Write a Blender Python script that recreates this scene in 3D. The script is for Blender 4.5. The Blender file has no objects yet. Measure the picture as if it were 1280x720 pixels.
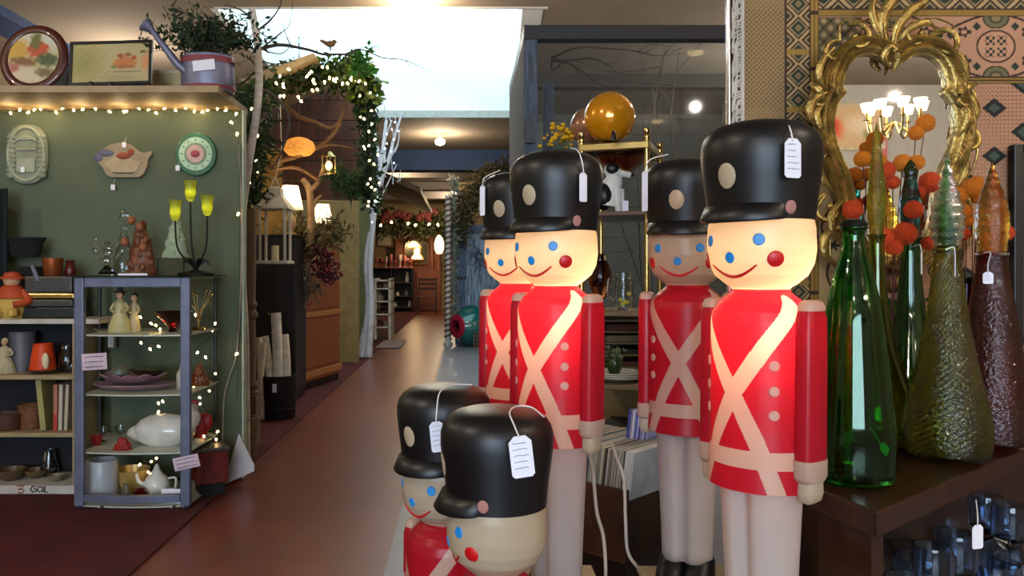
import bpy, math, random
import numpy as np
from mathutils import Vector, Matrix, Euler
random.seed(7); RNG = np.random.RandomState(5)
S = bpy.context.scene
COL = S.collection
PI = math.pi
H = 1.4                                    # eye height
def P(px, py, Y): return Vector(((px-580)*Y/1000, Y, H+(340-py)*Y/1000))

# ------------------------------------------------------------ materials
MATS = {}
def nd(nt, t, **k):
    n = nt.nodes.new(t)
    for a, b in k.items():
        if a in n.inputs: n.inputs[a].default_value = b
        else: setattr(n, a, b)
    return n
def srgb(c):
    return tuple(((x/12.92) if x <= .04045 else ((x+.055)/1.055)**2.4) for x in c)
def mat(name, col, rough=.6, metal=0, var=.08, scale=12, bump=0, bscale=60, trans=0, ior=1.45,
        emit=None, es=0, coat=0, stretch=None, col2=None, sheen=0, transl=0, alpha=1):
    """col in sRGB 0..1; a little procedural variation on every surface"""
    if name in MATS: return MATS[name]
    m = bpy.data.materials.new(name); m.use_nodes = True; nt = m.node_tree
    b = nt.nodes['Principled BSDF']; out = nt.nodes['Material Output']
    c = srgb(col); c2 = srgb(col2) if col2 else tuple(x*(1-var*3) for x in c)
    tc = nd(nt, 'ShaderNodeTexCoord'); mp = nd(nt, 'ShaderNodeMapping')
    if stretch: mp.inputs['Scale'].default_value = stretch
    nt.links.new(tc.outputs['Object'], mp.inputs[0])
    no = nd(nt, 'ShaderNodeTexNoise', Scale=scale, Detail=4)
    nt.links.new(mp.outputs[0], no.inputs['Vector'])
    mx = nd(nt, 'ShaderNodeMix', data_type='RGBA')
    rp = nd(nt, 'ShaderNodeMapRange'); rp.inputs[1].default_value = .35; rp.inputs[2].default_value = .68
    nt.links.new(no.outputs[0], rp.inputs[0]); nt.links.new(rp.outputs[0], mx.inputs[0])
    mx.inputs[6].default_value = (*c, 1); mx.inputs[7].default_value = (*c2, 1)
    nt.links.new(mx.outputs[2], b.inputs['Base Color'])
    b.inputs['Roughness'].default_value = rough; b.inputs['Metallic'].default_value = metal
    b.inputs['IOR'].default_value = ior
    b.inputs['Transmission Weight'].default_value = trans
    b.inputs['Coat Weight'].default_value = coat
    b.inputs['Sheen Weight'].default_value = sheen
    if emit:
        b.inputs['Emission Color'].default_value = (*srgb(emit), 1); b.inputs['Emission Strength'].default_value = es
    if bump:
        n2 = nd(nt, 'ShaderNodeTexNoise', Scale=bscale, Detail=3)
        nt.links.new(mp.outputs[0], n2.inputs['Vector'])
        bp = nd(nt, 'ShaderNodeBump', Strength=bump, Distance=.01)
        nt.links.new(n2.outputs[0], bp.inputs['Height']); nt.links.new(bp.outputs[0], b.inputs['Normal'])
    if transl:
        tr = nd(nt, 'ShaderNodeBsdfTranslucent'); nt.links.new(mx.outputs[2], tr.inputs[0])
        ms = nd(nt, 'ShaderNodeMixShader'); ms.inputs[0].default_value = transl
        nt.links.new(b.outputs[0], ms.inputs[1]); nt.links.new(tr.outputs[0], ms.inputs[2]); nt.links.new(ms.outputs[0], out.inputs[0])
    MATS[name] = m; return m
def vcmat(name, rough=.8, transl=0, metal=0, bump=0):
    m = bpy.data.materials.new(name); m.use_nodes = True; nt = m.node_tree
    b = nt.nodes['Principled BSDF']
    a = nd(nt, 'ShaderNodeAttribute', attribute_name='Col')
    nt.links.new(a.outputs[0], b.inputs['Base Color']); b.inputs['Roughness'].default_value = rough
    b.inputs['Metallic'].default_value = metal
    no = nd(nt, 'ShaderNodeTexNoise', Scale=400); bp = nd(nt, 'ShaderNodeBump', Strength=.15, Distance=.003)
    tc = nd(nt, 'ShaderNodeTexCoord'); nt.links.new(tc.outputs['Object'], no.inputs['Vector'])
    nt.links.new(no.outputs[0], bp.inputs['Height']); nt.links.new(bp.outputs[0], b.inputs['Normal'])
    return m
def glow(name, col, es):                    # lamps, bulbs, lit glass
    return mat(name, col, rough=.4, emit=col, es=es, var=0)
def glass(name, col, rough=.04, bump=0, bscale=80, var=.05, thin=False, ior=1.45):
    return mat(name, col, rough=rough, trans=1, bump=bump, bscale=bscale, var=var, ior=ior)
def pane_mat(name, col=(.9, .93, .95), k=.12):
    m = bpy.data.materials.new(name); m.use_nodes = True; nt = m.node_tree
    out = nt.nodes['Material Output']
    t = nd(nt, 'ShaderNodeBsdfTransparent'); t.inputs[0].default_value = (*srgb(col), 1)
    g = nd(nt, 'ShaderNodeBsdfGlossy', Roughness=.03)
    lw = nd(nt, 'ShaderNodeFresnel', IOR=1.45)
    ms = nd(nt, 'ShaderNodeMixShader')
    nt.links.new(lw.outputs[0], ms.inputs[0]); nt.links.new(t.outputs[0], ms.inputs[1]); nt.links.new(g.outputs[0], ms.inputs[2]); nt.links.new(ms.outputs[0], out.inputs[0])
    return m

# ------------------------------------------------------------ mesh building
def crom(pts, n):
    """smooth curve through points"""
    p = [Vector(q) for q in pts]; p = [p[0]*2-p[1]]+p+[p[-1]*2-p[-2]]; out = []
    for i in range(1, len(p)-2):
        for j in range(n):
            t = j/n; a, b, c, d = p[i-1:i+3]
            out.append(.5*((2*b)+(c-a)*t+(2*a-5*b+4*c-d)*t*t+(3*b-a-3*c+d)*t**3))
    out.append(p[-2]); return out
class MB:
    def __init__(s): s.v = []; s.f = []; s.fm = []; s.mi = 0
    def add(s, vs, fs, M=None):
        o = len(s.v)
        s.v += [tuple(M @ Vector(v)) if M else tuple(v) for v in vs]
        s.f += [tuple(i+o for i in f) for f in fs]; s.fm += [s.mi]*len(fs); return s
    def m(s, i): s.mi = i; return s
    def box(s, x0, x1, y0, y1, z0, z1, rz=0, about=None, M=None):
        vs = [(x, y, z) for x in (x0, x1) for y in (y0, y1) for z in (z0, z1)]
        if rz:
            c = Vector(about) if about else Vector(((x0+x1)/2, (y0+y1)/2, 0)); R = Matrix.Rotation(rz, 3, 'Z')
            vs = [tuple(R @ (Vector(v)-c)+c) for v in vs]
        return s.add(vs, [(0, 1, 3, 2), (4, 6, 7, 5), (0, 4, 5, 1), (2, 3, 7, 6), (0, 2, 6, 4), (1, 5, 7, 3)], M)
    def bar(s, a, b, w, d=None):            # square bar from a to b
        a = Vector(a); b = Vector(b); d = d or w; L = (b-a).length
        M = Matrix.Translation(a) @ (b-a).to_track_quat('Z', 'Y').to_matrix().to_4x4()
        return s.box(-w/2, w/2, -d/2, d/2, 0, L, M=M)
    def lathe(s, prof, c=(0, 0, 0), seg=24, sy=1, M=None, a0=0, a1=2*PI):
        full = abs(a1-a0-2*PI) < 1e-6; n = seg if full else seg+1; vs = []; fs = []
        for r, z in prof:
            for i in range(n):
                a = a0+(a1-a0)*i/seg
                vs.append((c[0]+r*math.cos(a), c[1]+r*sy*math.sin(a), c[2]+z))
        for j in range(len(prof)-1):
            for i in range(seg):
                k = (i+1) % n if full else i+1
                fs.append((j*n+i, j*n+k, (j+1)*n+k, (j+1)*n+i))
        return s.add(vs, fs, M)
    def sph(s, c, r, sc=(1, 1, 1), seg=16, rings=10, M=None):
        prof = [(max(1e-5, math.sin(PI*j/rings)), -math.cos(PI*j/rings)) for j in range(rings+1)]
        T = Matrix.Translation(Vector(c)) @ Matrix.Diagonal((r*sc[0], r*sc[1], r*sc[2], 1))
        return s.lathe(prof, seg=seg, M=(M @ T) if M else T)
    def tube(s, pts, r, seg=8, smooth=0, flat=1, closed=False):
        p = crom(pts, smooth) if smooth else [Vector(q) for q in pts]
        n = len(p); vs = []; fs = []; up = Vector((0, 0, 1)); N = None
        for i in range(n):
            if closed: t = (p[(i+1) % n]-p[i-1])
            else: t = p[min(i+1, n-1)]-p[max(i-1, 0)]
            t = t.normalized() if t.length > 1e-9 else Vector((0, 0, 1))
            if N is None: N = t.cross(Vector((0, 1, 0)) if abs(t.y) < .9 else Vector((1, 0, 0))).normalized()
            N = (N-t*N.dot(t)); N = N.normalized() if N.length > 1e-6 else t.orthogonal().normalized()
            B = t.cross(N)
            u = i/(n-1)
            rr = r(u) if callable(r) else (r[0]+(r[1]-r[0])*u if isinstance(r, (tuple, list)) else r)
            for k in range(seg):
                a = 2*PI*k/seg; vs.append(p[i]+N*(rr*math.cos(a))+B*(rr*flat*math.sin(a)))
        for i in range(n if closed else n-1):
            j = (i+1) % n
            for k in range(seg):
                l = (k+1) % seg; fs.append((i*seg+k, i*seg+l, j*seg+l, j*seg+k))
        if not closed: fs += [tuple(range(seg))[::-1], tuple((n-1)*seg+k for k in range(seg))]
        return s.add(vs, fs)
    def prism(s, poly, d0, d1, plane='xz', M=None):   # polygon in xz extruded along y (or xy along z)
        n = len(poly)
        if plane == 'xz': vs = [(x, d0, z) for x, z in poly]+[(x, d1, z) for x, z in poly]
        elif plane == 'xy': vs = [(x, y, d0) for x, y in poly]+[(x, y, d1) for x, y in poly]
        else: vs = [(d0, y, z) for y, z in poly]+[(d1, y, z) for y, z in poly]
        return s.add(vs, [tuple(range(n))[::-1], tuple(range(n, 2*n))]+[(i, (i+1) % n, n+(i+1) % n, n+i) for i in range(n)], M)
    def leaves(s, pts, n, size, spread, droop=.2, asp=.45):
        """n folded leaves scattered round a path"""
        pts = [Vector(q) for q in pts]
        for _ in range(n):
            c = random.choice(pts)+Vector([random.gauss(0, spread) for _ in range(3)])
            L = size*random.uniform(.6, 1.3); d = Vector((random.gauss(0, 1), random.gauss(0, 1), random.gauss(0, 1)-droop)).normalized()
            w = d.orthogonal().normalized(); w = Matrix.Rotation(random.uniform(0, 6.28), 3, d) @ w; nrm = d.cross(w)
            a, b, e, f_ = c, c+d*L*.5+w*L*asp*.5+nrm*L*.1, c+d*L, c+d*L*.5-w*L*asp*.5+nrm*L*.1
            s.add([a, b, e, f_], [(0, 1, 2), (0, 2, 3)])
        return s
    def obj(s, name, mats, parent=None, loc=None, smooth=False, bevel=0, world=True, ang=40, subd=0):
        me = bpy.data.meshes.new(name)
        off = Vector((0, 0, 0))
        if parent is not None and world: off = wloc(parent)
        if parent is None and loc is not None: off = Vector(loc)
        me.from_pydata([(x-off.x, y-off.y, z-off.z) for x, y, z in s.v], [], s.f)
        ms = mats if isinstance(mats, (list, tuple)) else [mats]
        for m_ in ms: me.materials.append(m_)
        if len(ms) > 1: me.polygons.foreach_set('material_index', s.fm)
        me.update()
        import bmesh
        if len(s.f) < 40000:
            bm = bmesh.new(); bm.from_mesh(me); bmesh.ops.recalc_face_normals(bm, faces=bm.faces); bm.to_mesh(me); bm.free()
        if smooth:
            me.polygons.foreach_set('use_smooth', [True]*len(me.polygons))
            try: me.set_sharp_from_angle(angle=math.radians(ang))
            except Exception: pass
        o = bpy.data.objects.new(name, me); COL.objects.link(o)
        if parent is not None: o.parent = parent
        elif loc is not None: o.location = loc
        if bevel:
            b = o.modifiers.new('bevel', 'BEVEL'); b.width = bevel; b.segments = 2; b.limit_method = 'ANGLE'
        if subd:
            b = o.modifiers.new('subd', 'SUBSURF'); b.levels = b.render_levels = subd
        return o
def wloc(o):
    v = Vector(o.location)
    while o.parent: o = o.parent; v += o.location
    return v
def tag(o, label, cat, group=None, kind=None):
    o['label'] = label; o['category'] = cat
    if group: o['group'] = group
    if kind: o['kind'] = kind
    return o
def thing(name, label, cat, loc=(0, 0, 0), group=None, rz=0):
    o = bpy.data.objects.new(name, None); o.empty_display_size = .05; COL.objects.link(o)
    o.location = loc; o.rotation_euler = (0, 0, rz); return tag(o, label, cat, group)
def struct(o): o['kind'] = 'structure'; return o
def cp(o, loc=None, rz=None, label=None, group=None):
    def rec(a, par):
        c = a.copy(); COL.objects.link(c); c.parent = par
        for k in [x for x in bpy.data.objects if x.parent == a]: rec(k, c)
        return c
    c = rec(o, None)
    if loc is not None: c.location = loc
    if rz is not None: c.rotation_euler.z = rz
    if label: c['label'] = label
    if group: c['group'] = group
    return c
def lamp(name, loc, power, col=(1, .72, .42), r=.05, parent=None):
    l = bpy.data.lights.new(name, 'POINT'); l.energy = power; l.color = col; l.shadow_soft_size = r
    o = bpy.data.objects.new(name, l); COL.objects.link(o); o.location = loc
    if parent is not None: o.parent = parent; o.location = Vector(loc)-wloc(parent)
    return o
def grid_vc(name, w, h, nx, ny, fn, mt, M, parent=None, loc=None, thick=0):
    """painted grid: fn(U,V) -> rgb in sRGB, U,V in 0..1 (V up)"""
    xs = np.linspace(0, 1, nx); ys = np.linspace(0, 1, ny); U, V = np.meshgrid(xs, ys)
    C = np.clip(fn(U, V), 0, 1); C = np.where(C <= .04045, C/12.92, ((C+.055)/1.055)**2.4)
    Lp = np.stack([(U-.5)*w, np.zeros_like(U), V*h, np.ones_like(U)], -1).reshape(-1, 4)
    A = np.array(M); W = (Lp @ A.T)[:, :3]
    off = np.array(wloc(parent)) if parent is not None else (np.array(loc) if loc is not None else np.zeros(3))
    W = W-off
    i = np.arange(nx-1)[None, :]+nx*np.arange(ny-1)[:, None]
    F = np.stack([i, i+1, i+nx+1, i+nx], -1).reshape(-1, 4)
    me = bpy.data.meshes.new(name)
    me.vertices.add(len(W)); me.vertices.foreach_set('co', W.astype(np.float32).ravel())
    me.loops.add(F.size); me.loops.foreach_set('vertex_index', F.ravel().astype(np.int32))
    me.polygons.add(len(F)); me.polygons.foreach_set('loop_start', (np.arange(len(F))*4).astype(np.int32))
    try: me.polygons.foreach_set('loop_total', np.full(len(F), 4, np.int32))
    except Exception: pass
    me.update(calc_edges=True)
    at = me.color_attributes.new('Col', 'FLOAT_COLOR', 'POINT')
    at.data.foreach_set('color', np.concatenate([C.reshape(-1, 3), np.ones((len(W), 1))], 1).astype(np.float32).ravel())
    me.materials.append(mt)
    o = bpy.data.objects.new(name, me); COL.objects.link(o)
    if parent is not None: o.parent = parent
    elif loc is not None: o.location = loc
    return o
ONES = 'first second third fourth fifth sixth seventh eighth ninth tenth eleventh twelfth thirteenth fourteenth fifteenth sixteenth seventeenth eighteenth nineteenth'.split()
def ordinal(n):
    if n < 20: return ONES[n-1]
    t_ = ['twent', 'thirt', 'fort', 'fift', 'sixt', 'sevent', 'eight', 'ninet'][n//10-2]
    return t_+'ieth' if n % 10 == 0 else t_+'y-'+ONES[n % 10-1]
def T(x, y, z): return Matrix.Translation((x, y, z))
def blobs(U, V, base, bl):
    """soft painted patches: (u,v,ru,rv,(rgb),hard)"""
    C = np.ones(U.shape+(3,))*np.array(base)
    nz = np.sin(U*37+V*19)*np.sin(V*43-U*11)*.25
    for u, v, ru, rv, c, hd in bl:
        d = np.sqrt(((U-u)/ru)**2+((V-v)/rv)**2)+nz*.6
        k = np.clip((1-d)*hd, 0, 1)[..., None]; C = C*(1-k)+np.array(c)*k
    return C

# ------------------------------------------------------------ palette
white = mat('white_paint', (.80, .77, .70), .5); cream = mat('cream', (.82, .76, .62), .6)
paper = mat('tag_paper', (.86, .86, .90), .7, var=.02); ink = mat('ink', (.25, .25, .33), .8)
string_m = mat('tag_string', (.85, .84, .84), .8)
black = mat('black_satin', (.035, .035, .045), .42, var=.1); gold = mat('antique_gold', (.66, .55, .30), .36, metal=.8, var=.2, scale=25, bump=.3, bscale=90)
brass = mat('brass', (.80, .68, .42), .22, metal=1, var=.1); dark = mat('dark_wood', (.115, .062, .045), .4, var=.15, stretch=(1, 1, 8), coat=.2)
pine = mat('pine', (.62, .48, .30), .55, var=.12, stretch=(2, 2, 12)); oak = mat('orange_oak', (.56, .30, .15), .45, var=.15, stretch=(10, 10, 1.2))
silver = mat('silver_paint', (.40, .42, .50), .4, metal=.3); wire_m = mat('wire', (.16, .2, .13), .6)
warm = glow('warm_bulb', (1, .83, .55), 14); green_leaf = mat('green_leaf', (.18, .34, .12), .6, var=.2, transl=.3)
dkgreen = mat('dark_leaf', (.16, .25, .14), .65, var=.2, transl=.2)
clear = glass('clear_glass', (.93, .95, .95)); chrome = mat('chrome', (.8, .8, .82), .15, metal=1, var=.02)
bark = mat('birch_bark', (.84, .80, .75), .8, var=.12, scale=9, stretch=(1, 1, 3), bump=.4); twig = mat('twig_brown', (.30, .24, .20), .8)
red = mat('deep_red', (.55, .07, .06), .5); copper = mat('copper', (.7, .38, .22), .35, metal=.8)
olive = mat('olive_wall', (.44, .43, .27), .8, var=.05, scale=2)
ceram = mat('white_ceramic', (.83, .82, .78), .25, coat=.4)
# ------------------------------------------------------------ camera, world
cam = bpy.data.cameras.new('camera'); co = bpy.data.objects.new('camera', cam); COL.objects.link(co)
co.location = (0, 0, H); co.rotation_euler = (PI/2, 0, 0)
cam.sensor_width = 36; cam.lens = 28.125; cam.shift_x = 60/1280; cam.shift_y = -20/1280
cam.clip_start = .05; S.camera = co
w = bpy.data.worlds.new('world'); S.world = w; w.use_nodes = True
w.node_tree.nodes['Background'].inputs[0].default_value = (.55, .6, .75, 1); w.node_tree.nodes['Background'].inputs[1].default_value = .1
S.view_settings.view_transform = 'Standard'; S.view_settings.look = 'None'; S.view_settings.exposure = .3; S.view_settings.gamma = 1
S.view_settings.use_curve_mapping = False

# ------------------------------------------------------------ room shell
CE = H+2.7
def tile_mat():
    m = bpy.data.materials.new('floor_tiles'); m.use_nodes = True; nt = m.node_tree; b = nt.nodes['Principled BSDF']
    tc = nd(nt, 'ShaderNodeTexCoord'); br = nd(nt, 'ShaderNodeTexBrick', Scale=1.0)
    br.offset = 0; br.inputs['Mortar Size'].default_value = .004; br.inputs['Brick Width'].default_value = .3; br.inputs['Row Height'].default_value = .3
    br.inputs['Color1'].default_value = (*srgb((.46, .20, .145)), 1); br.inputs['Color2'].default_value = (*srgb((.42, .185, .13)), 1); br.inputs['Mortar'].default_value = (*srgb((.33, .15, .12)), 1)
    no = nd(nt, 'ShaderNodeTexNoise', Scale=3.0, Detail=5); mx = nd(nt, 'ShaderNodeMix', data_type='RGBA', blend_type='MULTIPLY'); mx.inputs[0].default_value = .35
    nt.links.new(tc.outputs['Object'], br.inputs[0]); nt.links.new(tc.outputs['Object'], no.inputs[0])
    nt.links.new(br.outputs[0], mx.inputs[6]); nt.links.new(no.outputs[1], mx.inputs[7]); nt.links.new(mx.outputs[2], b.inputs['Base Color'])
    b.inputs['Roughness'].default_value = .33; b.inputs['Specular IOR Level'].default_value = .6
    return m
struct(MB().box(-1.54, -.37, -7.5, 30, -.05, 0).obj('floor', tile_mat()))
struct(MB().box(-6, -1.54, -7.5, 30, -.05, .012).obj('floor_carpet', mat('red_carpet', (.30, .03, .05), .95, var=.12, scale=5, bump=.5, bscale=300)))
struct(MB().box(-.37, 8, -7.5, 30, -.05, .002).obj('floor_grey', mat('grey_vinyl', (.50, .50, .54), .35, var=.05, scale=3)))
ceilm = mat('ceiling_tan', (.57, .52, .46), .9, var=.05, scale=1.2)
OL, OR0, OR1, ON, OF = -2.55, .61, .86, 8.2, 13.5      # skylight well
mb = MB().box(-6, 8, -7.5, ON, CE, CE+.1).box(-6, OL, ON, OF, CE, CE+.1).prism([(OR0, ON), (8, ON), (8, OF), (OR1, OF)], CE, CE+.1, 'xy').box(-6, 8, OF, 30, CE, CE+.1)
struct(mb.obj('ceiling', ceilm))
wellm = mat('well_white', (.90, .92, .93), .8, var=.01)
mb = MB().box(OL-.05, OL+.012, ON, OF, CE-.004, CE+.65).prism([(OR0-.012, ON), (OR0+.2, ON), (OR1+.2, OF), (OR1-.012, OF)], CE-.004, CE+.65, 'xy').box(OL, OR1, OF-.012, OF+.05, CE-.004, CE+.65).box(OL, OR1, ON-.05, ON+.012, CE-.004, CE+.65)
struct(mb.obj('trim_1', wellm))
struct(MB().box(OL, OR1, ON, OF, CE+.65, CE+.68).obj('window_1', glow('skylight_pane', (.76, .92, .97), 2.3)))
# beams hanging under the far ceiling
struct(MB().box(OL-3, OR1+.1, OF-.03, OF+.1, CE-.10, CE+.02).obj('trim_2', mat('fascia', (.66, .66, .64), .8)))
bluem = mat('blue_beam', (.22, .30, .46), .8)
struct(MB().box(-6, 8, 17.7, 18.2, CE-.44, CE).obj('trim_3', bluem))
for i, y in enumerate((21, 24, 27)):
    struct(MB().box(-6, 8, y, y+.6, CE-.22, CE).obj('trim_%d' % (4+i), mat('tan_beam', (.45, .42, .40), .8)))
wallm = mat('wall_cream', (.62, .56, .44), .9, var=.05, scale=2)
struct(MB().box(-6, 8, 29.4, 29.5, 0, CE).obj('wall_back', mat('far_wall', (.62, .53, .36), .9)))
struct(MB().box(-6.1, -6, -7.5, 30, 0, CE).obj('wall_left', wallm)); struct(MB().box(8, 8.1, -7.5, 30, 0, CE).obj('wall_right', wallm))
# wall behind the camera, with a daylight shop window
mb = MB().box(-6, -4.2, -7.5, -7.4, 0, CE).box(1.4, 8, -7.5, -7.4, 0, CE).box(-4.2, 1.4, -7.5, -7.4, 0, .8).box(-4.2, 1.4, -7.5, -7.4, 3.4, CE)
struct(mb.obj('wall_front', mat('wall_white', (.70, .70, .68), .9, var=.03)))
wf = MB()
for x in (-4.2, -2.35, -.5, 1.36): wf.box(x, x+.04, -7.48, -7.4, .8, 3.4)
wf.box(-4.2, 1.4, -7.48, -7.4, 3.36, 3.4).box(-4.2, 1.4, -7.48, -7.4, .8, .84)
wo = struct(wf.obj('window_2', white))
MB().box(-4.2, 1.4, -7.5, -7.49, .8, 3.4).obj('pane', glow('daylight_pane', (.80, .90, 1), 13), wo)
# green booth wall
gw = mat('green_wall', (.33, .37, .29), .85, var=.06, scale=1.5)
struct(MB().box(-6, -1.495, 5.4, 5.44, .012, H+1.09).obj('wall_green', gw))
struct(MB().box(-1.494, -1.482, 5.38, 5.45, .012, H+1.09).obj('trim_7', mat('pale_trim', (.66, .70, .62), .6)))
lt = thing('wall_ledge', 'deep tan display ledge along the top of the green booth wall', 'shelf', (-3.4, 5.4, H+1.09))
MB().prism([(-6, 4.85), (-1.49, 4.85), (-1.50, 5.55), (-6, 5.55)], H+1.09, H+1.13, 'xy').obj('board', mat('ledge_tan', (.62, .53, .40), .7), lt)
# partition that carries the tapestry
struct(MB().box(.76, 3.4, 2.14, 2.22, .002, 2.6).obj('wall_partition', mat('partition', (.30, .25, .2), .9)))
# olive booth wall and its side
struct(MB().box(-6, -1.58, 13.5, 13.6, .012, 2.75).obj('wall_olive', olive))
# beige wall with the blue plank door leaning at the right of the aisle
struct(MB().box(-.16, 8, 16.5, 16.6, .002, H+1.85).obj('wall_door', mat('tan_wall', (.50, .42, .30), .9)))

struct(MB().box(-5.1, -4.68, 4, 17.6, CE-.10, CE).obj('trim_10', bluem))
# ceiling lights, then added fill lights out of view
def ceil_light(px, py, Y, lab, pw, drop=0):
    c = P(px, py, Y); t = thing('ceiling_light', lab, 'ceiling light', (c.x, c.y, CE), 'round ceiling lights')
    z = CE-.03-drop
    b = MB().lathe([(.001, .03+drop), (.05, .03+drop), (.05, .02+drop), (.012, .015+drop), (.012, .03), (.06, .02), (.075, -.02), (.055, -.03)], (c.x, c.y, z), 20)
    b.obj('housing', white, t, smooth=True)
    MB().sph((c.x, c.y, z-.03), .10, (1, 1, .7)).obj('lamp_glass', glow('ceiling_lamp', (1, .92, .75), 25), t, smooth=True)
    lamp('lamp_light', (c.x, c.y, z-.16), pw, (1, .8, .55), .08, t)
ceil_light(550, 173, 15.6, 'bright round ceiling light just beyond the skylight well', 70, .10)
ceil_light(490, 218, 20.4, 'ceiling light behind the white twig tree', 120)
ceil_light(563, 222, 21.9, 'ceiling light above the striped pole, nearer one', 120)
ceil_light(568, 245, 26.3, 'smallest farthest ceiling light over the aisle end', 140)
ceil_light(517, 10, 7.9, 'ceiling light at the near lip of the skylight well', 60)
for x, y, pw in ((-2.6, .2, 80), (-4.2, 3.2, 50), (2.8, .4, 60), (2.8, 5.2, 110), (-4, 9.5, 60), (4.3, 9.6, 120), (3.4, -4, 90), (6.2, -4.5, 120), (-1.4, -3.5, 80), (-2.2, -6, 60)):  # unseen fixtures added to give the room a warm general fill
    t = thing('ceiling_light', 'added flush fill light out of the picture', 'ceiling light', (x, y, CE), 'added fill lights above the frame')
    MB().lathe([(.001, 0), (.12, 0), (.12, -.03), (.10, -.04)], (x, y, CE), 20).obj('housing', white, t, smooth=True)
    MB().sph((x, y, CE-.04), .10, (1, 1, .4)).obj('lamp_glass', glow('fill_lamp_dim', (1, .85, .62), 5), t, smooth=True)
    lamp('lamp_light', (x, y, CE-.7), pw*1.1, (1, .86, .70), .05, t)

# ------------------------------------------------------------ soldiers
def plastic(name, col, tl=.5, rough=.32):
    return mat(name, col, rough, var=.03, scale=8, transl=tl)
m_red = plastic('red_plastic', (.78, .115, .19)); m_skin = plastic('skin_plastic', (.84, .77, .66)); m_white = plastic('white_plastic', (.80, .76, .74))
m_strap = plastic('strap_plastic', (.86, .74, .66)); m_pink = plastic('pink_button', (.86, .62, .58))
m_blue = mat('blue_paint', (.10, .50, .78), .4); m_cheek = mat('cheek_paint', (.74, .05, .07), .4); m_badge = plastic('badge_plastic', (.80, .72, .60), .35)
m_hat = mat('hat_black', (.045, .045, .055), .40, var=.15, scale=5)
HT = .825
# body profile: (d from top, r across, r depth)
BP = [(.118, .066, .066), (.135, .071, .071), (.155, .0745, .0745), (.185, .0755, .0755), (.205, .0725, .0725), (.222, .064, .064), (.234, .050, .050), (.240, .041, .041), (.244, .040, .040),
      (.250, .046, .044), (.262, .060, .056), (.275, .069, .063), (.29, .072, .066), (.36, .072, .066), (.45, .072, .067), (.51, .074, .069), (.539, .0755, .071),
      (.542, .060, .054), (.56, .058, .052), (.64, .054, .048), (.72, .050, .045), (.775, .048, .044)]
BD = np.array([b[0] for b in BP]); BX = np.array([b[1] for b in BP]); BY = np.array([b[2] for b in BP])
def RZ(d):
    if d <= .245: return d
    if d <= .5405: return .245+(d-.245)*.95
    return .5258+(d-.5405)*(.825-.5258)/(.825-.5405)
def surf(th, d, off=0):
    """th measured from the front; local front is -Y; +th goes to the soldier's left (+X)"""
    rx = np.interp(d, BD, BX)+off; ry = np.interp(d, BD, BY)+off
    if d > .542: ry = ry*(1-.30*math.exp(-(math.sin(th)/.22)**2)*(1 if d < .76 else 1))
    return Vector((rx*math.sin(th), -ry*math.cos(th), HT-RZ(d)))
NT = 300; DD = np.concatenate([np.arange(.118, .245, .002), np.arange(.245, .5405, .0012), np.array([.542, .545, .55, .56]), np.arange(.58, .776, .015), [.775]])
def strap_class(th, d):
    s = th*.072
    if abs(s) > .125: return 0
    def near(a, b, w):
        ax, ay = a; bx, by = b; L = math.hypot(bx-ax, by-ay); t = max(0, min(1, ((s-ax)*(bx-ax)+(d-ay)*(by-ay))/L**2))
        return math.hypot(s-ax-t*(bx-ax), d-ay-t*(by-ay)) < w
    for sg in (1, -1):
        if near((.092*sg, .262), (.045*sg, .325), .0125) or near((.045*sg, .325), (0, .395), .0125): return 1
        if near((0, .395), (.033*sg, .462), .012) or near((.033*sg, .462), (.066*sg, .55), .012): return 1
    if .478 < d < .504: return 2
    return 0
def piece(name, m, parent, cls):
    """cells of the body shell that belong to one part"""
    vs = []; fs = []; idx = {}
    def vid(i, j):
        k = (i % NT, j)
        if k not in idx:
            idx[k] = len(vs); vs.append(tuple(surf(2*PI*i/NT, DD[j])))
        return idx[k]
    for j in range(len(DD)-1):
        d = (DD[j]+DD[j+1])/2
        for i in range(NT):
            th = 2*PI*(i+.5)/NT; th = th-2*PI if th > PI else th
            if cls(th, d): fs.append((vid(i, j), vid(i+1, j), vid(i+1, j+1), vid(i, j+1)))
    me = bpy.data.meshes.new(name); me.from_pydata(vs, [], fs); me.materials.append(m)
    me.polygons.foreach_set('use_smooth', [True]*len(me.polygons)); me.update()
    o = bpy.data.objects.new(name, me); COL.objects.link(o); o.parent = parent; return o
def disc_on(name, m, parent, th0, d0, ra, rd, R=None, off=.0009):
    """a small painted disc lying on the shell"""
    vs = [surf(th0, d0, off+.0006) if R is None else R(th0, d0, off+.0006)]; n = 20; rr = np.interp(d0, BD, BX) if R is None else .08
    for q in range(2):
        for k in range(n):
            a = 2*PI*k/n; f = (.8, 1)[q]; o_ = (off+.0005, off-.0012)[q]
            th, d = th0+ra*f*math.cos(a)/rr, d0+rd*f*math.sin(a)
            vs.append((surf(th, d, o_) if R is None else R(th, d, o_)))
    fs = [(0, 1+k, 1+(k+1) % n) for k in range(n)]+[(1+k, 1+n+k, 1+n+(k+1) % n, 1+(k+1) % n) for k in range(n)]
    mb = MB().add(vs, fs); return mb.obj(name, m, parent, smooth=True, world=False)
HP = [(0, .001), (.001, .045), (.006, .062), (.014, .074), (.024, .081), (.036, .0845), (.055, .0845), (.08, .0815), (.11, .0775), (.135, .075), (.143, .0745), (.1435, .070), (.139, .070)]
hD = [h[0] for h in HP[:-2]]; hR = [h[1] for h in HP[:-2]]
def hsurf(th, d, off=0):
    r = float(np.interp(d, hD, hR))+off; return Vector((r*math.sin(th), -r*math.cos(th), HT-d))
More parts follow.
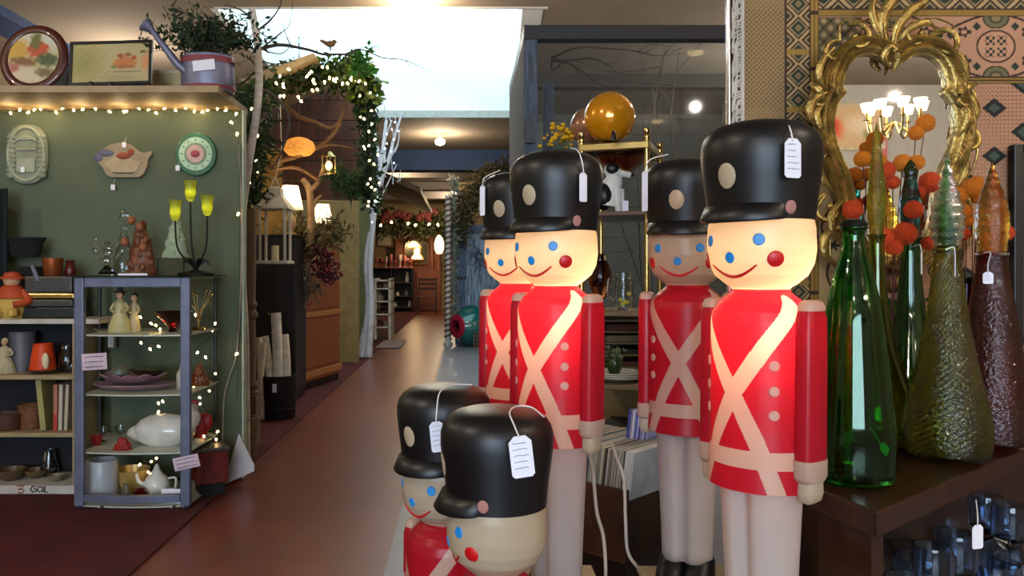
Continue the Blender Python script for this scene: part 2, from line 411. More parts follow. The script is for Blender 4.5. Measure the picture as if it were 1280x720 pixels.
def make_soldier():
    t = thing('toy_soldier', '', 'toy soldier', (0, 0, 0), 'blow moulded toy soldiers')
    MB().lathe([(r, HT-d) for d, r in HP], seg=56).obj('hat', m_hat, t, smooth=True, world=False, ang=70)
    # visor
    v = MB(); n = 30; vs = []
    for k in range(n+1):
        th = math.radians(-60+120*k/n); e = max(0, math.cos(th*1.5))**.6
        for (dr, dd) in ((-.002, .120), (.008*e, .123), (.019*e+.001, .139+.006*e), (.018*e, .1425+.006*e), (.005*e, .140), (-.004, .139)):
            r = .0752+dr; vs.append((r*math.sin(th), -r*math.cos(th), HT-dd))
    fs = [(k*6+a, k*6+(a+1) % 6, (k+1)*6+(a+1) % 6, (k+1)*6+a) for k in range(n) for a in range(6)]
    v.add(vs, fs).obj('visor', m_hat, t, smooth=True, world=False, ang=60)
    disc_on('badge', m_badge, t, 0, .082, .0145, .0185, hsurf)
    for s_ in (1, -1): disc_on('strap_button', m_pink, t, s_*1.12, .128, .0085, .0095, hsurf, .0025)
    hd = piece('head', m_skin, t, lambda th, d: d < .243)
    for s_ in (1, -1):
        disc_on('eye', m_blue, hd, s_*.56, .172, .0085, .0088)
        disc_on('cheek', m_cheek, hd, s_*.86, .199, .0120, .0115)
    disc_on('nose', m_blue, hd, 0, .197, .0078, .0082)
    pts = [surf(a, .2235-.0165*(a/.52)**2, .0003) for a in np.linspace(-.52, .52, 22)]
    MB().tube(pts, lambda u: .0011+.0013*math.sin(PI*u)**.6, 8).obj('mouth', m_cheek, hd, smooth=True, world=False)
    piece('jacket', m_red, t, lambda th, d: .243 <= d < .5405 and strap_class(th, d) == 0)
    piece('chest_strap', m_strap, t, lambda th, d: .243 <= d < .5405 and strap_class(th, d) == 1)
    piece('belt', m_strap, t, lambda th, d: .243 <= d < .5405 and strap_class(th, d) == 2)
    piece('trousers', m_white, t, lambda th, d: d >= .5405)
    for s_ in (1, -1):
        for dd in (.352, .389, .424): disc_on('button', m_strap, t, s_*.80, dd, .0075, .0078, off=.0035)
    # arms: rounded slabs with a cap, cuff and hand
    for s_ in (1, -1):
        def sect(z, wx, wy, x, y=0):
            return [(x+wx*(abs(math.cos(a))**.6)*(1 if math.cos(a) >= 0 else -1), y+wy*(abs(math.sin(a))**.6)*(1 if math.sin(a) >= 0 else -1), HT-min(RZ(z), z*.955+.0057)) for a in [2*PI*k/20 for k in range(20)]]
        def loft(rows, name, m, par):
            b = MB(); vs = [p for r_ in rows for p in r_]
            fs = [(j*20+k, j*20+(k+1) % 20, (j+1)*20+(k+1) % 20, (j+1)*20+k) for j in range(len(rows)-1) for k in range(20)]
            fs += [tuple(range(20)), tuple((len(rows)-1)*20+k for k in range(20))]
            return b.add(vs, fs).obj(name, m, par, smooth=True, world=False, ang=60)
        x = .079*s_
        arm = loft([sect(.276, .0125, .021, x), sect(.29, .0145, .0245, x), sect(.38, .0145, .0255, x), sect(.495, .0145, .0258, x, -.002)], 'arm', m_red, t)
        loft([sect(.262, .006, .012, x), sect(.265, .011, .018, x), sect(.272, .0135, .0215, x), sect(.2775, .013, .0215, x)], 'shoulder_cap', m_strap, arm)
        loft([sect(.492, .0155, .0268, x, -.002), sect(.516, .0155, .0268, x, -.002), sect(.524, .0125, .022, x, -.002)], 'cuff', m_strap, arm)
        loft([sect(.523, .012, .019, x, -.002), sect(.54, .013, .020, x, -.003), sect(.551, .0105, .017, x, -.003), sect(.556, .004, .009, x, -.003)], 'hand', m_skin, arm)
        # boot
        b = MB(); rows = []
        for z, wx, wy, y in ((.768, .025, .030, 0), (.778, .027, .036, -.002), (.795, .029, .046, -.012), (.812, .030, .052, -.018), (.825, .029, .051, -.018)):
            rows.append([(.0255*s_+wx*math.cos(a), y+wy*math.sin(a), HT-z) for a in [2*PI*k/20 for k in range(20)]])
        vs = [p for r_ in rows for p in r_]; fs = [(j*20+k, j*20+(k+1) % 20, (j+1)*20+(k+1) % 20, (j+1)*20+k) for j in range(4) for k in range(20)]+[tuple(range(20)), tuple(80+k for k in range(20))]
        b.add(vs, fs).obj('boot', m_hat, t, smooth=True, world=False)
    return t
def price_tag(parent, c, w, h, string_pts, yaw=0, roll=0, lines=5, name='price_tag', hole=True):
    """paper tag hanging on a string; c = top centre in world"""
    pr = Matrix.Translation(c) @ Matrix.Rotation(yaw, 4, 'Z') @ Matrix.Rotation(roll, 4, 'Y')
    inv = parent.matrix_world if False else None
    R = Matrix.Rotation(-parent.rotation_euler.z, 4, 'Z') @ Matrix.Translation(-Vector(parent.location))
    k = w*.25; poly = [(-w/2+k, 0), (w/2-k, 0), (w/2, -k), (w/2, -h+k*.5), (w/2-k*.5, -h), (-w/2+k*.5, -h), (-w/2, -h+k*.5), (-w/2, -k)]
    g = MB().prism(poly, -.0005, .0005, M=R @ pr).obj(name, paper, parent, world=False)
    if lines:
        ib = MB(); random.seed(int(c.x*1e4) % 997)
        for i in range(lines):
            z = -k*1.2-(h-k*1.8)*i/max(1, lines); x0 = -w*.36; x1 = w*random.uniform(.1, .38)
            pts = [Vector((x0+(x1-x0)*q/14, -.0009, z+random.uniform(-1, 1)*h*.018)) for q in range(15)]
            ib.tube([R @ pr @ p for p in pts], h*.006, 4)
        ib.obj('writing', ink, g, world=False)
    if string_pts:
        MB().tube([R @ Vector(q) for q in string_pts], .0011, 6, smooth=6).obj('tag_string', string_m, g, smooth=True, world=False)
    return g
proto = make_soldier()
SOL = [ # px hat centre, Y, base z, facing, lit, label
 (951, 1.17, 175, 34, 1.0, 'glowing toy soldier nearest at the right, price tag on the right of its tall hat'),
 (695, 1.46, 175, 36, 1.0, 'glowing toy soldier in the middle, price tag hanging at the right edge of its hat'),
 (648, 1.77, 175, 31, .9, 'glowing toy soldier half hidden behind another at the far left of the standing ones'),
 (859, 1.56, 175, 14, 0, 'unlit toy soldier facing forward behind the glowing one at the right'),
 (555, 1.44, 0, 49, 0, 'unlit lower toy soldier turned left, oval badge visible on its hat'),
 (621, 1.20, 0, 79, 0, 'unlit lower toy soldier at the very front, seen from its side under a hat tag')]
TOPS = [150, 185, 213, 193, 475, 505]
SO = []
for i, (px, Y, _, a, lit, lab) in enumerate(SOL):
    o = proto if i == 0 else cp(proto)
    top = H+(340-TOPS[i])*Y/1000
    base = H-.608 if i < 4 else .372
    # hats are seen at their near rim when above/below the eye
    o.location = ((px-580)*Y/1000, Y, base); o.rotation_euler.z = -math.radians(a)-math.atan((px-580)/1000); o['label'] = lab
    SO.append(o)
for i in range(3):
    o = SO[i]; k = SOL[i][4]
    for nm, d, pw in (('head_bulb', .212, .42), ('chest_bulb', .29, .75)):
        l = bpy.data.lights.new(nm, 'POINT'); l.energy = pw*k; l.color = (1, .72, .42); l.shadow_soft_size = .014
        lo = bpy.data.objects.new(nm, l); COL.objects.link(lo); lo.parent = o; lo.location = (.022, .018, HT-d)
# hanging tags
def Wp(px, py, Y): return P(px, py, Y)
price_tag(SO[0], Wp(991, 173, 1.075), .027, .053, [Wp(975, 150, 1.16), Wp(983, 153, 1.12), Wp(988, 162, 1.08), Wp(991, 176, 1.073)], yaw=.35)
price_tag(SO[1], Wp(729, 216, 1.38), .017, .050, [Wp(713, 185, 1.45), Wp(722, 188, 1.40), Wp(727, 200, 1.375), Wp(730, 218, 1.378)], yaw=.6, lines=0)
price_tag(SO[2], Wp(603, 232, 1.73), .016, .065, [Wp(625, 213, 1.77), Wp(606, 222, 1.72), Wp(603, 234, 1.725)], yaw=-.9, lines=0)
price_tag(SO[3], Wp(806, 214, 1.50), .014, .075, [Wp(835, 193, 1.55), Wp(812, 200, 1.5), Wp(806, 216, 1.495)], yaw=-1.0, lines=0)
price_tag(SO[4], Wp(545, 527, 1.335), .024, .051, [Wp(590, 481, 1.42), Wp(565, 481, 1.40), Wp(550, 490, 1.36), Wp(546, 512, 1.335), Wp(545, 529, 1.33)], yaw=.1, roll=-.1)
price_tag(SO[5], Wp(649, 545, 1.09), .032, .057, [Wp(680, 521, 1.13), Wp(664, 509, 1.16), Wp(645, 508, 1.15), Wp(637, 516, 1.11), Wp(643, 532, 1.09), Wp(649, 547, 1.087)], yaw=.15, roll=-.12)

# stands: beige covered boxes under the tall soldiers, bench under everything
beige = mat('beige_cloth', (.72, .64, .50), .9, bump=.3, bscale=200)
def stand(x0, x1, y0, y1, lab):
    t = thing('display_box', lab, 'display box', ((x0+x1)/2, (y0+y1)/2, .372))
    MB().box(x0, x1, y0, y1, .372, H-.620).obj('box', dark, t, bevel=.004)
    MB().box(x0-.003, x1+.003, y0-.003, y1+.003, H-.620, H-.608).obj('cover', beige, t, bevel=.003)
stand(.05, .262, 1.335, 1.66, 'beige topped box under the glowing soldier in the middle')
stand(.02, .21, 1.67, 1.90, 'beige topped box under the half hidden glowing soldier')
stand(.36, .64, 1.05, 1.655, 'long beige topped box under the two right hand soldiers')
t = thing('low_bench', 'low dark wooden bench carrying the soldiers and the record crate', 'bench', (.5, 1.9, 0))
MB().box(-.135, .74, .9, 3.02, .33, .37).obj('top', mat('bench_top', (.28, .2, .16), .5, stretch=(1, 8, 1)), t, bevel=.005)
for x in (-.11, .66):
    for y in (.93, 2.94): MB().box(x, x+.06, y, y+.06, .003, .33).obj('leg', dark, t, bevel=.004)

# ------------------------------------------------------------ record crate
A = Vector((.485, 2.40, .520)); v_ = Vector((.70, .71, 0)).normalized(); u = Vector((-v_.y, v_.x, 0))
def cr(a, b, z): return A+u*a+v_*b+Vector((0, 0, z))
ct = thing('record_crate', 'brown wooden crate filled with record sleeves behind the soldiers', 'crate', cr(.3, .17, 0))
CM = Matrix(((u.x, v_.x, 0, A.x), (u.y, v_.y, 0, A.y), (0, 0, 1, A.z), (0, 0, 0, 1)))
woodc = mat('crate_wood', (.30, .17, .10), .5, var=.2, stretch=(3, 3, 1), scale=6)
CL, CW, CH = .60, .345, .222
t = thing('wooden_box', 'dark wooden box under the crate of records', 'box', cr(.3, .17, -.148))
MB().box(0.01, CL-.01, .01, CW-.01, -.148, -.002, M=CM).obj('box', dark, t, bevel=.003)
MB().box(.004, CL-.004, .004, CW-.004, -.02, -.003, M=CM).obj('lid', dark, t)
for nm, b in (('side_panel', (0, CL, 0, .014, .01, CH)), ('side_panel', (0, CL, CW-.014, CW, .01, CH)), ('end_panel', (0, .014, .014, CW-.014, .01, CH)), ('end_panel', (CL-.014, CL, .014, CW-.014, .01, CH)), ('bottom', (0, CL, 0, CW, 0, .01))):
    MB().box(*b, M=CM).obj(nm, woodc, ct, bevel=.002)
cols = [(.75, .73, .68), (.62, .6, .55), (.35, .3, .25), (.78, .76, .72), (.25, .22, .2), (.7, .62, .5), (.55, .5, .48), (.82, .8, .78), (.3, .33, .42), (.66, .66, .6)]
spine_m = [mat('sleeve_%d' % i, c, .6, var=.08, scale=14) for i, c in enumerate(cols)]
blu = [mat('sleeve_blue_%d' % i, c, .6) for i, c in enumerate([(.28, .30, .62), (.72, .72, .85), (.42, .42, .72), (.8, .8, .86), (.55, .52, .68)])]
random.seed(3); x = .022
names = ['cream', 'grey', 'brown', 'off-white', 'black', 'tan', 'taupe', 'white', 'slate', 'pale green']
k = 0
while x < CL-.04:
    th = random.uniform(.004, .011); i = 7 if x < .05 else random.randrange(10); hh = .31+random.uniform(-.004, .006)+(.04 if x > .36 else 0)
    R_ = CM @ T(x, .0175+random.uniform(0, .006), .0105) @ Matrix.Rotation(math.radians(-7), 4, 'Y')
    up = .018 if x < .36 else .07
    mm = spine_m[i] if x < .36 else blu[k % 5]; cn = names[i] if x < .36 else 'blue and white'
    tall = .09 < x < .175
    if tall: mm = blu[k % 5]; cn = 'tall blue and white'
    o = MB().box(0, th*.75, .19 if tall else 0, .315, up, up+(.40 if tall else .31), M=R_).obj('record_sleeve', mm, loc=R_ @ Vector((0, 0, up)), bevel=.0008)
    tag(o, '%s edged record sleeve, %s from the front of the wooden crate' % (cn, ordinal(k+1)), 'record', 'record sleeves in the crate')
    if tall:
        o2 = MB().box(0, th*.75, 0, .182, up, up+.308, M=R_).obj('record_sleeve', spine_m[i], loc=R_ @ Vector((0, 0, up)), bevel=.0008)
        tag(o2, 'narrow sleeve beside the tall blue ones, %s from the front of the wooden crate' % ordinal(k+1), 'record', 'record sleeves in the crate')
    x += th; k += 1
# cords of the lit soldiers
cm_ = mat('white_cord', (.72, .66, .60), .5)
def cord(pts, lab, r=.0035):
    b = MB().tube(pts, r, 8, smooth=8); o = b.obj('power_cord', cm_, loc=pts[-1], smooth=True); tag(o, lab, 'cord')
cord([P(735, 560, 1.5), P(741, 590, 1.55), P(746, 640, 1.58), P(754, 670, 1.6), P(757, 712, 1.62), P(755, 760, 1.63)], 'white power cord hanging beside the glowing middle soldier, left one')
cord([P(764, 552, 1.75), P(772, 574, 1.72), P(780, 600, 1.7), P(782, 650, 1.7), P(785, 690, 1.7), P(800, 712, 1.68), P(815, 726, 1.66)], 'white power cord curving down over the front corner of the record crate')
# ------------------------------------------------------------ tapestry on the partition
TY = 2.135
def tap(U, V):
    u = 925+U*540; v = 700-V*790          # picture-like units on the cloth (1 unit = 2.1 mm)
    beige = np.array([.60, .50, .34]); br = np.array([.20, .13, .09]); gr = np.array([.13, .17, .12]); go = np.array([.52, .40, .16]); pk = np.array([.64, .47, .36]); ol = np.array([.36, .34, .22])
    C = np.ones(u.shape+(3,))*beige
    def put(m, c): C[m] = c
    def dia(x, y, cx, cy, rx, ry): return np.abs(x-cx)/rx+np.abs(y-cy)/ry
    def ell(x, y, cx, cy, rx, ry): return ((x-cx)/rx)**2+((y-cy)/ry)**2
    # left lattice
    L = u < 983; lat = (np.abs(np.sin((u+v)*.52))+np.abs(np.sin((u-v)*.52)))
    put(L, np.array([.50, .41, .27])); put(L & (lat < .9), np.array([.30, .22, .14]))
    # medallion column 983..1016
    def medal(m, x, y, s=1.0):
        # x,y in -1..1 cell coordinates
        d = np.abs(x)*1.0+np.abs(y)*1.0
        w = np.abs(x)+.35*np.cos(y*PI)
        put(m & (d < .95), br); put(m & (d < .80), beige*.85); put(m & (d < .66), gr); put(m & (d < .28), beige*.8); put(m & (d < .13), br)
        put(m & (d > 1.25) & (d < 1.5), br); put(m & (d > 1.6), gr)
    mc = (u >= 983) & (u < 1012); yy = ((v-20) % 30)/15-1; medal(mc, (u-998)/15, yy)
    bandrow = mc & (((v-86+600) % 72) < 7); put(bandrow, go)
    g1 = (u >= 1012) & (u < 1024); put(g1, go); put(g1 & ((u < 1014) | (u > 1022) | (np.abs(u-1018) < .8)), br)
    put((u >= 1012) & (u < 1024) & (((v-14+700) % 70) < 5), br)
    put((u > 980) & (u < 984), br)
    R = u >= 1024
    # top border
    tb = R & (v < 11); medal(tb, ((u-1048) % 38)/19-1, (v+6)/18)
    gb = R & (v >= 11) & (v < 21); put(gb, go*.95); put(gb & ((v < 13) | (v > 19)), br)
    # big zone: rounded panels with ovals
    cellx = ((u-1245+760) % 128)-64+.0; Z = R & (v >= 21) & (v < 96)
    cellx = ((u-1245+64+1280) % 128)-64
    put(Z, pk*.98)
    wav = np.abs(cellx) ; arch = 58-26*np.cos(cellx/64*PI)
    put(Z & (np.abs(np.abs(v-58)-(10+22*np.sin(np.clip((64-np.abs(cellx))/64, 0, 1)*PI/2)+8)) < 1.6), br)
    e0 = ell(u, v, 0, 58, 1, 1)*0+((cellx/25)**2+((v-58)/21)**2)
    put(Z & (e0 < 1), br); put(Z & (e0 < .80), pk*1.02)
    ck = (np.sin(cellx*.75)*np.sin((v-58)*.75) > 0) & (np.maximum(np.abs(cellx), np.abs(v-58)) < 14) & (np.abs(cellx) > 1) & (np.abs(v-58) > 1)
    put(Z & ck, gr*.9)
    for sy in (22, 96):
        e1 = (cellx/17)**2+((v-sy)/14)**2; put(Z & (e1 < 1), br); put(Z & (e1 < .75), ol); put(Z & (e1 < .3), ol*.7); put(Z & (e1 < .12), beige*.8)
    for sx in (-1, 1):
        for sy in (-1, 1):
            q = ((cellx-sx*40)/8)**2+((v-58-sy*18)/6)**2; an = np.arctan2(v-58-sy*18, cellx-sx*40)
            put(Z & (q < 1+.5*np.cos(an*5)), br); put(Z & (q < .25), pk)
            q = np.abs(cellx-sx*24)+np.abs(v-58-sy*25); put(Z & (q < 5.5), gr)
            q = np.abs(cellx-sx*57)+np.abs(v-58-sy*14); put(Z & (q < 5.5), gr)
    gb = R & (v >= 96) & (v < 105); put(gb, go); put(gb & ((v < 98) | (v > 103) | (np.abs(v-100.5) < .6)), br)
    # dotted field with diamonds
    F = R & (v >= 105); put(F, pk)
    dots = (np.sin(u*1.25)*np.sin(v*1.25+np.floor(u/2.5) % 2*1.5)) > .45; put(F & dots, np.array([.42, .27, .20]))
    for ox, oy in ((1243, 135), (1207, 165)):
        dx = ((u-ox+36+720) % 72)-36; dy = ((v-oy+30+600) % 60)-30
        d = np.abs(dx)/15.5+np.abs(dy)/12.5; put(F & (d < 1), np.array([.09, .10, .08])); put(F & (d < .5), np.array([.22, .27, .22]))
    # flower border at the lower left
    B = (u >= 1024) & (u < 1096) & (v > 105)
    put(B, np.array([.62, .52, .36])); cy = ((v-340+33+660) % 66)-33; cx = u-1058+5*np.sin(v/21.)
    an = np.arctan2(cy, cx); q = np.hypot(cx/13, cy/13)
    put(B & (np.abs(np.abs(cx)-22-5*np.sin(v/10.5)) < 1.6), br)
    put(B & (q < 1.15+.2*np.cos(an*6)), br); put(B & (q < .9), ol); put(B & (q < .55), gr); put(B & (q < .25), beige)
    cy2 = ((v-373+33+660) % 66)-33
    for sx in (-1, 1):
        q = np.hypot((cx-sx*11)/6, cy2/5); an = np.arctan2(cy2, cx-sx*11); put(B & (q < 1+.4*np.cos(an*5)), gr)
    put((u >= 1024) & (u < 1100) & (v > 105) & ((np.abs(u-1095) < 1.2) | (np.abs(u-1088) < 1.0)), br)
    # broad dark ornament tiles left of the frame
    D = (u >= 1024) & (u < 1078) & (v > 21) & (v < 105)
    put(D, np.array([.34, .30, .19])); g = np.abs(np.sin((u+v)*.18))*np.abs(np.sin((u-v)*.18)); put(D & (g < .12), br); put(D & (g > .7), beige*.9)
    nz = .95+.06*np.sin(u*3.1)*np.sin(v*2.7); return C*nz[..., None]*1.04
tt = thing('tapestry', 'large patterned beige, brown and green tapestry hanging behind the gold mirror', 'tapestry', (1.3, TY, 1.4))
w_, h_ = 540*TY/1000, 790*TY/1000
cx_ = (925-580+270)*TY/1000
MT = Matrix.Translation((cx_, TY, H+(340-700)*TY/1000))
clothm = vcmat('tapestry_cloth', .95)
grid_vc('cloth', w_, h_, 541, 791, tap, clothm, MT, tt)
fb = MB(); random.seed(4); x0 = (925-580)*TY/1000
fr = mat('fringe_white', (.70, .68, .64), .9, bump=.4)
z = H-.5
while z < H+.90:
    dx = random.uniform(.018, .045); fb.tube([(x0+.006, TY-.004, z), (x0-dx*.5, TY-.012, z-random.uniform(0, .02)), (x0-dx*.6, TY-.014, z-random.uniform(.03, .07))], (.0035, .002), 5, smooth=3); z += .008
fb.tube([(x0+.004, TY-.006, H-.5), (x0+.004, TY-.006, H+.9)], .006, 6).obj('fringe', fr, tt)
t = thing('chrome_pole', 'thin chrome pole rising at the left edge of the tapestry', 'pole', (.742, 2.19, 0))
MB().lathe([(.03, .003), (.03, .02), (.011, .03), (.011, 2.5), (.001, 2.5)], (.727, 2.19, 0), 16).obj('pole', chrome, t, smooth=True)

# ------------------------------------------------------------ gold mirror
MY = 2.07
hw = [(68, 0, 0)]
half = [(84, 0), (79, 8), (72, 18), (68, 29), (69, 42), (75, 52), (86, 60), (100, 65), (110, 66), (116, 62), (121, 66), (130, 72), (140, 75), (158, 77), (176, 74), (195, 68), (212, 60), (230, 54), (250, 50), (272, 48), (292, 42), (308, 30), (318, 14), (321, 0)]
def mp_(x, y, Y=MY): return P(1116+x, y, Y)
outl = [mp_(x, y) for y, x in half]+[mp_(-x, y) for y, x in half[-2:0:-1]]
outs = crom(outl+[outl[0]], 4)[:-1]
mt = thing('wall_mirror', 'ornate gold framed baroque mirror hanging on the tapestry', 'mirror', mp_(0, 200))
glassm = mat('mirror_silver', (.93, .93, .93), .01, metal=1, var=0)
MB().prism([(p.x, p.z) for p in outs], MY, MY+.004).obj('mirror_glass', glassm, mt)
MB().prism([((p.x-mp_(0, 0).x)*1.06+mp_(0, 0).x, (p.z-mp_(0, 195).z)*1.06+mp_(0, 195).z) for p in outs], MY+.006, MY+.02).obj('backing', dark, mt)
# moulding: swept profile (outward, towards viewer)
cen = Vector((sum(p.x for p in outs)/len(outs), MY, sum(p.z for p in outs)/len(outs)))
prof = [(-.004, .0), (-.004, .012), (.004, .014), (.007, .022), (.013, .024), (.016, .018), (.022, .022), (.026, .034), (.031, .038), (.036, .034), (.039, .022), (.043, .025), (.046, .020), (.047, 0)]
n = len(outs); vs = []; fs = []
for i, p in enumerate(outs):
    tg = (outs[(i+2) % n]-outs[i-2]); tg.normalize(); nr = Vector((tg.z, 0, -tg.x))
    if nr.dot(p-cen) < 0: nr = -nr
    for a, b in prof: vs.append(p+nr*a+Vector((0, -b, 0)))
m_ = len(prof)
for i in range(n):
    for k in range(m_-1): fs.append((i*m_+k, i*m_+k+1, ((i+1) % n)*m_+k+1, ((i+1) % n)*m_+k))
MB().add(vs, fs).obj('frame', gold, mt, smooth=True, ang=60)
def scroll(cx, cy, r, a0, turns, th, dirn=1, tail=None, Y=MY-.012):
    """leafy C-scroll; px centre, px radius"""
    pts = []; N = 26
    for i in range(N+1):
        q = i/N; a = a0+dirn*turns*2*PI*q; rr = r*(1-.78*q)
        pts.append(P(cx+rr*math.cos(a), cy-rr*math.sin(a), Y-.012*math.sin(q*PI)))
    if tail: pts = [P(x, y, Y) for x, y in tail]+pts; pts = crom(pts, 2)
    return lambda b: (b.tube(pts, lambda q: th*(.25+1.0*math.sin(min(1, q*1.1)*PI*.9)**.7), 8), b.sph(pts[-1], th*1.5, seg=10, rings=8))
def orn(name, items):
    b = MB()
    for it in items: it(b)
    return b.obj(name, gold, mt, smooth=True)
def leafy(pts, wd, Y=MY-.02):
    """acanthus leaf: flattened curved blade with ribs"""
    pp = [P(x, y, Y-.01*math.sin(PI*i/(len(pts)-1))) for i, (x, y) in enumerate(pts)]
    def f(b):
        b.tube(pp, lambda q: wd*(math.sin(PI*min(1, .08+q*.92))**.8)+.0012, 8, smooth=5, flat=.45)
        b.tube([q+Vector((0, -wd*.42, 0)) for q in pp], lambda q: wd*.22*(1-q)+.0008, 6, smooth=5)
    return f
X = 1116
orn('crest', [leafy([(X-5, 62), (X-12, 40), (X-10, 15), (X+8, -12), (X+20, -30)], .014), leafy([(X, 60), (X+6, 35), (X+22, 14), (X+40, 2), (X+46, -12)], .012), leafy([(X-8, 55), (X-20, 34), (X-26, 10), (X-16, -16)], .010),
    leafy([(X+8, 50), (X+24, 34), (X+44, 28), (X+54, 38)], .009), leafy([(X-6, 84), (X-10, 72), (X-2, 60), (X+6, 74), (X, 90)], .012),
    scroll(X-44, 48, 20, 2.2, .95, .0055, -1, [(X-8, 52), (X-22, 32), (X-40, 26)]), scroll(X+32, 44, 19, 1.0, .95, .0055, 1, [(X+2, 56), (X+12, 36)]),
    scroll(X-72, 66, 16, 1.2, .8, .005, 1, [(X-34, 30), (X-52, 24), (X-66, 30)]), scroll(X+66, 56, 22, 2.6, .9, .006, -1, [(X+32, 26), (X+52, 22), (X+78, 34)])])
def side(s):
    q = lambda x: X+s*x
    D = -s
    return [scroll(q(88), 122, 15, PI/2-s*.6, .9, .006, D, [(q(66), 62), (q(82), 72), (q(94), 88), (q(90), 104)]),
            leafy([(q(74), 60), (q(88), 76), (q(92), 96), (q(84), 112)], .009), leafy([(q(84), 116), (q(98), 124), (q(104), 142), (q(94), 160)], .011),
            leafy([(q(84), 130), (q(94), 140), (q(90), 158), (q(80), 170)], .009), leafy([(q(104), 104), (q(92), 112), (q(84), 128)], .008),
            scroll(q(94), 176, 17, PI/2+s*.2, .9, .006, D, [(q(80), 236), (q(98), 214), (q(106), 190), (q(102), 168), (q(92), 150)]),
            leafy([(q(82), 190), (q(92), 206), (q(86), 226), (q(74), 240)], .009),
            scroll(q(80), 262, 20, PI/2-s*.4, .9, .0065, D, [(q(66), 330), (q(88), 316), (q(100), 292), (q(96), 262), (q(84), 244)]),
            leafy([(q(62), 250), (q(76), 268), (q(74), 290), (q(62), 304)], .010), leafy([(q(66), 282), (q(84), 296), (q(84), 318), (q(70), 334)], .011),
            scroll(q(54), 336, 18, PI/2, .9, .006, D, [(q(78), 300), (q(78), 322), (q(66), 340)])]
orn('side_scroll', side(-1)); orn('side_scroll', side(1))
orn('bottom_scroll', [leafy([(X, 322), (X-14, 338), (X-8, 358), (X, 366)], .012), leafy([(X, 322), (X+14, 338), (X+8, 358), (X, 366)], .012), scroll(X-26, 338, 14, .5, .9, .005, 1), scroll(X+26, 338, 14, 2.6, .9, .005, -1)])

# ------------------------------------------------------------ corner table with the glass bottles
TZ = H-.40
tb = thing('corner_table', 'dark brown wooden corner table carrying coloured glass bottles', 'table', (1.0, 1.7, 0))
poly = [(.687, 1.333), (1.256, 1.794), (1.80, 2.12), (.755, 2.12), (.648, 1.50)]
tm = mat('table_wood', (.20, .10, .065), .28, var=.12, stretch=(1.2, 7, 1), scale=4, coat=.2)
MB().prism(poly, TZ-.045, TZ, 'xy').obj('table_top', tm, tb, bevel=.004)
MB().prism([(.70, 1.375), (.715, 1.365), (.80, 2.10), (.775, 2.10), (.665, 1.50)], .003, TZ-.046, 'xy').obj('side_panel', tm, tb)
MB().prism([(.80, 2.09), (1.78, 2.09), (1.78, 2.115), (.80, 2.115)], .003, TZ-.046, 'xy').obj('back_panel', tm, tb)
for z in (TZ-.30, TZ-.62): MB().prism([(.72, 1.40), (1.24, 1.82), (1.72, 2.085), (.80, 2.085)], z-.02, z, 'xy').obj('shelf', tm, tb)
MB().box(1.70, 1.74, 2.05, 2.09, .003, TZ-.046).obj('leg', tm, tb)
def bottle(px, Y, zb, prof, m, label, stopper=None, sm=None, seg=40, name='glass_bottle', ribs=0, dim=0):
    x = (px-580)*Y/1000; t = thing(name, label, 'bottle', (x, Y, zb))
    th = .0035; inner = [(max(.001, r-th), z+(th if i == 0 else 0)) for i, (r, z) in enumerate(prof)]
    pr = crom([(r, 0, z) for r, z in prof], 5); pr = [(max(.0005, p.x), p.z) for p in pr]
    pi = [(max(.0005, r-th), max(z, .014)) for r, z in pr[::-1] if z > .010]+[(.0005, .014)]
    mb = MB().lathe([(.0005, 0)]+pr+pi, (x, Y, zb), seg)
    if dim:
        seg = 120; st = []; z = .012
        zz = [p[1] for p in pr]; rr_ = [p[0] for p in pr]
        while z < pr[-1][1]-.02: st.append(z); z += .0032
        rows = [(.0005, 0), (pr[0][0], .002)]+[(float(np.interp(z, zz, rr_)), z) for z in st]+[pr[-1]]
        mb = MB().lathe(rows+pi, (x, Y, zb), seg); nv = []
        for q, v in enumerate(mb.v):
            j, i = divmod(q, seg); k = 1
            if 2 < j < len(rows)-3: k = 1+dim*math.cos(i*2*PI/5)*math.cos(j*2*PI/4)/max(.02, rows[j][0])
            nv.append((x+(v[0]-x)*k, Y+(v[1]-Y)*k, v[2]))
        mb.v = nv
    if ribs:
        nv = []
        for v in mb.v:
            dx, dy = v[0]-x, v[1]-Y; a = math.atan2(dy, dx); k = 1+.05*math.cos(a*ribs)
            nv.append((x+dx*k, Y+dy*k, v[2]))
        mb.v = nv
    mb.obj('body', m, t, smooth=True, ang=80)
    if stopper:
        sp = crom([(r, 0, z) for r, z in stopper], 5); MB().lathe([(max(.0005, p.x+(dim*.9*math.cos(q_*1.9) if dim else 0)), p.z) for q_, p in enumerate(sp)], (x, Y, zb), 28).obj('stopper', sm or m, t, smooth=True, ang=80)
    return t
gG = glass('green_glass', (.30, .74, .30)); gY = glass('olive_glass', (.74, .80, .22)); gT = glass('teal_glass', (.42, .70, .50)); gA = glass('amber_glass', (.98, .74, .24), bump=.5, bscale=110)
gH = glass('hammered_green_glass', (.80, .80, .24), bump=.3, bscale=170, rough=.04); gHs = glass('hammered_green_stopper', (.25, .62, .18), bump=.4, bscale=170, rough=.08)
gP = glass('amethyst_glass', (.66, .30, .22), bump=.4, bscale=130, rough=.06); gB = glass('dark_blue_glass', (.10, .11, .32)); gCap = mat('bottle_cap', (.05, .07, .06), .3)
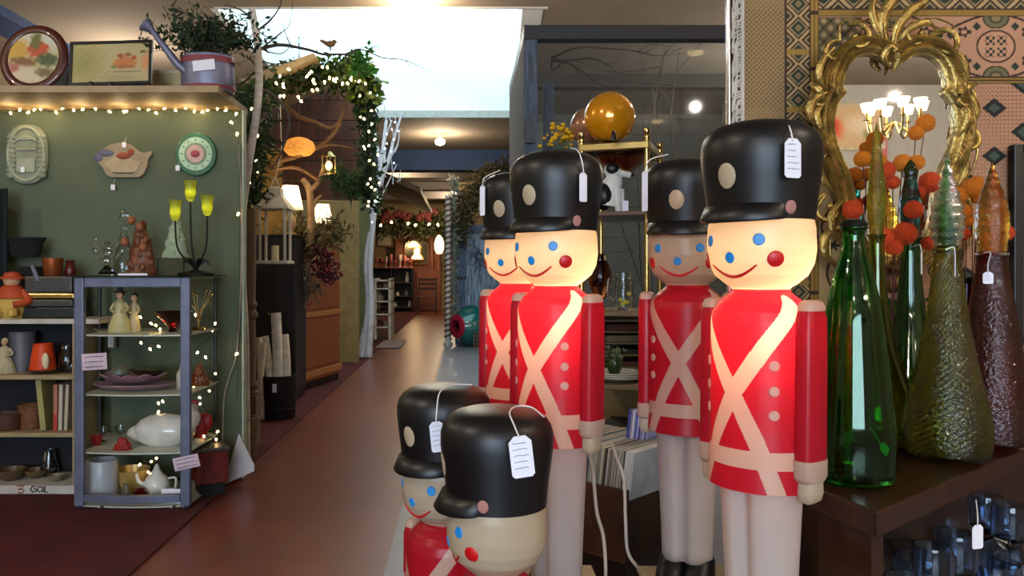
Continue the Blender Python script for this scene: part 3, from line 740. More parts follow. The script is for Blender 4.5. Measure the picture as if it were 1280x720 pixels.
# tall green bottle, nearest
b1 = bottle(1067, 1.53, TZ, [(.056, .001), (.070, .008), (.074, .04), (.073, .10), (.065, .19), (.055, .28), (.047, .34), (.036, .39), (.025, .43), (.0200, .46), (.021, .478), (.026, .484), (.024, .487)], gG,
            'tall tapering green glass bottle at the front left of the corner table', ribs=0)
MB().lathe([(.001, .486), (.024, .486), (.026, .492), (.020, .499), (.001, .502)], wloc(b1), 20).obj('cap', gCap, b1, smooth=True)
price_tag(b1, P(1101, 556, 1.50), .018, .028, [P(1088, 535, 1.50), P(1096, 546, 1.5), P(1101, 557, 1.498)], yaw=.5, roll=-.9, lines=0)
bottle(1096, 1.84, TZ, [(.050, .001), (.072, .012), (.083, .05), (.079, .10), (.060, .17), (.036, .25), (.022, .34), (.017, .42), (.016, .47), (.021, .485), (.019, .487)], gY,
       'slender olive yellow bottle with a long spike stopper behind the green one', [(.012, .47), (.014, .49), (.019, .53), (.021, .56), (.016, .62), (.008, .70), (.001, .745)], glass('olive_stopper', (.80, .80, .15), bump=.7, bscale=120))
b3 = bottle(1138, 1.93, TZ, [(.045, .001), (.066, .012), (.074, .06), (.070, .12), (.052, .20), (.034, .29), (.024, .38), (.021, .45), (.026, .475), (.029, .48), (.026, .484)], gT,
            'teal ribbed bottle with a dark stopper between two green bottles', [(.014, .47), (.018, .49), (.022, .53), (.024, .57), (.014, .62), (.016, .64), (.010, .66), (.001, .672)], glass('teal_stopper', (.15, .42, .36), bump=.5), ribs=14)
price_tag(b3, P(1152, 316, 1.86), .018, .050, [P(1142, 308, 1.89), P(1150, 306, 1.87), P(1152, 319, 1.858)], yaw=.9, lines=0)
b4 = bottle(1184, 1.70, TZ, [(.050, .001), (.074, .010), (.083, .045), (.080, .10), (.064, .17), (.049, .24), (.038, .31), (.030, .38), (.025, .425), (.027, .44), (.031, .446), (.028, .45)], gH,
            'hammered gold green bottle with a pointed green stopper', [(.018, .44), (.022, .45), (.030, .475), (.033, .505), (.029, .54), (.018, .58), (.009, .615), (.003, .645), (.001, .652)], gHs, dim=.0028)
price_tag(b4, P(1194, 318, 1.655), .014, .046, [P(1182, 312, 1.66), P(1192, 309, 1.656), P(1194, 320, 1.653)], yaw=1.0, lines=0)
bottle(1208, 2.0, TZ, [(.04, .001), (.046, .01), (.046, .20), (.043, .29), (.038, .33), (.036, .37), (.038, .385), (.034, .388)], gB, 'straight dark blue glass vase between the hammered and amethyst bottles', name='glass_vase')
b5 = bottle(1240, 1.84, TZ, [(.050, .001), (.073, .008), (.076, .04), (.071, .12), (.062, .20), (.052, .28), (.042, .34), (.034, .39), (.031, .42), (.036, .436), (.038, .442), (.034, .446)], gP,
            'amethyst brown textured bottle with a flame shaped amber stopper', [(.022, .43), (.026, .445), (.033, .48), (.035, .52), (.029, .56), (.017, .60), (.008, .63), (.001, .652)], gA, dim=.0014)
price_tag(b5, P(1235, 340, 1.775), .021, .026, [P(1230, 316, 1.80), P(1238, 316, 1.78), P(1235, 330, 1.775), P(1235, 342, 1.772)], yaw=-.15)
bottle(1116, 2.03, TZ, [(.04, .001), (.052, .012), (.055, .06), (.04, .12), (.022, .20), (.016, .30), (.02, .33)], glass('mint_glass', (.50, .85, .62)), 'small pale green bottle low behind the tall green bottle')
# craspedia and pompom flowers
om = mat('orange_pompom', (.95, .56, .12), .95, bump=1, bscale=400); rm = mat('red_pompom', (.92, .32, .11), .95, bump=1, bscale=400); stm = mat('flower_stem', (.30, .12, .10), .7)
def pom(px, py, Y, rpx, m, base):
    c = P(px, py, Y); r = rpx*Y/1000; random.seed(int(px*7+py))
    nm = 'orange' if m is om else 'red orange'
    t = thing('pompom_flower', '%s %s pompom flower %s' % (base[2], nm, base[1]), 'flower', base[0], 'pompom flowers by the mirror')
    mid = (Vector(base[0])+c)/2+Vector((random.uniform(-.015, .015), random.uniform(-.01, .01), 0))
    MB().tube([base[0], mid, c], .0013, 6, smooth=4).obj('stem', stm, t, smooth=True)
    b = MB(); N = 420; vs = []
    b.sph(c, r*.86, seg=22, rings=14)
    ga = PI*(3-math.sqrt(5))
    for i in range(N):
        z = 1-2*(i+.5)/N; q = math.sqrt(1-z*z); d = Vector((q*math.cos(ga*i), q*math.sin(ga*i), z)); p = c+d*r*.82
        a = d.orthogonal().normalized(); e = d.cross(a); k = r*.055; tip = c+d*r*random.uniform(.97, 1.07)
        b.add([p+a*k, p-a*k*.5+e*k*.87, p-a*k*.5-e*k*.87, tip], [(0, 1, 3), (1, 2, 3), (2, 0, 3)])
    b.obj('flower_head', m, t, smooth=False)
vA = (Vector(((1125-580)*1.93/1000, 1.99, TZ+.10))); vB = Vector(((1208-580)*2.0/1000, 2.0, TZ+.10))
LA = (vA, 'of the left bunch in front of the mirror'); LB = (vB, 'of the right bunch in the dark blue vase')
for lst, (pv, bn) in ((((1157, 154, 12, om), (1145, 166, 10, om), (1078, 199, 11, om), (1096, 201, 12, om), (1106, 213, 13, rm), (1128, 204, 12, om), (1146, 203, 10, om), (1136, 218, 8, om), (1162, 228, 14, rm), (1116, 228, 9, rm), (1066, 262, 13, rm),
                     (1142, 262, 12, rm), (1105, 297, 13, rm), (1131, 292, 15, rm), (1118, 309, 11, rm), (1133, 243, 8, rm), (1103, 262, 8, om), (1160, 304, 9, rm), (1148, 240, 9, rm)), LA), (((1196, 245, 12, om), (1215, 235, 13, om), (1202, 265, 12, om), (1223, 246, 10, om), (1209, 276, 8, om), (1258, 291, 10, rm), (1204, 292, 9, rm), (1250, 354, 6, rm), (1221, 228, 9, om), (1190, 272, 8, om)), LB)):
    rank = {}
    for px, py, r, m in sorted(lst, key=lambda q: q[1]):
        rank[m.name] = rank.get(m.name, 0)+1; n_ = rank[m.name]
        pom(px, py, (1.95 if py < 250 else 1.90) if pv is vA else 1.97, r, m, (pv, bn, 'highest' if n_ == 1 else ordinal(n_)+' highest'))
# glassware on the shelf below
SZ = TZ-.30; random.seed(11)
cg = glass('cool_clear_glass', (.82, .88, .95))
gl = [(1120, 1.50, 0), (1165, 1.55, 1), (1150, 1.72, 2), (1196, 1.62, 1), (1215, 1.75, 0), (1240, 1.70, 2), (1262, 1.82, 1), (1275, 1.72, 2), (1190, 1.86, 0), (1232, 1.90, 1), (1140, 1.60, 2), (1256, 1.95, 0)]
lbs = ['%s glass tumbler on the dark shelf under the corner table', '%s stemmed goblet on the dark shelf under the corner table', '%s round glass bowl on the dark shelf under the corner table']
wh = ['leftmost', 'second left', 'short rear', 'tagged', 'middle rear', 'right middle', 'far right', 'rightmost front', 'deep rear', 'hidden rear', 'small left', 'back right']
for i, (px, Y, k) in enumerate(gl):
    x = (px-580)*Y/1000
    pr = [[(.001, 0), (.030, .001), (.034, .01), (.037, .10), (.035, .10), (.031, .014), (.001, .012)],
          [(.001, 0), (.033, .001), (.03, .005), (.006, .012), (.005, .06), (.02, .075), (.036, .10), (.039, .14), (.034, .17), (.032, .17), (.036, .14), (.033, .10), (.001, .08)],
          [(.001, 0), (.025, .001), (.045, .02), (.056, .05), (.052, .085), (.049, .085), (.052, .05), (.042, .023), (.001, .008)]][k]
    t = thing(('glass_tumbler', 'glass_goblet', 'glass_bowl')[k], lbs[k] % wh[i], 'glassware', (x, Y, SZ), 'glassware under the corner table')
    MB().lathe(pr, (x, Y, SZ+.001), 24).obj('bowl', cg, t, smooth=True)
    if wh[i] == 'tagged': price_tag(t, P(1222, 656, 1.5), .026, .045, [P(1220, 625, 1.54), P(1222, 645, 1.5), P(1222, 658, 1.498)], yaw=.3, lines=0)
# dark picture frame at the right edge
t = thing('picture_frame', 'black framed picture on the tapestry at the right picture edge', 'picture', P(1320, 300, 2.12))
MB().box(P(1268, 0, 2.1).x, P(1280, 0, 2.1).x, 2.10, 2.125, P(0, 432, 2.1).z, P(0, 180, 2.1).z).box(P(1400, 0, 2.1).x, P(1412, 0, 2.1).x, 2.10, 2.125, P(0, 432, 2.1).z, P(0, 180, 2.1).z).box(P(1280, 0, 2.1).x, P(1400, 0, 2.1).x, 2.10, 2.125, P(0, 432, 2.1).z, P(0, 422, 2.1).z).box(P(1280, 0, 2.1).x, P(1400, 0, 2.1).x, 2.10, 2.125, P(0, 190, 2.1).z, P(0, 180, 2.1).z).obj('frame', black, t, bevel=.003)
MB().box(P(1280, 0, 2.1).x, P(1400, 0, 2.1).x, 2.112, 2.12, P(0, 422, 2.1).z, P(0, 190, 2.1).z).obj('picture', mat('dark_picture', (.16, .14, .16), .5, scale=4, col2=(.30, .24, .18)), t)

# ------------------------------------------------------------ what the mirror sees: chandelier, poster, wall
def refl(px, py, d):
    """point seen in the mirror after total distance d"""
    a = (px-580)/1000; return Vector((a*d, 2*MY-d, H+(340-py)*d/1000))
cc = refl(1118, 140, 6.0)
ch = thing('chandelier', 'brass candle chandelier with lit bulbs seen in the gold mirror', 'chandelier', (cc.x, cc.y, CE))
MB().lathe([(.001, 0), (.07, -.01), (.07, -.03), (.012, -.05), (.012, -.35), (.02, -.37), (.05, -.42), (.02, -.47), (.03, -.52), (.012, -.60), (.001, -.62)], (cc.x, cc.y, CE), 20).obj('stem', brass, ch, smooth=True)
for k in range(8):
    a = 2*PI*k/8+.2; dx, dy = math.cos(a), math.sin(a); z = cc.z-.06
    ar = MB().tube([(cc.x+dx*.02, cc.y+dy*.02, z-.02), (cc.x+dx*.12, cc.y+dy*.12, z-.12), (cc.x+dx*.17, cc.y+dy*.17, z-.09), (cc.x+dx*.19, cc.y+dy*.19, z)], .008, 8, smooth=6)
    ar.lathe([(.001, 0), (.03, .005), (.012, .012), (.011, .06), (.001, .06)], (cc.x+dx*.19, cc.y+dy*.19, z), 14).obj('arm', brass, ch, smooth=True)
    MB().lathe([(.001, 0), (.030, .004), (.036, .03), (.048, .07), (.001, .07)], (cc.x+dx*.19, cc.y+dy*.19, z+.06), 12).obj('bulb', glow('candle_bulb', (1, .92, .78), 4), ch, smooth=True)
lamp('chandelier_light', (cc.x, cc.y, cc.z+.12), 70, (1, .82, .6), .03, ch)
pc = refl(1067, 155, 11.3)
t = thing('wall_poster', 'wide floral poster seen in the mirror', 'poster', pc)
def flo(U, V): return blobs(U, V, (.80, .68, .52), [(.75, .45, .25, .4, (.86, .35, .2), 2), (.72, .5, .1, .2, (.75, .15, .1), 3), (.3, .55, .3, .35, (.88, .8, .68), 1.5), (.15, .3, .15, .2, (.6, .6, .4), 2), (.92, .7, .08, .2, (.4, .4, .25), 2)])
wy = -7.39
Mp = Matrix.Translation((pc.x, wy+.03, pc.z-.29)) @ Matrix.Rotation(PI, 4, 'Z')
pm = vcmat('painted_picture', .6)
grid_vc('picture', 1.0, .58, 60, 36, flo, pm, Mp, t)
MB().box(pc.x-.56, pc.x+.56, wy+.003, wy+.025, pc.z-.34, pc.z+.34).obj('frame', cream, t, bevel=.005)
struct(MB().box(1.6, 4.99, wy, wy+.06, pc.z-.54, pc.z-.38).obj('trim_8', mat('dark_rail', (.08, .08, .10), .5)))
t = thing('small_sign', 'small pink and white card sign seen in the mirror', 'sign', refl(1108, 176, 11.3))
q = refl(1108, 182, 11.3); MB().box(q.x-.10, q.x+.10, wy+.061, wy+.066, q.z-.15, q.z+.15).obj('card', mat('pink_card', (.8, .45, .48), .6), t)
MB().box(q.x-.07, q.x+.07, wy+.067, wy+.069, q.z-.02, q.z+.10).obj('panel', white, t)
# ------------------------------------------------------------ glass booth behind the brass stand
bY = 5.0; bx = .375
bwood = mat('weathered_blue', (.33, .37, .43), .8, var=.2, scale=6, stretch=(8, 8, 1), bump=.3)
bm = thing('booth_frame', 'dark beamed display booth frame with blue grey posts', 'booth', (1.1, 5.8, 0))
dk = mat('dark_beam', (.09, .085, .10), .55)
MB().box(bx, 1.9, bY, bY+.09, H+1.455, H+1.545).obj('beam', dk, bm, bevel=.005)
MB().box(bx, bx+.06, bY+.09, 6.65, H+1.455, H+1.545).obj('beam', mat('navy_beam', (.10, .15, .22), .5), bm, bevel=.005)
MB().box(bx, bx+.085, bY, bY+.09, .003, H+1.455).obj('post', bwood, bm, bevel=.005)
MB().box(P(680, 0, 6).x, P(692, 0, 6).x, 6, 6.07, .003, H+1.43).obj('post', bwood, bm, bevel=.004)
sb = MB()
for k in range(9): sb.box(bx, bx+.025, 5.10+k*.168, 5.10+k*.168+.163, .003, H+1.454)
sb.obj('plank_side', bwood, bm)
MB().box(bx+.086, 1.9, bY+.04, bY+.046, .3, H+1.454).obj('glass_pane', pane_mat('booth_glass'), bm)
MB().box(P(656, 0, bY).x, P(667, 0, bY).x, bY-.03, bY-.001, P(0, 180, bY).z, P(0, 151, bY).z).obj('hinge', black, bm, bevel=.003)
struct(MB().box(.9, 5, 10.9, 11.1, CE-.18, CE).obj('trim_9', mat('grey_brown_beam', (.26, .24, .22), .8)))
sw = MB()
for k in range(17): sw.box(1.0, 5, 13.7, 13.73-.004*(k % 2), .003+.25*k, .003+.25*k+.244)
struct(sw.box(1.0, 5, 13.73, 13.8, .003, CE).obj('wall_booth', mat('grey_siding', (.40, .39, .36), .8, var=.06)))
# hutch behind the stand: grey horizontal boards
# bare branches in the booth
def branch_set(name, lab, cat, start, tips, m, r0=.008, seed=1, jit=.05, sub=5, par=None):
    random.seed(seed); b = MB()
    for tp in tips:
        a = Vector(start); c = Vector(tp); pts = [a.lerp(c, q/5)+Vector([random.gauss(0, jit)*(0 < q < 5) for _ in range(3)]) for q in range(6)]
        cs = crom(pts, 4); b.tube(cs, (r0, r0*.25), 6)
        for _ in range(sub):
            i = random.randrange(5, len(cs)-1); d = (cs[i+1]-cs[i]).normalized()+Vector([random.gauss(0, .6) for _ in range(3)]); L = (c-a).length*random.uniform(.12, .3)
            e = cs[i]+d.normalized()*L; b.tube([cs[i], cs[i].lerp(e, .5)+Vector([random.gauss(0, L*.08) for _ in range(3)]), e], (r0*.45, r0*.12), 5, smooth=3)
    if par is not None: return b.obj(name, m, par, smooth=True)
    o = b.obj(name, m, loc=start, smooth=True); return tag(o, lab, cat)
br_m = mat('bare_twig', (.42, .37, .32), .8)
branch_set('dried_branches', 'spray of bare dried branches inside the glass booth', 'branches', P(835, 620, 5.7), [P(815, 110, 5.9), P(850, 60, 5.6), P(790, 150, 5.8), P(870, 190, 5.6), P(830, 55, 5.8), P(765, 190, 5.7), P(905, 130, 5.7)], br_m, .012, 3)
branch_set('dried_branches', 'thin bare branch arching high across the glass booth', 'branches', P(690, 72, 5.5), [P(815, 138, 5.5), P(740, 95, 5.6), P(800, 92, 5.4), P(860, 65, 5.5)], twig, .007, 8, .03)
# ------------------------------------------------------------ things on the ledge of the green wall
LZ = H+1.13; LY = 5.05
def lz(py, Y): return H+(340-py)*Y/1000
t = thing('oval_plaque', 'oval wooden framed autumn cottage picture leaning at the left end of the ledge', 'picture', (P(36, 0, LY).x, LY, LZ+.001))
Mo = Matrix.Translation((P(36, 0, LY).x, LY-.02, LZ)) @ Matrix.Rotation(-.16, 4, 'X') @ Matrix.Rotation(.12, 4, 'Y')
rx, rz = .205, .215
fb = MB(); ring = [(rx*math.cos(2*PI*k/48), 0, rz+.01+rz*math.sin(2*PI*k/48)) for k in range(48)]
fb.tube([Mo @ Vector((x*.9, 0, (z-rz-.01)*.9+rz+.01)) for x, _, z in ring], .032, 10, closed=True, flat=.6).obj('frame', mat('mahogany', (.27, .10, .07), .35, coat=.3), t, smooth=True)
def cott(U, V): return blobs(U, V, (.66, .62, .46), [(.5, .85, .6, .3, (.70, .70, .62), 2), (.2, .6, .25, .25, (.70, .55, .22), 2), (.55, .66, .22, .17, (.66, .27, .12), 3), (.48, .8, .12, .2, (.36, .36, .16), 2), (.75, .5, .25, .14, (.26, .30, .16), 2), (.35, .42, .3, .1, (.45, .32, .18), 2), (.4, .2, .5, .18, (.72, .66, .56), 2), (.75, .28, .2, .1, (.40, .34, .22), 2), (.2, .3, .12, .1, (.6, .35, .3), 2)])
o = grid_vc('picture', 2*rx*.9, 2*rz*.9, 90, 90, cott, pm, Mo @ T(0, -.012, .03), t)
me = o.data; import bmesh
bm_ = bmesh.new(); bm_.from_mesh(me); off_ = wloc(t); Mi = (Mo @ T(0, -.012, .03)).inverted()
kill = [v for v in bm_.verts if ((lambda q: (q.x/(rx*.89))**2+((q.z-rz*.9)/(rz*.89))**2 > 1)(Mi @ (v.co+off_)))]
bmesh.ops.delete(bm_, geom=kill, context='VERTS'); bm_.to_mesh(me); bm_.free()
MB().lathe([(.001, 0), (1, 0), (1, .006), (.001, .006)], seg=48, M=Mo @ T(0, .004, rz+.01) @ Matrix.Diagonal((rx*.93, 1, rz*.93, 1)) @ Matrix.Rotation(PI/2, 4, 'X')).obj('backing', dark, t)
t = thing('fruit_picture', 'black framed fruit bowl picture leaning on the ledge on a small easel', 'picture', (P(138, 0, LY).x, LY, LZ+.001))
Mf = Matrix.Translation((P(138, 0, LY).x, LY, LZ+.05)) @ Matrix.Rotation(-.14, 4, 'X') @ Matrix.Rotation(-.03, 4, 'Y')
W, Hh = .52, .29
MB().box(-W/2, W/2, -.012, .012, 0, .018, M=Mf).box(-W/2, W/2, -.012, .012, Hh-.018, Hh, M=Mf).box(-W/2, -W/2+.018, -.012, .012, .018, Hh-.018, M=Mf).box(W/2-.018, W/2, -.012, .012, .018, Hh-.018, M=Mf).obj('frame', black, t)
def fruit(U, V): return blobs(U, V, (.66, .60, .42), [(.15, .5, .35, .7, (.52, .50, .26), 1), (.68, .5, .18, .17, (.68, .42, .22), 3), (.68, .40, .16, .06, (.60, .36, .22), 3), (.62, .68, .05, .07, (.55, .30, .14), 3), (.72, .70, .05, .07, (.50, .34, .16), 3), (.80, .62, .04, .06, (.62, .28, .12), 3), (.54, .40, .04, .05, (.40, .48, .20), 3), (.95, .5, .08, .3, (.75, .5, .3), 1.5), (.7, .27, .3, .03, (.5, .46, .36), 2), (.6, .12, .4, .12, (.56, .52, .36), 1)])
grid_vc('picture', W-.03, Hh-.03, 100, 60, fruit, pm, Mf @ T(0, -.004, .015), t)
MB().box(-W/2+.01, W/2-.01, .002, .008, .01, Hh-.01, M=Mf).obj('backing', dark, t)
x = P(130, 0, LY).x
MB().box(x-.07, x+.07, LY-.05, LY+.10, LZ+.001, LZ+.02).box(x-.07, x-.05, LY-.06, LY-.035, LZ+.02, LZ+.06).box(x+.05, x+.07, LY-.06, LY-.035, LZ+.02, LZ+.06).bar((x, LY+.09, LZ+.02), (x, LY+.04, LZ+.28), .015).obj('easel', black, t)
t = thing('tan_print', 'small cream print standing behind the watering can spout', 'picture', (P(208, 0, 5.35).x, 5.35, LZ))
x = P(208, 0, 5.35).x
MB().box(x-.14, x+.14, 5.35, 5.365, LZ+.001, LZ+.22).obj('frame', cream, t)
grid_vc('picture', .24, .18, 30, 24, lambda U, V: blobs(U, V, (.66, .60, .42), [(.5, .5, .25, .3, (.58, .50, .30), 1.5), (.5, .15, .3, .04, (.35, .3, .2), 2)]), pm, T(x, 5.347, LZ+.02), t)
t = thing('blue_box', 'pale blue box standing behind the framed pictures on the ledge', 'box', (P(84, 0, 5.4).x, 5.45, LZ))
x = P(90, 0, 5.45).x; MB().box(x-.10, x+.12, 5.42, 5.5, LZ+.001, LZ+.27).obj('box', mat('dull_blue', (.34, .38, .46), .7), t, bevel=.004)
MB().box(x-.11, x+.13, 5.41, 5.51, LZ+.27, LZ+.29).obj('lid', mat('dull_blue2', (.42, .45, .52), .7), t, bevel=.004)
# watering can with greenery
wx, wy_ = P(256, 0, 5.0).x, 5.06
t = thing('watering_can', 'grey blue watering can with faded red bands and a white label at the ledge end', 'watering can', (wx, wy_, LZ+.001))
gal = mat('galvanised', (.44, .45, .54), .45, metal=.4); rb = mat('faded_red', (.50, .22, .26), .6)
MB().lathe([(.001, .001), (.165, .001), (.168, .01), (.160, .225), (.154, .23), (.15, .222), (.150, .02), (.001, .02)], (wx, wy_, LZ), 32, sy=.8).obj('body', gal, t, smooth=True)
for z0, z1, r0 in ((.012, .035, .1695), (.175, .212, .1645)): MB().lathe([(r0, z0), (r0+.002, z0+.004), (r0+.001, z1-.004), (r0-.001, z1)], (wx, wy_, LZ), 32, sy=.8).obj('red_band', rb, t, smooth=True)
sp = [P(231, 92, 5.0), P(222, 80, 4.98), P(205, 58, 4.96), P(190, 38, 4.95)]
sp[0].x += .03
s_ = MB().tube(sp, (.030, .016), 12, smooth=4).obj('spout', gal, t, smooth=True)
d = (sp[3]-sp[2]).normalized(); Ms = Matrix.Translation(sp[3]) @ (d+Vector((-.5, 0, .15))).to_track_quat('Z', 'Y').to_matrix().to_4x4()
MB().lathe([(.015, -.01), (.018, .0), (.048, .05), (.046, .058), (.001, .062)], seg=20, M=Ms).obj('rose', gal, s_, smooth=True)
MB().tube([(wx+.04, wy_+.12, LZ+.06), (wx+.08, wy_+.22, LZ+.10), (wx+.08, wy_+.22, LZ+.22), (wx+.02, wy_+.10, LZ+.225)], .010, 8, smooth=6).obj('handle', gal, t, smooth=True)
MB().box(-.068, .068, -.002, .001, -.03, .035, M=Matrix.Translation((wx+.02, wy_-.139, LZ+.14)) @ Matrix.Rotation(-.1, 4, 'Y')).obj('label_card', paper, t)
t = thing('potted_greenery', 'bushy dark green sprigs growing out of the watering can', 'plant', (wx, wy_, LZ+.03))
random.seed(21); st = MB(); lf = MB()
for k in range(80):
    a = random.uniform(0, 6.28); q = random.uniform(.05, .34); tip = Vector((wx+q*1.3*math.cos(a), wy_+q*.8*math.sin(a), LZ+.24+random.uniform(.0, .27)))
    mid = Vector((wx+q*.4*math.cos(a), wy_+q*.3*math.sin(a), LZ+.26+random.uniform(0, .1)))
    c = crom([(wx, wy_, LZ+.03), mid, tip], 8); st.tube(c, (.003, .0012), 5); lf.leaves(c[8:], 16, .05, .016, 0, .45)
for tx, ty in ((208, 5), (215, 22), (225, 10), (212, 32), (300, 60), (316, 70)):
    c = crom([(wx, wy_, LZ+.1), (wx, wy_, LZ+.26), P((tx+256)/2, ty+14, 5.05), P(tx, ty, 5.0)], 8); st.tube(c, (.003, .001), 5); lf.leaves(c[10:], 14, .04, .006, 0, .3)
st.obj('stem', twig, t, smooth=True); lf.obj('foliage', dkgreen, t)

# ------------------------------------------------------------ string lights
def string_lights(name, lab, pts, nb, m=warm, r=.008, wr=.0022, jit=.012, sm=6, seed=1, par=None, halo=None):
    random.seed(seed); c = crom(pts, sm); t = thing(name, lab, 'string lights', c[0])
    MB().tube(c, wr, 5).obj('wire', wire_m, t)
    b0 = None; L = len(c)
    for i in range(nb):
        p = c[min(L-1, int((i+.5)/nb*L))]+Vector([random.uniform(-jit, jit), random.uniform(-jit, 0), random.uniform(-jit, jit)])
        if b0 is None:
            b0 = MB().lathe([(.001, -1.2), (.5, -1.1), (.55, -.3), (.9, .1), (.85, .8), (.4, 1.3), (.001, 1.5)], seg=10, M=Matrix.Diagonal((r, r, r, 1))).obj('bulb', m, t, smooth=True, world=False); o = b0
        else: o = b0.copy(); COL.objects.link(o); o.parent = t
        if i % 3 == 1 and name == 'ledge_lights': pass
        o.location = p-wloc(t); o.rotation_euler = (random.uniform(-1, 1), random.uniform(-1, 1), 0)
    return t
pts = []
for i, (x, y) in enumerate([(-10, 130), (10, 142), (24, 128), (38, 140), (48, 130), (66, 140), (78, 130), (94, 133), (112, 134), (130, 132), (152, 135), (160, 128), (182, 127), (190, 138), (204, 130), (220, 128), (236, 129), (244, 138), (260, 139), (270, 126), (286, 134), (297, 145)]):
    Y = 5.385 if y > 136 else 5.33
    if x > 280: Y = 5.33
    p = P(x, y, Y); p.z = min(p.z, H+1.078); pts.append(p)
t = string_lights('string_lights', 'warm string lights tucked under the ledge of the green wall', pts, 26, r=.009, seed=5)
for i in range(6): lamp('glow_light', pts[2+i*3]+Vector((0, -.12, -.05)), .75, (1, .74, .4), .03, t)
string_lights('string_lights', 'short string of lights falling down the pale end of the green wall', [P(297, 146, 5.33), P(286, 158, 5.35), P(298, 172, 5.34), P(300, 250, 5.33), P(299, 380, 5.33), P(296, 500, 5.33)], 4, seed=9, r=.010)

# ------------------------------------------------------------ wall plaques
gy = 5.385
def plaque(name, lab, cat, cx, cy, w, h, m, fn, poly=None, rim=None, rot=0):
    c = P(cx, cy, gy); t = thing(name, lab, cat, c)
    w *= gy/1000; h *= gy/1000
    pl = poly or [(math.cos(2*PI*k/40), math.sin(2*PI*k/40)) for k in range(40)]
    R = Matrix.Translation(c) @ Matrix.Rotation(rot, 4, 'Y')
    MB().prism([(x*w/2, z*h/2) for x, z in pl], -.02, .012, M=R).obj('board', m, t, bevel=.006)
    return t, R, w, h
cg_ = mat('cream_green', (.50, .53, .45), .7)
t, R, w_, h_ = plaque('oval_wreath_plaque', 'pale green oval arched relief plaque at the left on the green wall', 'wall plaque', 35, 193, 52, 74, cg_, None,
    [(math.copysign(abs(math.cos(a))**.75, math.cos(a)), math.copysign(abs(math.sin(a))**.85, math.sin(a))) for a in [2*PI*k/48 for k in range(48)]])
ring = [R @ Vector((w_*.43*math.cos(a), -.024, h_*.45*math.sin(a))) for a in [2*PI*k/40 for k in range(40)]]
MB().tube(ring, .012, 8, closed=True).obj('rim', mat('cream_green_light', (.58, .61, .52), .6), t, smooth=True)
for s_ in (-1, 1):
    rb_ = MB()
    for k in range(9): rb_.sph(R @ Vector((s_*w_*.36, -.024, -h_*.36+k*h_*.08)), .024, (1.4, .5, .9), 10, 8)
    rb_.obj('leaf_relief', cg_, t, smooth=True)
b = MB().tube([R @ Vector((q, -.024, .10-.0*q)) for q in (-.07, 0, .07)], .007, 6).tube([R @ Vector((q, -.024, .03)) for q in (-.07, 0, .07)], .007, 6)
b.tube([R @ Vector((-.07+.14*q/8, -.024, .085+.03*math.sin(q*PI/8))) for q in range(9)], .008, 6).box(-.06, .06, -.03, -.02, -.12, -.03, M=R).obj('relief', mat('cream_green_light', (.58, .61, .52), .6), t, smooth=True)
pig = [(-1, .15), (-.92, .35), (-.75, .62), (-.5, .9), (-.2, 1.0), (.1, .98), (.35, .8), (.55, .52), (.72, .42), (.98, .55), (1.0, .35), (.86, .05), (.84, -.3), (.72, -.75), (.55, -.96), (-.4, -.98), (-.62, -.85), (-.75, -.45), (-.95, -.1)]
t, R, w_, h_ = plaque('hen_plaque', 'cream hen shaped painted wooden plaque in the middle of the green wall', 'wall plaque', 156, 201, 70, 44, mat('hen_board', (.58, .52, .42), .7), None, pig)
MB().prism([(x*w_*.33, z*h_*.22-.03) for x, z in pig], -.024, -.020, M=R).obj('wing', mat('hen_wing', (.66, .59, .47), .7), t)
MB().sph(R @ Vector((.0, -.022, .03)), .03, (1.6, .3, .8)).sph(R @ Vector((.05, -.022, .055)), .022, (1, .3, 1)).obj('red_flower', mat('dusty_red', (.55, .25, .16), .7), t, smooth=True)
MB().sph(R @ Vector((-.12, -.022, .05)), .035, (1.6, .25, .7)).sph(R @ Vector((-.17, -.022, .02)), .03, (1, .25, 1)).obj('blue_flower', mat('dusty_blue', (.36, .36, .44), .7), t, smooth=True)
b = MB(); b.tube([R @ Vector((-.07+.14*q/20, -.024, -.085+.004*math.sin(q*2.1))) for q in range(21)], .003, 4).obj('writing', mat('faded_ink', (.35, .3, .22), .8), t)
t, R, w_, h_ = plaque('round_clock', 'round green rimmed plate clock at the right on the green wall', 'clock', 246, 193, 50, 54, mat('clock_green', (.16, .38, .24), .4, coat=.3), None)
def disc(R, r, y0, y1, name, m, t, sx=1):
    return MB().prism([(r*sx*math.cos(2*PI*k/36), r*math.sin(2*PI*k/36)) for k in range(36)], y0, y1, M=R).obj(name, m, t)
disc(R, .112, -.026, -.021, 'dial', mat('mint', (.66, .78, .66), .5), t); disc(R, .075, -.029, -.027, 'centre_ring', mat('sage', (.46, .55, .42), .5), t); disc(R, .058, -.032, -.030, 'centre', mat('rose_cream', (.76, .62, .58), .5), t)
MB().sph(R @ Vector((0, -.033, 0)), .03, (1, .2, .8)).obj('rose', mat('rose_pink', (.62, .25, .30), .6), t, smooth=True)
b = MB()
for k in range(12):
    a = 2*PI*k/12; b.box(-.003, .003, -.0285, -.0265, .086, .102, M=R @ Matrix.Rotation(a, 4, 'Y'))
b.obj('hour_mark', mat('clock_green', (.16, .38, .24), .4), t)
for i, (px, py, wh_) in enumerate(((28, 212, 'on the oval relief plaque'), (141, 234, 'under the hen plaque'), (155, 181, 'above the hen plaque'), (222, 210, 'left of the green clock'))):
    c = P(px, py, 5.345); t = thing('price_tag', 'tiny white price tag hanging %s' % wh_, 'price tag', c)
    MB().box(c.x-.014, c.x+.014, 5.345, 5.347, c.z-.018, c.z+.018).obj('card', paper, t, bevel=.0005)
    MB().tube([c+Vector((0, .001, .018)), c+Vector((.003, .02, .045)), c+Vector((0, .035, .06))], .001, 4).obj('string', string_m, t)
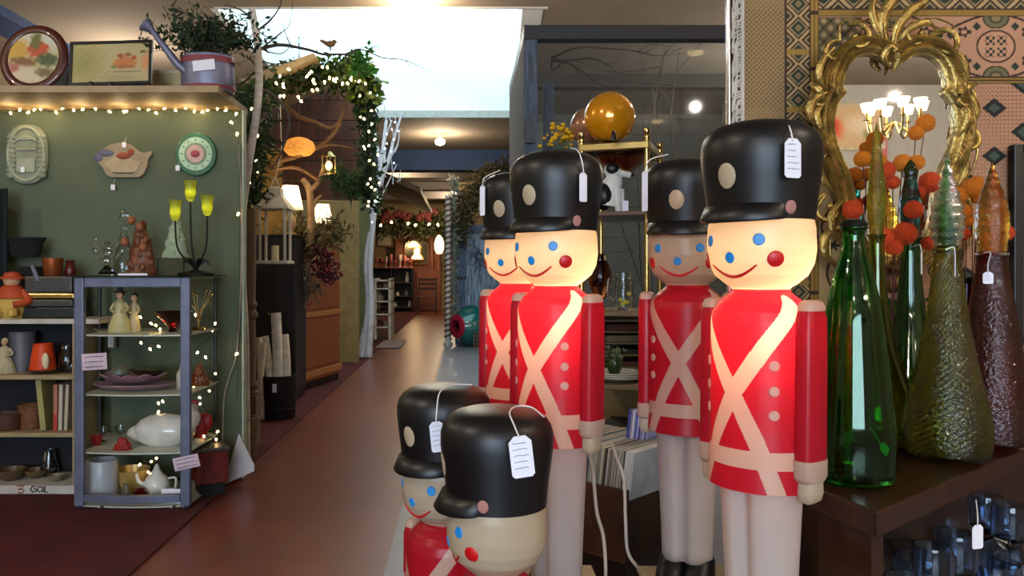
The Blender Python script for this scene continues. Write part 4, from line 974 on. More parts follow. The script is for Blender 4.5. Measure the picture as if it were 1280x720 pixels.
# dark curtain edge at the far left
t = thing('dark_cloth', 'dark blue cloth hanging at the left picture edge', 'cloth', P(-8, 420, 5.2))
b = MB(); pl = []
for k in range(24): pl.append((P(-60, 0, 5.2).x+k*.0155, 5.22+.02*math.sin(k*1.3)))
pl2 = pl+[(x, y+.012) for x, y in pl[::-1]]
MB().prism(pl2, P(0, 395, 5.2).z+.02, P(0, 235, 5.2).z, 'xy').obj('cloth', mat('navy_cloth', (.05, .09, .11), .9), t, smooth=True)

# ------------------------------------------------------------ left bookcase
bk = thing('bookcase', 'pale open bookcase with four shelves at the left edge', 'bookcase', (P(0, 0, 5.2).x, 5.2, .012))
x0, x1 = -3.5, P(98, 0, 5.05).x
YF, YB = 5.0, 5.36
S1, S2, S3, S4 = lz(399, YF), lz(469, YF), lz(541, YF), lz(607, YF)
shw = mat('shelf_white', (.72, .70, .66), .5); shp = mat('shelf_pine', (.60, .52, .38), .6, stretch=(1, 6, 6))
MB().box(x0, P(128, 0, 5.05).x, YF, YB, S1-.03, S1).obj('top_shelf', shw, bk, bevel=.003)
for z, w_ in ((S2, shp), (S3, shp)): MB().box(x0, x1, YF, YB, z-.028, z).obj('shelf', w_, bk, bevel=.003)
MB().box(x0, x1, YF, YB, .012, S4).obj('base_board', shw, bk, bevel=.003)
MB().box(x1-.02, x1+.012, YF+.01, YB-.01, S4, S1-.03).obj('side_panel', shp, bk, bevel=.003)
MB().box(P(112, 0, 5.3).x, P(118, 0, 5.3).x, 5.30, 5.34, .013, S1-.03).obj('rear_post', shw, bk)
MB().box(P(135, 0, 5.3).x, P(142, 0, 5.3).x, 5.30, 5.34, .9, S1-.03).obj('rear_post', shw, bk)
MB().box(x0, x1, YB-.012, YB-.002, S4, S1-.03).obj('back_panel', mat('dark_back', (.07, .07, .09), .8), bk)
# red and black marks printed on the base board
b = MB(); zc = (S4+.012)/2+.004; yy = YF-.002
def mark(px, w_, pts_, m, name, z0=0):
    mb_ = MB(); c = P(px, 0, YF).x
    for pl in pts_: mb_.tube([(c+q[0]*w_, yy, zc+q[1]*w_) for q in pl], .004, 5)
    mb_.obj(name, m, bk)
mark(26, .022, [[(-1, 1), (1, 1), (.2, .1), (1, -.4), (.6, -1), (-.8, -1)], [(-.7, 0), (.4, .1)]], mat('mark_red', (.50, .16, .10), .7), 'red_mark')
mark(42, .02, [[(.8, .8), (-.2, 1), (-1, 0), (-.2, -.9), (.9, -.6), (.8, .1), (.1, .1)]], mat('mark_black', (.12, .11, .09), .7), 'black_mark')
mark(50, .02, [[(.8, .7), (-.5, .8), (-.8, -.3), (-.2, -.8), (.8, -.4), (.9, .7), (.95, -.9)], [(1.6, 1), (1.5, -.9), (2.5, -.9)]], mat('mark_black', (.12, .11, .09), .7), 'black_mark')

def lathe_thing(name, lab, cat, px, Y, zb, prof, m, part_name='body', group=None, seg=24, sy=1, tilt=None):
    x = (px-580)*Y/1000; t = thing(name, lab, cat, (x, Y, zb), group)
    M = Matrix.Translation((x, Y, zb)) @ (Euler(tilt).to_matrix().to_4x4() if tilt else Matrix())
    MB().lathe(prof, seg=seg, sy=sy, M=M).obj(part_name, m, t, smooth=True); return t
def figure(name, lab, px, Y, zb, h, dress, skin, hair, w=.4, arms=True, hat=None):
    """small standing figurine"""
    x = (px-580)*Y/1000; t = thing(name, lab, 'figurine', (x, Y, zb))
    MB().lathe([(.001, 0), (w*h*.55, .0), (w*h*.56, .03*h), (w*h*.42, .3*h), (w*h*.24, .52*h), (w*h*.28, .66*h), (w*h*.22, .74*h), (.05*h, .79*h), (.045*h, .82*h), (.001, .83*h)], (x, Y, zb), 20, sy=.8).obj('dress', dress, t, smooth=True)
    MB().sph((x, Y-.005, zb+.89*h), .085*h, (1, 1, 1.15)).obj('head', skin, t, smooth=True)
    MB().sph((x, Y+.012*h, zb+.92*h), .094*h, (1, .95, 1.05), 14, 8).obj('hair', hair, t, smooth=True)
    if arms:
        for s_ in (-1, 1): MB().tube([(x+s_*w*h*.24, Y, zb+.70*h), (x+s_*w*h*.40, Y-.03*h, zb+.55*h), (x+s_*w*h*.16, Y-w*h*.34, zb+.50*h)], (.045*h, .03*h), 8, smooth=4).obj('arm', dress, t, smooth=True)
    if hat: MB().lathe([(.16*h, 0), (.15*h, .02*h), (.07*h, .03*h), (.06*h, .12*h), (.001, .13*h)], (x, Y, zb+.95*h), 16).obj('hat', hat, t, smooth=True)
    return t
ora = mat('rust_orange', (.66, .25, .10), .6); yel = mat('mustard', (.72, .60, .28), .7); blk = mat('dark_cloth', (.05, .05, .055), .9); skn = mat('figurine_skin', (.78, .60, .46), .5)
# doll on the top shelf
px = 15; Y = 5.1; x = P(px, 0, Y).x
t = thing('rag_doll', 'orange and mustard rag doll sitting on the white top shelf of the bookcase', 'doll', (x, Y, S1))
MB().lathe([(.001, .0), (.075, .0), (.09, .05), (.085, .13), (.065, .19), (.03, .21), (.001, .212)], (x, Y, S1), 18, sy=.8).obj('body', yel, t, smooth=True)
MB().lathe([(.066, .12), (.10, .13), (.085, .17), (.06, .205), (.03, .215)], (x, Y, S1), 18, sy=.85).obj('jacket', ora, t, smooth=True)
MB().sph((x, Y, S1+.245), .052).obj('head', skn, t, smooth=True)
MB().lathe([(.075, .25), (.07, .262), (.05, .27), (.045, .29), (.001, .30)], (x, Y, S1), 16).obj('hat', ora, t, smooth=True)
for s_ in (-1, 1):
    MB().tube([(x+s_*.07, Y, S1+.17), (x+s_*.12, Y-.03, S1+.11), (x+s_*.06, Y-.09, S1+.09)], (.028, .02), 8, smooth=4).obj('arm', ora, t, smooth=True)
    MB().tube([(x+s_*.04, Y-.04, S1+.04), (x+s_*.06, Y-.10, S1+.04), (x+s_*.065, Y-.105, S1+.02)], (.035, .028), 8, smooth=4).obj('leg', yel, t, smooth=True)
# black hat/cloth shape on a stand
t = thing('black_hat_stand', 'black upturned hat on a dark cloth covered stand behind the doll', 'hat', (P(34, 0, 5.25).x, 5.25, S1))
x = P(32, 0, 5.25).x; xs = P(38, 0, 5.25).x
MB().lathe([(.001, 0), (.10, 0), (.11, .08), (.08, .2), (.075, .33), (.001, .335)], (xs, 5.25, S1), 20, sy=.6).obj('stand', blk, t, smooth=True)
z = P(0, 321, 5.25).z
MB().lathe([(.001, 0), (.085, .0), (.105, .04), (.11, .09), (.135, .118), (.13, .128), (.105, .10), (.08, .02), (.001, .015)], (x, 5.25, z), 28, sy=.6).obj('hat', blk, t, smooth=True)
MB().tube([P(40, 332, 5.1), P(48, 352, 5.08)], (.012, .016), 8).obj('strap', silver, t)
lathe_thing('copper_mug', 'copper mug on the pile behind the etagere post', 'mug', 66, 5.15, lz(345, 5.15), [(.001, 0), (.05, 0), (.056, .01), (.062, .10), (.065, .115), (.06, .115), (.05, .012), (.001, .012)], copper)
lathe_thing('small_jug', 'small dark jug beside the copper mug', 'jug', 88, 5.2, lz(345, 5.2), [(.001, 0), (.03, 0), (.038, .03), (.03, .06), (.022, .08), (.03, .10), (.025, .10), (.001, .06)], mat('dark_red_glaze', (.30, .08, .07), .3))
t = thing('serving_tray_stack', 'stack of metal trays and boxes under the copper mug', 'trays', (P(72, 0, 5.18).x, 5.18, S1))
x = P(70, 0, 5.18).x
for k, (a, z0, z1, m) in enumerate(((.17, 0, .07, mat('dark_tin', (.12, .12, .12), .4)), (.155, .072, .12, mat('grey_tin', (.30, .29, .28), .4, metal=.5)), (.165, .122, .16, brass), (.15, .162, lz(345, 5.15)-S1-.002, mat('grey_tin', (.30, .29, .28), .4, metal=.5)))):
    MB().box(x-a, x+a, 5.08, 5.28, S1+.001+z0, S1+z1).obj('tray', m, t, bevel=.008)
t = thing('orange_pitcher', 'orange and cream pitcher on a shallow dish on the second bookcase shelf', 'pitcher', (P(54, 0, 5.12).x, 5.12, S2))
x = P(54, 0, 5.12).x
MB().lathe([(.001, 0), (.06, 0), (.105, .018), (.11, .028), (.06, .012), (.001, .01)], (x+.01, 5.12, S2), 28).obj('dish', mat('brown_glaze', (.30, .20, .13), .3), t, smooth=True)
MB().lathe([(.001, .014), (.078, .014), (.082, .03), (.058, .18), (.060, .188), (.054, .186), (.07, .03), (.001, .03)], (x, 5.12, S2), 28).obj('body', mat('bright_orange', (.82, .26, .08), .35), t, smooth=True)
MB().sph((x+.045, 5.06, S2+.08), .03, (.8, .5, 1.8)).obj('handle', cream, t, smooth=True)
figure('shaggy_figurine', 'white shaggy ceramic figurine at the left of the second bookcase shelf', 6, 5.12, S2, .22, mat('shaggy_white', (.66, .62, .50), .8, bump=1, bscale=60), skn, cream, .6)
lathe_thing('grey_canister', 'grey canister behind the orange pitcher', 'canister', 28, 5.22, S2, [(.001, 0), (.08, 0), (.08, .25), (.075, .26), (.001, .262)], mat('grey_glaze', (.33, .33, .36), .5))
lathe_thing('glass_jar', 'clear glass jar at the right of the second bookcase shelf', 'jar', 84, 5.15, S2, [(.001, 0), (.045, 0), (.05, .02), (.05, .13), (.035, .16), (.037, .18), (.033, .18), (.045, .12), (.001, .01)], clear)
bkc = [(57, .22, -.10, (.58, .56, .34), 'olive green book leaning left on the third bookcase shelf', .035), (73, .20, .0, (.66, .40, .32), 'pink and red spined book on the third bookcase shelf', .025), (79, .20, .02, (.72, .68, .60), 'cream book next to the pink spined one', .022), (86, .20, .04, (.70, .64, .54), 'tan book by the bookcase end panel', .02)]
for px, h, a, c, lab, th in bkc:
    x = P(px, 0, 5.12).x; t = thing('book', lab, 'book', (x, 5.12, S3))
    M = Matrix.Translation((x, 5.06, S3+.003)) @ Matrix.Rotation(a, 4, 'Y')
    mm = mat('book_%d' % px, c, .6); hb = h*1.45
    MB().box(0, .003, 0, .18, 0, hb, M=M).box(th-.003, th, 0, .18, 0, hb, M=M).box(0, th, -.003, 0, 0, hb, M=M).obj('cover', mm, t)
    MB().box(.003, th-.003, .001, .175, .004, hb-.004, M=M).obj('pages', cream, t)
    if px == 73: MB().box(.001, th-.001, -.006, -.0035, .0, hb*.35, M=M).obj('spine_label', mat('spine_red', (.70, .20, .14), .6), t)
def basket(name, lab, px, Y, zb, r, h, m, sy=.8):
    x = (px-580)*Y/1000; t = thing(name, lab, 'basket', (x, Y, zb))
    rows = []; n = int(h/.006)
    for k in range(n+1):
        z = h*k/n; rr = r*(.82+.18*(z/h)**.7)+(.0022 if k % 2 else -.0012); rows.append((rr, z))
    MB().lathe([(.001, .001)]+rows+[(r*.93, h), (r*.80, .01), (.001, .01)], (x, Y, zb), 36, sy=sy).obj('weave', m, t, smooth=True, ang=80)
    MB().tube([(x+r*math.cos(2*PI*k/30), Y+r*sy*math.sin(2*PI*k/30), zb+h) for k in range(30)], .006, 6, closed=True).obj('rim', m, t, smooth=True); return t
wick = mat('wicker', (.46, .28, .14), .7, var=.2, scale=60); wick2 = mat('dark_wicker', (.30, .16, .09), .6, var=.2, scale=60)
basket('wicker_basket', 'dark round wicker basket at the left of the third bookcase shelf', 8, 5.12, S3, .12, .10, wick2)
basket('wicker_basket', 'tall honey wicker basket beside the leaning green book', 38, 5.14, S3, .075, .15, wick)
for px, Y, r, c, lab in ((14, 5.15, .09, (.33, .25, .16), 'brown wooden bowl on the lowest bookcase shelf'), (45, 5.2, .07, (.38, .30, .20), 'tan pottery bowl in the middle of the lowest bookcase shelf'), (70, 5.12, .05, (.50, .46, .36), 'small pale dish at the right of the lowest bookcase shelf')):
    lathe_thing('pottery_bowl', lab, 'bowl', px, Y, S4+.001, [(.001, 0), (r*.5, 0), (r*.9, r*.35), (r, r*.75), (r*.95, r*.75), (r*.8, r*.38), (.001, r*.12)], mat('bowl_%d' % px, c, .4, coat=.3))
t = thing('glass_jug', 'small glass jug with a white tag on the lowest bookcase shelf', 'jug', P(70, 0, 5.25).x*Vector((1, 0, 0))+Vector((0, 5.27, S4)))
MB().lathe([(.001, 0), (.05, 0), (.06, .05), (.03, .13), (.034, .17), (.03, .17), (.05, .05), (.001, .01)], (P(62, 0, 5.27).x, 5.27, S4+.001), 20).obj('body', clear, t, smooth=True)

# ------------------------------------------------------------ silver corner etagere
et = thing('corner_etagere', 'silver metal etagere with glass top and curved glass shelves by the green wall', 'etagere', (-1.95, 4.95, .012))
EF, EB = 4.67, 5.30
pl_ = P(98, 0, EF).x; pr_ = P(231, 0, EF).x
ET = lz(346, EF)
for x in (pl_, pr_): MB().box(x-.029, x+.029, EF, EF+.04, .03, ET).obj('post', silver, et, bevel=.008)
MB().lathe([(.001, 0), (.012, 0), (.012, 1.35), (.001, 1.35)], (P(272, 0, EB).x, EB-.04, .012), 12).obj('rear_post', mat('dark_rod', (.16, .17, .18), .4), et, smooth=True)
MB().lathe([(.001, 0), (.012, 0), (.012, 1.35), (.001, 1.35)], (P(128, 0, EB).x, EB-.04, .012), 12).obj('rear_post', mat('dark_rod', (.16, .17, .18), .4), et, smooth=True)
MB().box(pl_+.029, pr_-.029, EF+.004, EF+.036, ET-.062, ET-.003).obj('rail', silver, et, bevel=.006)
arc = [(pl_+.029+(pr_-pl_-.058)*k/12, EF-.03*math.sin(PI*k/12)) for k in range(13)]
MB().prism([(a, b) for a, b in arc]+[(a, b+.035) for a, b in arc[::-1]], .055, .10, 'xy').obj('base_rail', silver, et, bevel=.004)
for x in (pl_, pr_, pl_+.13, pr_-.07):
    MB().lathe([(.001, 0), (.02, 0), (.022, .006), (.010, .012), (.010, .02), (.001, .02)], (x, EF+.02, .0125), 14).obj('foot', chrome, et, smooth=True)
def shelf_poly(front=-.0):
    a = [(pl_-.005+(pr_-pl_+.01)*k/14, EF+.042-.035*math.sin(PI*k/14)) for k in range(15)]
    return a+[(P(276, 0, EB).x, EB-.13), (P(274, 0, EB).x, EB-.02), (P(128, 0, EB).x-.06, EB-.02), (pl_-.005, EF+.3)]
frost = mat('frosted_shelf', (.70, .72, .66), .35, var=.03); glt = glass('glass_top', (.6, .68, .66))
zs = [lz(y, EF) for y in (419, 494, 567)]+[lz(634, EF)]
for z in zs: MB().prism(shelf_poly(), z-.008, z, 'xy').obj('shelf', frost, et)
MB().prism([(pl_-.06, EF-.02), (pr_+.03, EF-.02), (P(284, 0, EB).x, EB-.1), (P(284, 0, EB).x, EB), (pl_-.06, EB)], ET, ET+.008, 'xy').obj('glass_top', mat('dark_glass', (.06, .08, .07), .05), et)
def card(lab, px, py, Y, w, h, m, rz=0, lines=3, name='price_card'):
    c = P(px, py, Y); t = thing(name, lab, 'sign', c)
    M = Matrix.Translation(c) @ Matrix.Rotation(rz, 4, 'Y')
    MB().box(-w/2, w/2, -.001, .001, -h/2, h/2, M=M).obj('card', m, t)
    b = MB(); random.seed(int(px))
    for k in range(lines):
        z = h*.30-h*.62*k/max(1, lines-1); L = w*random.uniform(.30, .42)
        b.tube([M @ Vector((-w*.38+(L+w*.38)*q/18, -.002, z+random.uniform(-1, 1)*h*.018)) for q in range(19)], h*.022, 4)
    if lines: b.obj('writing', ink, t)
    return t
card('pinkish white card taped between the left post and the second etagere shelf', 118, 452, 4.64, .145, .095, mat('pink_paper', (.78, .70, .74), .7), -.06)
card('tilted white card clipped to the right post of the silver etagere', 233, 578, 4.64, .15, .075, mat('pink_paper', (.78, .70, .74), .7), -.22)
card('white card lying upright on the glass top of the etagere', 166, 343, 4.66, .17, .012, paper, 0, 0)
string_lights('string_lights', 'warm string lights wound through the shelves of the silver etagere',
    [P(150, 400, 5.1), P(165, 402, 5.0), P(182, 400, 4.95), P(200, 405, 4.95), P(182, 430, 5.0), P(196, 428, 4.95), P(250, 396, 5.1), P(272, 414, 5.18), P(236, 444, 5.0), P(272, 452, 5.2), P(262, 492, 5.15), P(245, 492, 5.0), P(272, 538, 5.2), P(258, 545, 5.0), P(205, 500, 5.0), P(200, 508, 4.95), P(180, 574, 4.95), P(198, 572, 4.95), P(178, 588, 4.9)], 34, r=.008, jit=.03, seed=14)
G0 = et
# on the glass top
gz = ET+.008
t = thing('glass_candelabrum', 'clear glass candelabrum with drops at the left of the etagere top', 'candelabrum', (P(134, 0, 4.85).x, 4.85, gz))
x = P(134, 0, 4.85).x
MB().lathe([(.001, 0), (.05, .0), (.052, .012), (.03, .04), (.012, .06), (.02, .09), (.012, .12), (.03, .15), (.012, .17), (.016, .2), (.001, .21)], (x, 4.85, gz), 20).obj('stem', clear, t, smooth=True)
b = MB()
for s_ in (-1, 1):
    for hh in (.12, .19): b.tube([(x, 4.85, gz+hh-.03), (x+s_*.05, 4.85, gz+hh-.02), (x+s_*.08, 4.85, gz+hh+.02)], .006, 6, smooth=4); b.sph((x+s_*.08, 4.85, gz+hh+.03), .014)
b.obj('arm', clear, t, smooth=True)
lathe_thing('glass_decanter', 'tall slim clear decanter with stopper behind the carved family figure', 'decanter', 155, 5.0, gz, [(.001, 0), (.06, 0), (.065, .02), (.055, .12), (.03, .22), (.016, .28), (.02, .33), (.03, .35), (.025, .39), (.001, .41)], clear)
def lumpy(name, lab, cat, px, Y, zb, w, h, m, seed, n=40, sy=.6, taper=.75):
    """figurine group carved as overlapping rounded masses"""
    random.seed(seed); x = (px-580)*Y/1000; t = thing(name, lab, cat, (x, Y, zb)); b = MB()
    b.lathe([(.001, 0), (w*.5, 0), (w*.52, h*.04), (w*.42, h*.10), (w*.36, h*.35), (w*.24, h*.65), (w*.10, h*.9), (.001, h*.93)], (x, Y, zb), 20, sy=sy)
    for k in range(n):
        q = random.random(); zz = h*.06+q*h*.82; ww = w*.46*(1-q*taper); a = random.uniform(0, 6.28)
        b.sph((x+ww*.85*math.cos(a), Y+ww*sy*.85*math.sin(a), zb+zz), w*.09*random.uniform(.7, 1.4), (1, 1, random.uniform(.8, 1.8)), 10, 7)
    b.obj('body', m, t, smooth=True); return t
t = lumpy('carved_figurine', 'brown carved family figurine standing on the etagere top', 'figurine', 177, 4.84, gz, .20, .34, mat('carved_brown', (.46, .26, .15), .45, var=.25, scale=30, bump=.5), 6)
x = P(172, 0, 4.84).x
for dx, dz in ((-.02, .33), (.03, .29), (.05, .17), (-.06, .20)): MB().sph((x+dx, 4.80, gz+dz), .024, (1, 1, 1.15)).obj('head', mat('carved_brown_light', (.55, .33, .2), .5), t, smooth=True)
st_ = thing('glass_riser', 'small clear glass riser under the white lace figurine', 'riser', (P(220, 0, 4.95).x, 4.95, gz))
xr = P(220, 0, 4.95).x
MB().box(xr-.10, xr+.08, 4.88, 5.02, gz+.10, gz+.106).obj('top', clear, st_); 
for s_ in (-.09, .07): MB().box(xr+s_, xr+s_+.006, 4.88, 5.02, gz+.001, gz+.10).obj('side', clear, st_)
t = lumpy('lace_figurine', 'white lace porcelain figurine on the glass riser', 'figurine', 220, 4.95, gz+.107, .17, .26, mat('lace_white', (.62, .68, .56), .5, bump=.8, bscale=90), 17, 46)
MB().sph((P(216, 0, 4.9).x, 4.92, gz+.36), .022, (1, 1, 1.2)).obj('head', skn, t, smooth=True)
# tulip lamp
lx = P(245, 0, 4.85).x; t = thing('tulip_lamp', 'dark bronze table lamp with glowing yellow green tulip shades on the etagere top', 'lamp', (lx, 4.85, gz))
brz = mat('bronze', (.09, .10, .07), .4, metal=.6)
MB().lathe([(.001, 0), (.11, .0), (.112, .01), (.08, .022), (.03, .03), (.012, .04), (.001, .045)], (lx, 4.85, gz), 24, sy=.8).obj('base', brz, t, smooth=True)
tul = glow('tulip_glass', (.78, .92, .22), .9)
for (px, py, on) in ((238, 252, 1), (259, 270, 1), (219, 276, 1)):
    c = P(px, py, 4.84); base = Vector((lx, 4.85, gz+.04))
    MB().tube([base, base.lerp(c, .45)+Vector(((c.x-lx)*.4, 0, -.02)), c+Vector((0, 0, -.03)), c], .006, 8, smooth=6).obj('arm', brz, t, smooth=True)
    s_ = MB().lathe([(.008, 0), (.022, .012), (.032, .05), (.030, .08), (.040, .125), (.038, .124), (.028, .08), (.029, .05), (.018, .016)], c, 20).obj('shade', mat('tulip_shade', (.70, .72, .32), .35, transl=.7, var=.05), t, smooth=True)
    MB().sph(c+Vector((0, 0, .045)), .012, (1, 1, 1.4)).obj('bulb', glow('lamp_bulb', (1, .95, .6), 12), s_, smooth=True)
    lamp('lamp_light', c+Vector((0, 0, .055)), .5, (1, .85, .45), .012, t)
b = MB()
for k in range(6):
    a = k*1.05; b.tube([(lx, 4.85, gz+.03), (lx+.05*math.cos(a), 4.85+.04*math.sin(a), gz+.09), (lx+.09*math.cos(a), 4.85+.05*math.sin(a), gz+.06+.02*(k % 3))], lambda q: .010*math.sin(PI*min(.98, q+.05))+.001, 6, smooth=4, flat=.3)
b.obj('leaf', brz, t, smooth=True)
# first glass shelf
def EZ(i): return zs[i]
figure('lady_figurine', 'porcelain lady in a long cream dress on the top glass shelf, left of the pair', 150, 4.92, EZ(0), .255, mat('cream_dress', (.70, .66, .46), .5), skn, dark, .5, hat=mat('brown_hat', (.25, .16, .1), .6))
figure('gentleman_figurine', 'porcelain gentleman in cream leaning toward the lady on the top glass shelf', 168, 4.96, EZ(0), .235, mat('cream_coat', (.68, .62, .44), .5), skn, dark, .32)
lathe_thing('ruby_bowl', 'deep ruby glass bowl on the top glass shelf behind the right post', 'bowl', 216, 4.95, EZ(0), [(.001, 0), (.03, 0), (.02, .015), (.05, .05), (.10, .10), (.115, .125), (.11, .125), (.09, .098), (.001, .03)], glass('ruby_glass', (.55, .05, .08)))
t = thing('gold_leaf_ornament', 'gold wire tree ornament standing on the top glass shelf at the right', 'ornament', (P(250, 0, 5.1).x, 5.1, EZ(0)))
x = P(248, 0, 5.1).x; b = MB(); random.seed(2)
for k in range(16):
    a = random.uniform(0, 6.28); q = random.uniform(.03, .09); b.tube([(x, 5.1, EZ(0)+.02), (x+q*.3*math.cos(a), 5.1+q*.3*math.sin(a), EZ(0)+.12), (x+q*math.cos(a), 5.1+q*.6*math.sin(a), EZ(0)+random.uniform(.16, .28))], .002, 5, smooth=4); b.sph(b.v[-1], .009, seg=8, rings=6)
b.obj('branch', brass, t, smooth=True); MB().lathe([(.001, 0), (.05, 0), (.04, .02), (.001, .025)], (x, 5.1, EZ(0)+.001), 16).obj('base', brass, t, smooth=True)
# second shelf: stacked dishes
t = thing('pink_serving_dish', 'pink rimmed oval serving dish on the second glass shelf', 'dish', (P(168, 0, 4.9).x, 4.9, EZ(1)))
x = P(168, 0, 4.9).x; pkd = mat('mauve_glaze', (.56, .42, .46), .3, coat=.4)
MB().lathe([(.001, .002), (.15, .002), (.22, .02), (.25, .035), (.245, .04), (.20, .026), (.001, .012)], (x, 4.9, EZ(1)), 36, sy=.55).obj('dish', pkd, t, smooth=True)
t = thing('shell_dish', 'scalloped mauve shell bowl resting on the pink serving dish', 'dish', (x, 4.9, EZ(1)+.042))
vs = MB(); pr = [(.001, .0), (.10, .0), (.16, .02), (.20, .05), (.195, .055), (.15, .03), (.001, .012)]
vs.lathe(pr, (0, 0, 0), 48, sy=.6); vs.v = [(x-.01+v[0]*(1+.05*math.cos(math.atan2(v[1], v[0])*9)), 4.9+v[1]*(1+.05*math.cos(math.atan2(v[1], v[0])*9)), v[2]+EZ(1)+.042+.01*math.cos(math.atan2(v[1], v[0])*9)*(v[2] > .03)) for v in vs.v]
vs.obj('bowl', pkd, t, smooth=True)
lathe_thing('lidded_jar', 'small lidded grey green pottery jar in the mauve shell dish', 'jar', 150, 4.9, EZ(1)+.065, [(.001, 0), (.03, 0), (.055, .03), (.05, .06), (.02, .075), (.012, .09), (.001, .095)], mat('greygreen', (.40, .42, .36), .4))
lathe_thing('crystal_dish', 'shallow crystal leaf dish in the mauve shell dish', 'dish', 186, 4.92, EZ(1)+.07, [(.001, 0), (.04, 0), (.09, .03), (.11, .055), (.105, .055), (.08, .03), (.001, .01)], glass('crystal', (.8, .82, .78), bump=.6))
lathe_thing('candle_holder', 'slim white candle holder with red tip beside the right post', 'candle', 227, 4.95, EZ(1), [(.001, 0), (.03, 0), (.032, .09), (.012, .12), (.008, .17), (.001, .18)], mat('white_red', (.7, .66, .6), .5))
lumpy('amber_ornament', 'amber brown fruit cluster ornament at the right of the second glass shelf', 'ornament', 249, 5.08, EZ(1), .14, .14, mat('amber_brown', (.42, .22, .10), .35, coat=.4), 31, 26)
# third shelf: goose dish
t = thing('goose_dish', 'large white goose shaped covered dish on the third glass shelf', 'dish', (P(206, 0, 4.92).x, 4.92, EZ(2)))
x = P(206, 0, 4.92).x
MB().lathe([(.001, 0), (.12, 0), (.17, .03), (.19, .08), (.185, .11), (.15, .15), (.09, .18), (.001, .19)], (x, 4.92, EZ(2)+.001), 32, sy=.55).sph((x-.13, 4.92, EZ(2)+.07), .08, (1.3, .7, .7)).obj('body', ceram, t, smooth=True)
MB().tube([(x+.13, 4.92, EZ(2)+.10), (x+.19, 4.91, EZ(2)+.16), (x+.17, 4.9, EZ(2)+.22), (x+.20, 4.89, EZ(2)+.235)], (.04, .022), 10, smooth=5).obj('neck', ceram, t, smooth=True)
t = thing('rooster_figurine', 'red and cream rooster figurine beside the white goose dish', 'figurine', (P(247, 0, 5.02).x, 5.02, EZ(2)))
x = P(247, 0, 5.02).x
MB().sph((x, 5.02, EZ(2)+.09), .07, (1, .7, 1.25)).sph((x+.05, 5.02, EZ(2)+.12), .045, (1, .5, 1.3)).obj('body', red, t, smooth=True)
MB().sph((x-.03, 5.0, EZ(2)+.18), .038, (1, .8, 1.3)).obj('head', cream, t, smooth=True)
MB().sph((x-.02, 5.0, EZ(2)+.24), .022, (1.6, .4, 1)).obj('comb', red, t, smooth=True)
MB().lathe([(.001, 0), (.04, 0), (.03, .03), (.001, .04)], (x, 5.02, EZ(2)+.001), 16).obj('base', cream, t, smooth=True)
for i, (px, py, lab, m) in enumerate(((121, 4.9, 'small red glass cup at the left of the third shelf', red), (128, 5.0, 'clear goblet behind the red cup on the third shelf', clear), (150, 5.05, 'clear stemmed glass in the middle rear of the third shelf', clear), (153, 4.78, 'red leaf shaped candle dish in front of the goose dish', red))):
    if i != 3: lathe_thing('small_glass', lab, 'glass', px, py, EZ(2), [(.001, 0), (.022, 0), (.006, .01), (.006, .03), (.026, .05), (.03, .09), (.027, .09), (.022, .05), (.001, .04)] if i else [(.001, 0), (.02, 0), (.03, .03), (.032, .06), (.028, .06), (.001, .01)], m)
    else: lumpy('red_candle_dish', lab, 'dish', px, py, EZ(2), .12, .07, m, 3, 20)
# bottom shelf
lathe_thing('white_canister', 'tall white enamel canister at the left of the bottom etagere shelf', 'canister', 128, 4.86, EZ(3), [(.001, 0), (.088, 0), (.09, .005), (.09, .23), (.086, .236), (.078, .236), (.078, .02), (.001, .02)], mat('enamel', (.62, .64, .66), .35, var=.03), seg=36)
t = thing('white_teapot', 'white porcelain teapot on the bottom etagere shelf', 'teapot', (P(196, 0, 4.9).x, 4.9, EZ(3)))
x = P(196, 0, 4.9).x
MB().lathe([(.001, 0), (.04, 0), (.075, .04), (.08, .08), (.06, .12), (.035, .14), (.03, .15), (.02, .165), (.012, .19), (.001, .2)], (x, 4.9, EZ(3)+.001), 24).obj('body', ceram, t, smooth=True)
MB().tube([(x-.07, 4.9, EZ(3)+.07), (x-.11, 4.9, EZ(3)+.09), (x-.125, 4.9, EZ(3)+.14)], (.016, .009), 8, smooth=5).obj('spout', ceram, t, smooth=True)
MB().tube([(x+.07, 4.9, EZ(3)+.11), (x+.115, 4.9, EZ(3)+.11), (x+.11, 4.9, EZ(3)+.05), (x+.075, 4.9, EZ(3)+.045)], .007, 8, smooth=5).obj('handle', ceram, t, smooth=True)
lathe_thing('gold_bowl', 'glowing gold lined bowl behind the red jar on the bottom shelf', 'bowl', 165, 4.98, EZ(3)+.001, [(.001, 0), (.05, 0), (.09, .06), (.11, .15), (.105, .15), (.08, .06), (.001, .02)], mat('pale_gold', (.72, .60, .34), .3, metal=.3))
lathe_thing('red_jar', 'small round red jar at the front of the bottom etagere shelf', 'jar', 175, 4.78, EZ(3)+.001, [(.001, 0), (.03, 0), (.045, .03), (.04, .06), (.025, .07), (.028, .08), (.001, .085)], glass('red_jar_glass', (.6, .12, .08)))
lumpy('bird_figurine', 'small brown bird figurine between the white canister and the red jar', 'figurine', 157, 4.8, EZ(3)+.001, .09, .11, mat('greybrown', (.34, .32, .26), .5), 8, 18)
t = thing('greeting_card', 'white card with a yellow corner at the right of the bottom shelf', 'card', (P(210, 0, 4.74).x, 4.75, EZ(3)))
x = P(213, 0, 4.75).x; MB().box(x-.055, x+.06, 4.75, 4.753, EZ(3)+.001, EZ(3)+.085).obj('card', paper, t); MB().box(x-.03, x+.04, 4.747, 4.7495, EZ(3)+.005, EZ(3)+.02).obj('yellow_patch', mat('lemon', (.75, .70, .2), .6), t)
MB().sph((x-.045, 4.735, EZ(3)+.035), .022, (.6, .4, 1)).obj('red_patch', red, t, smooth=True)
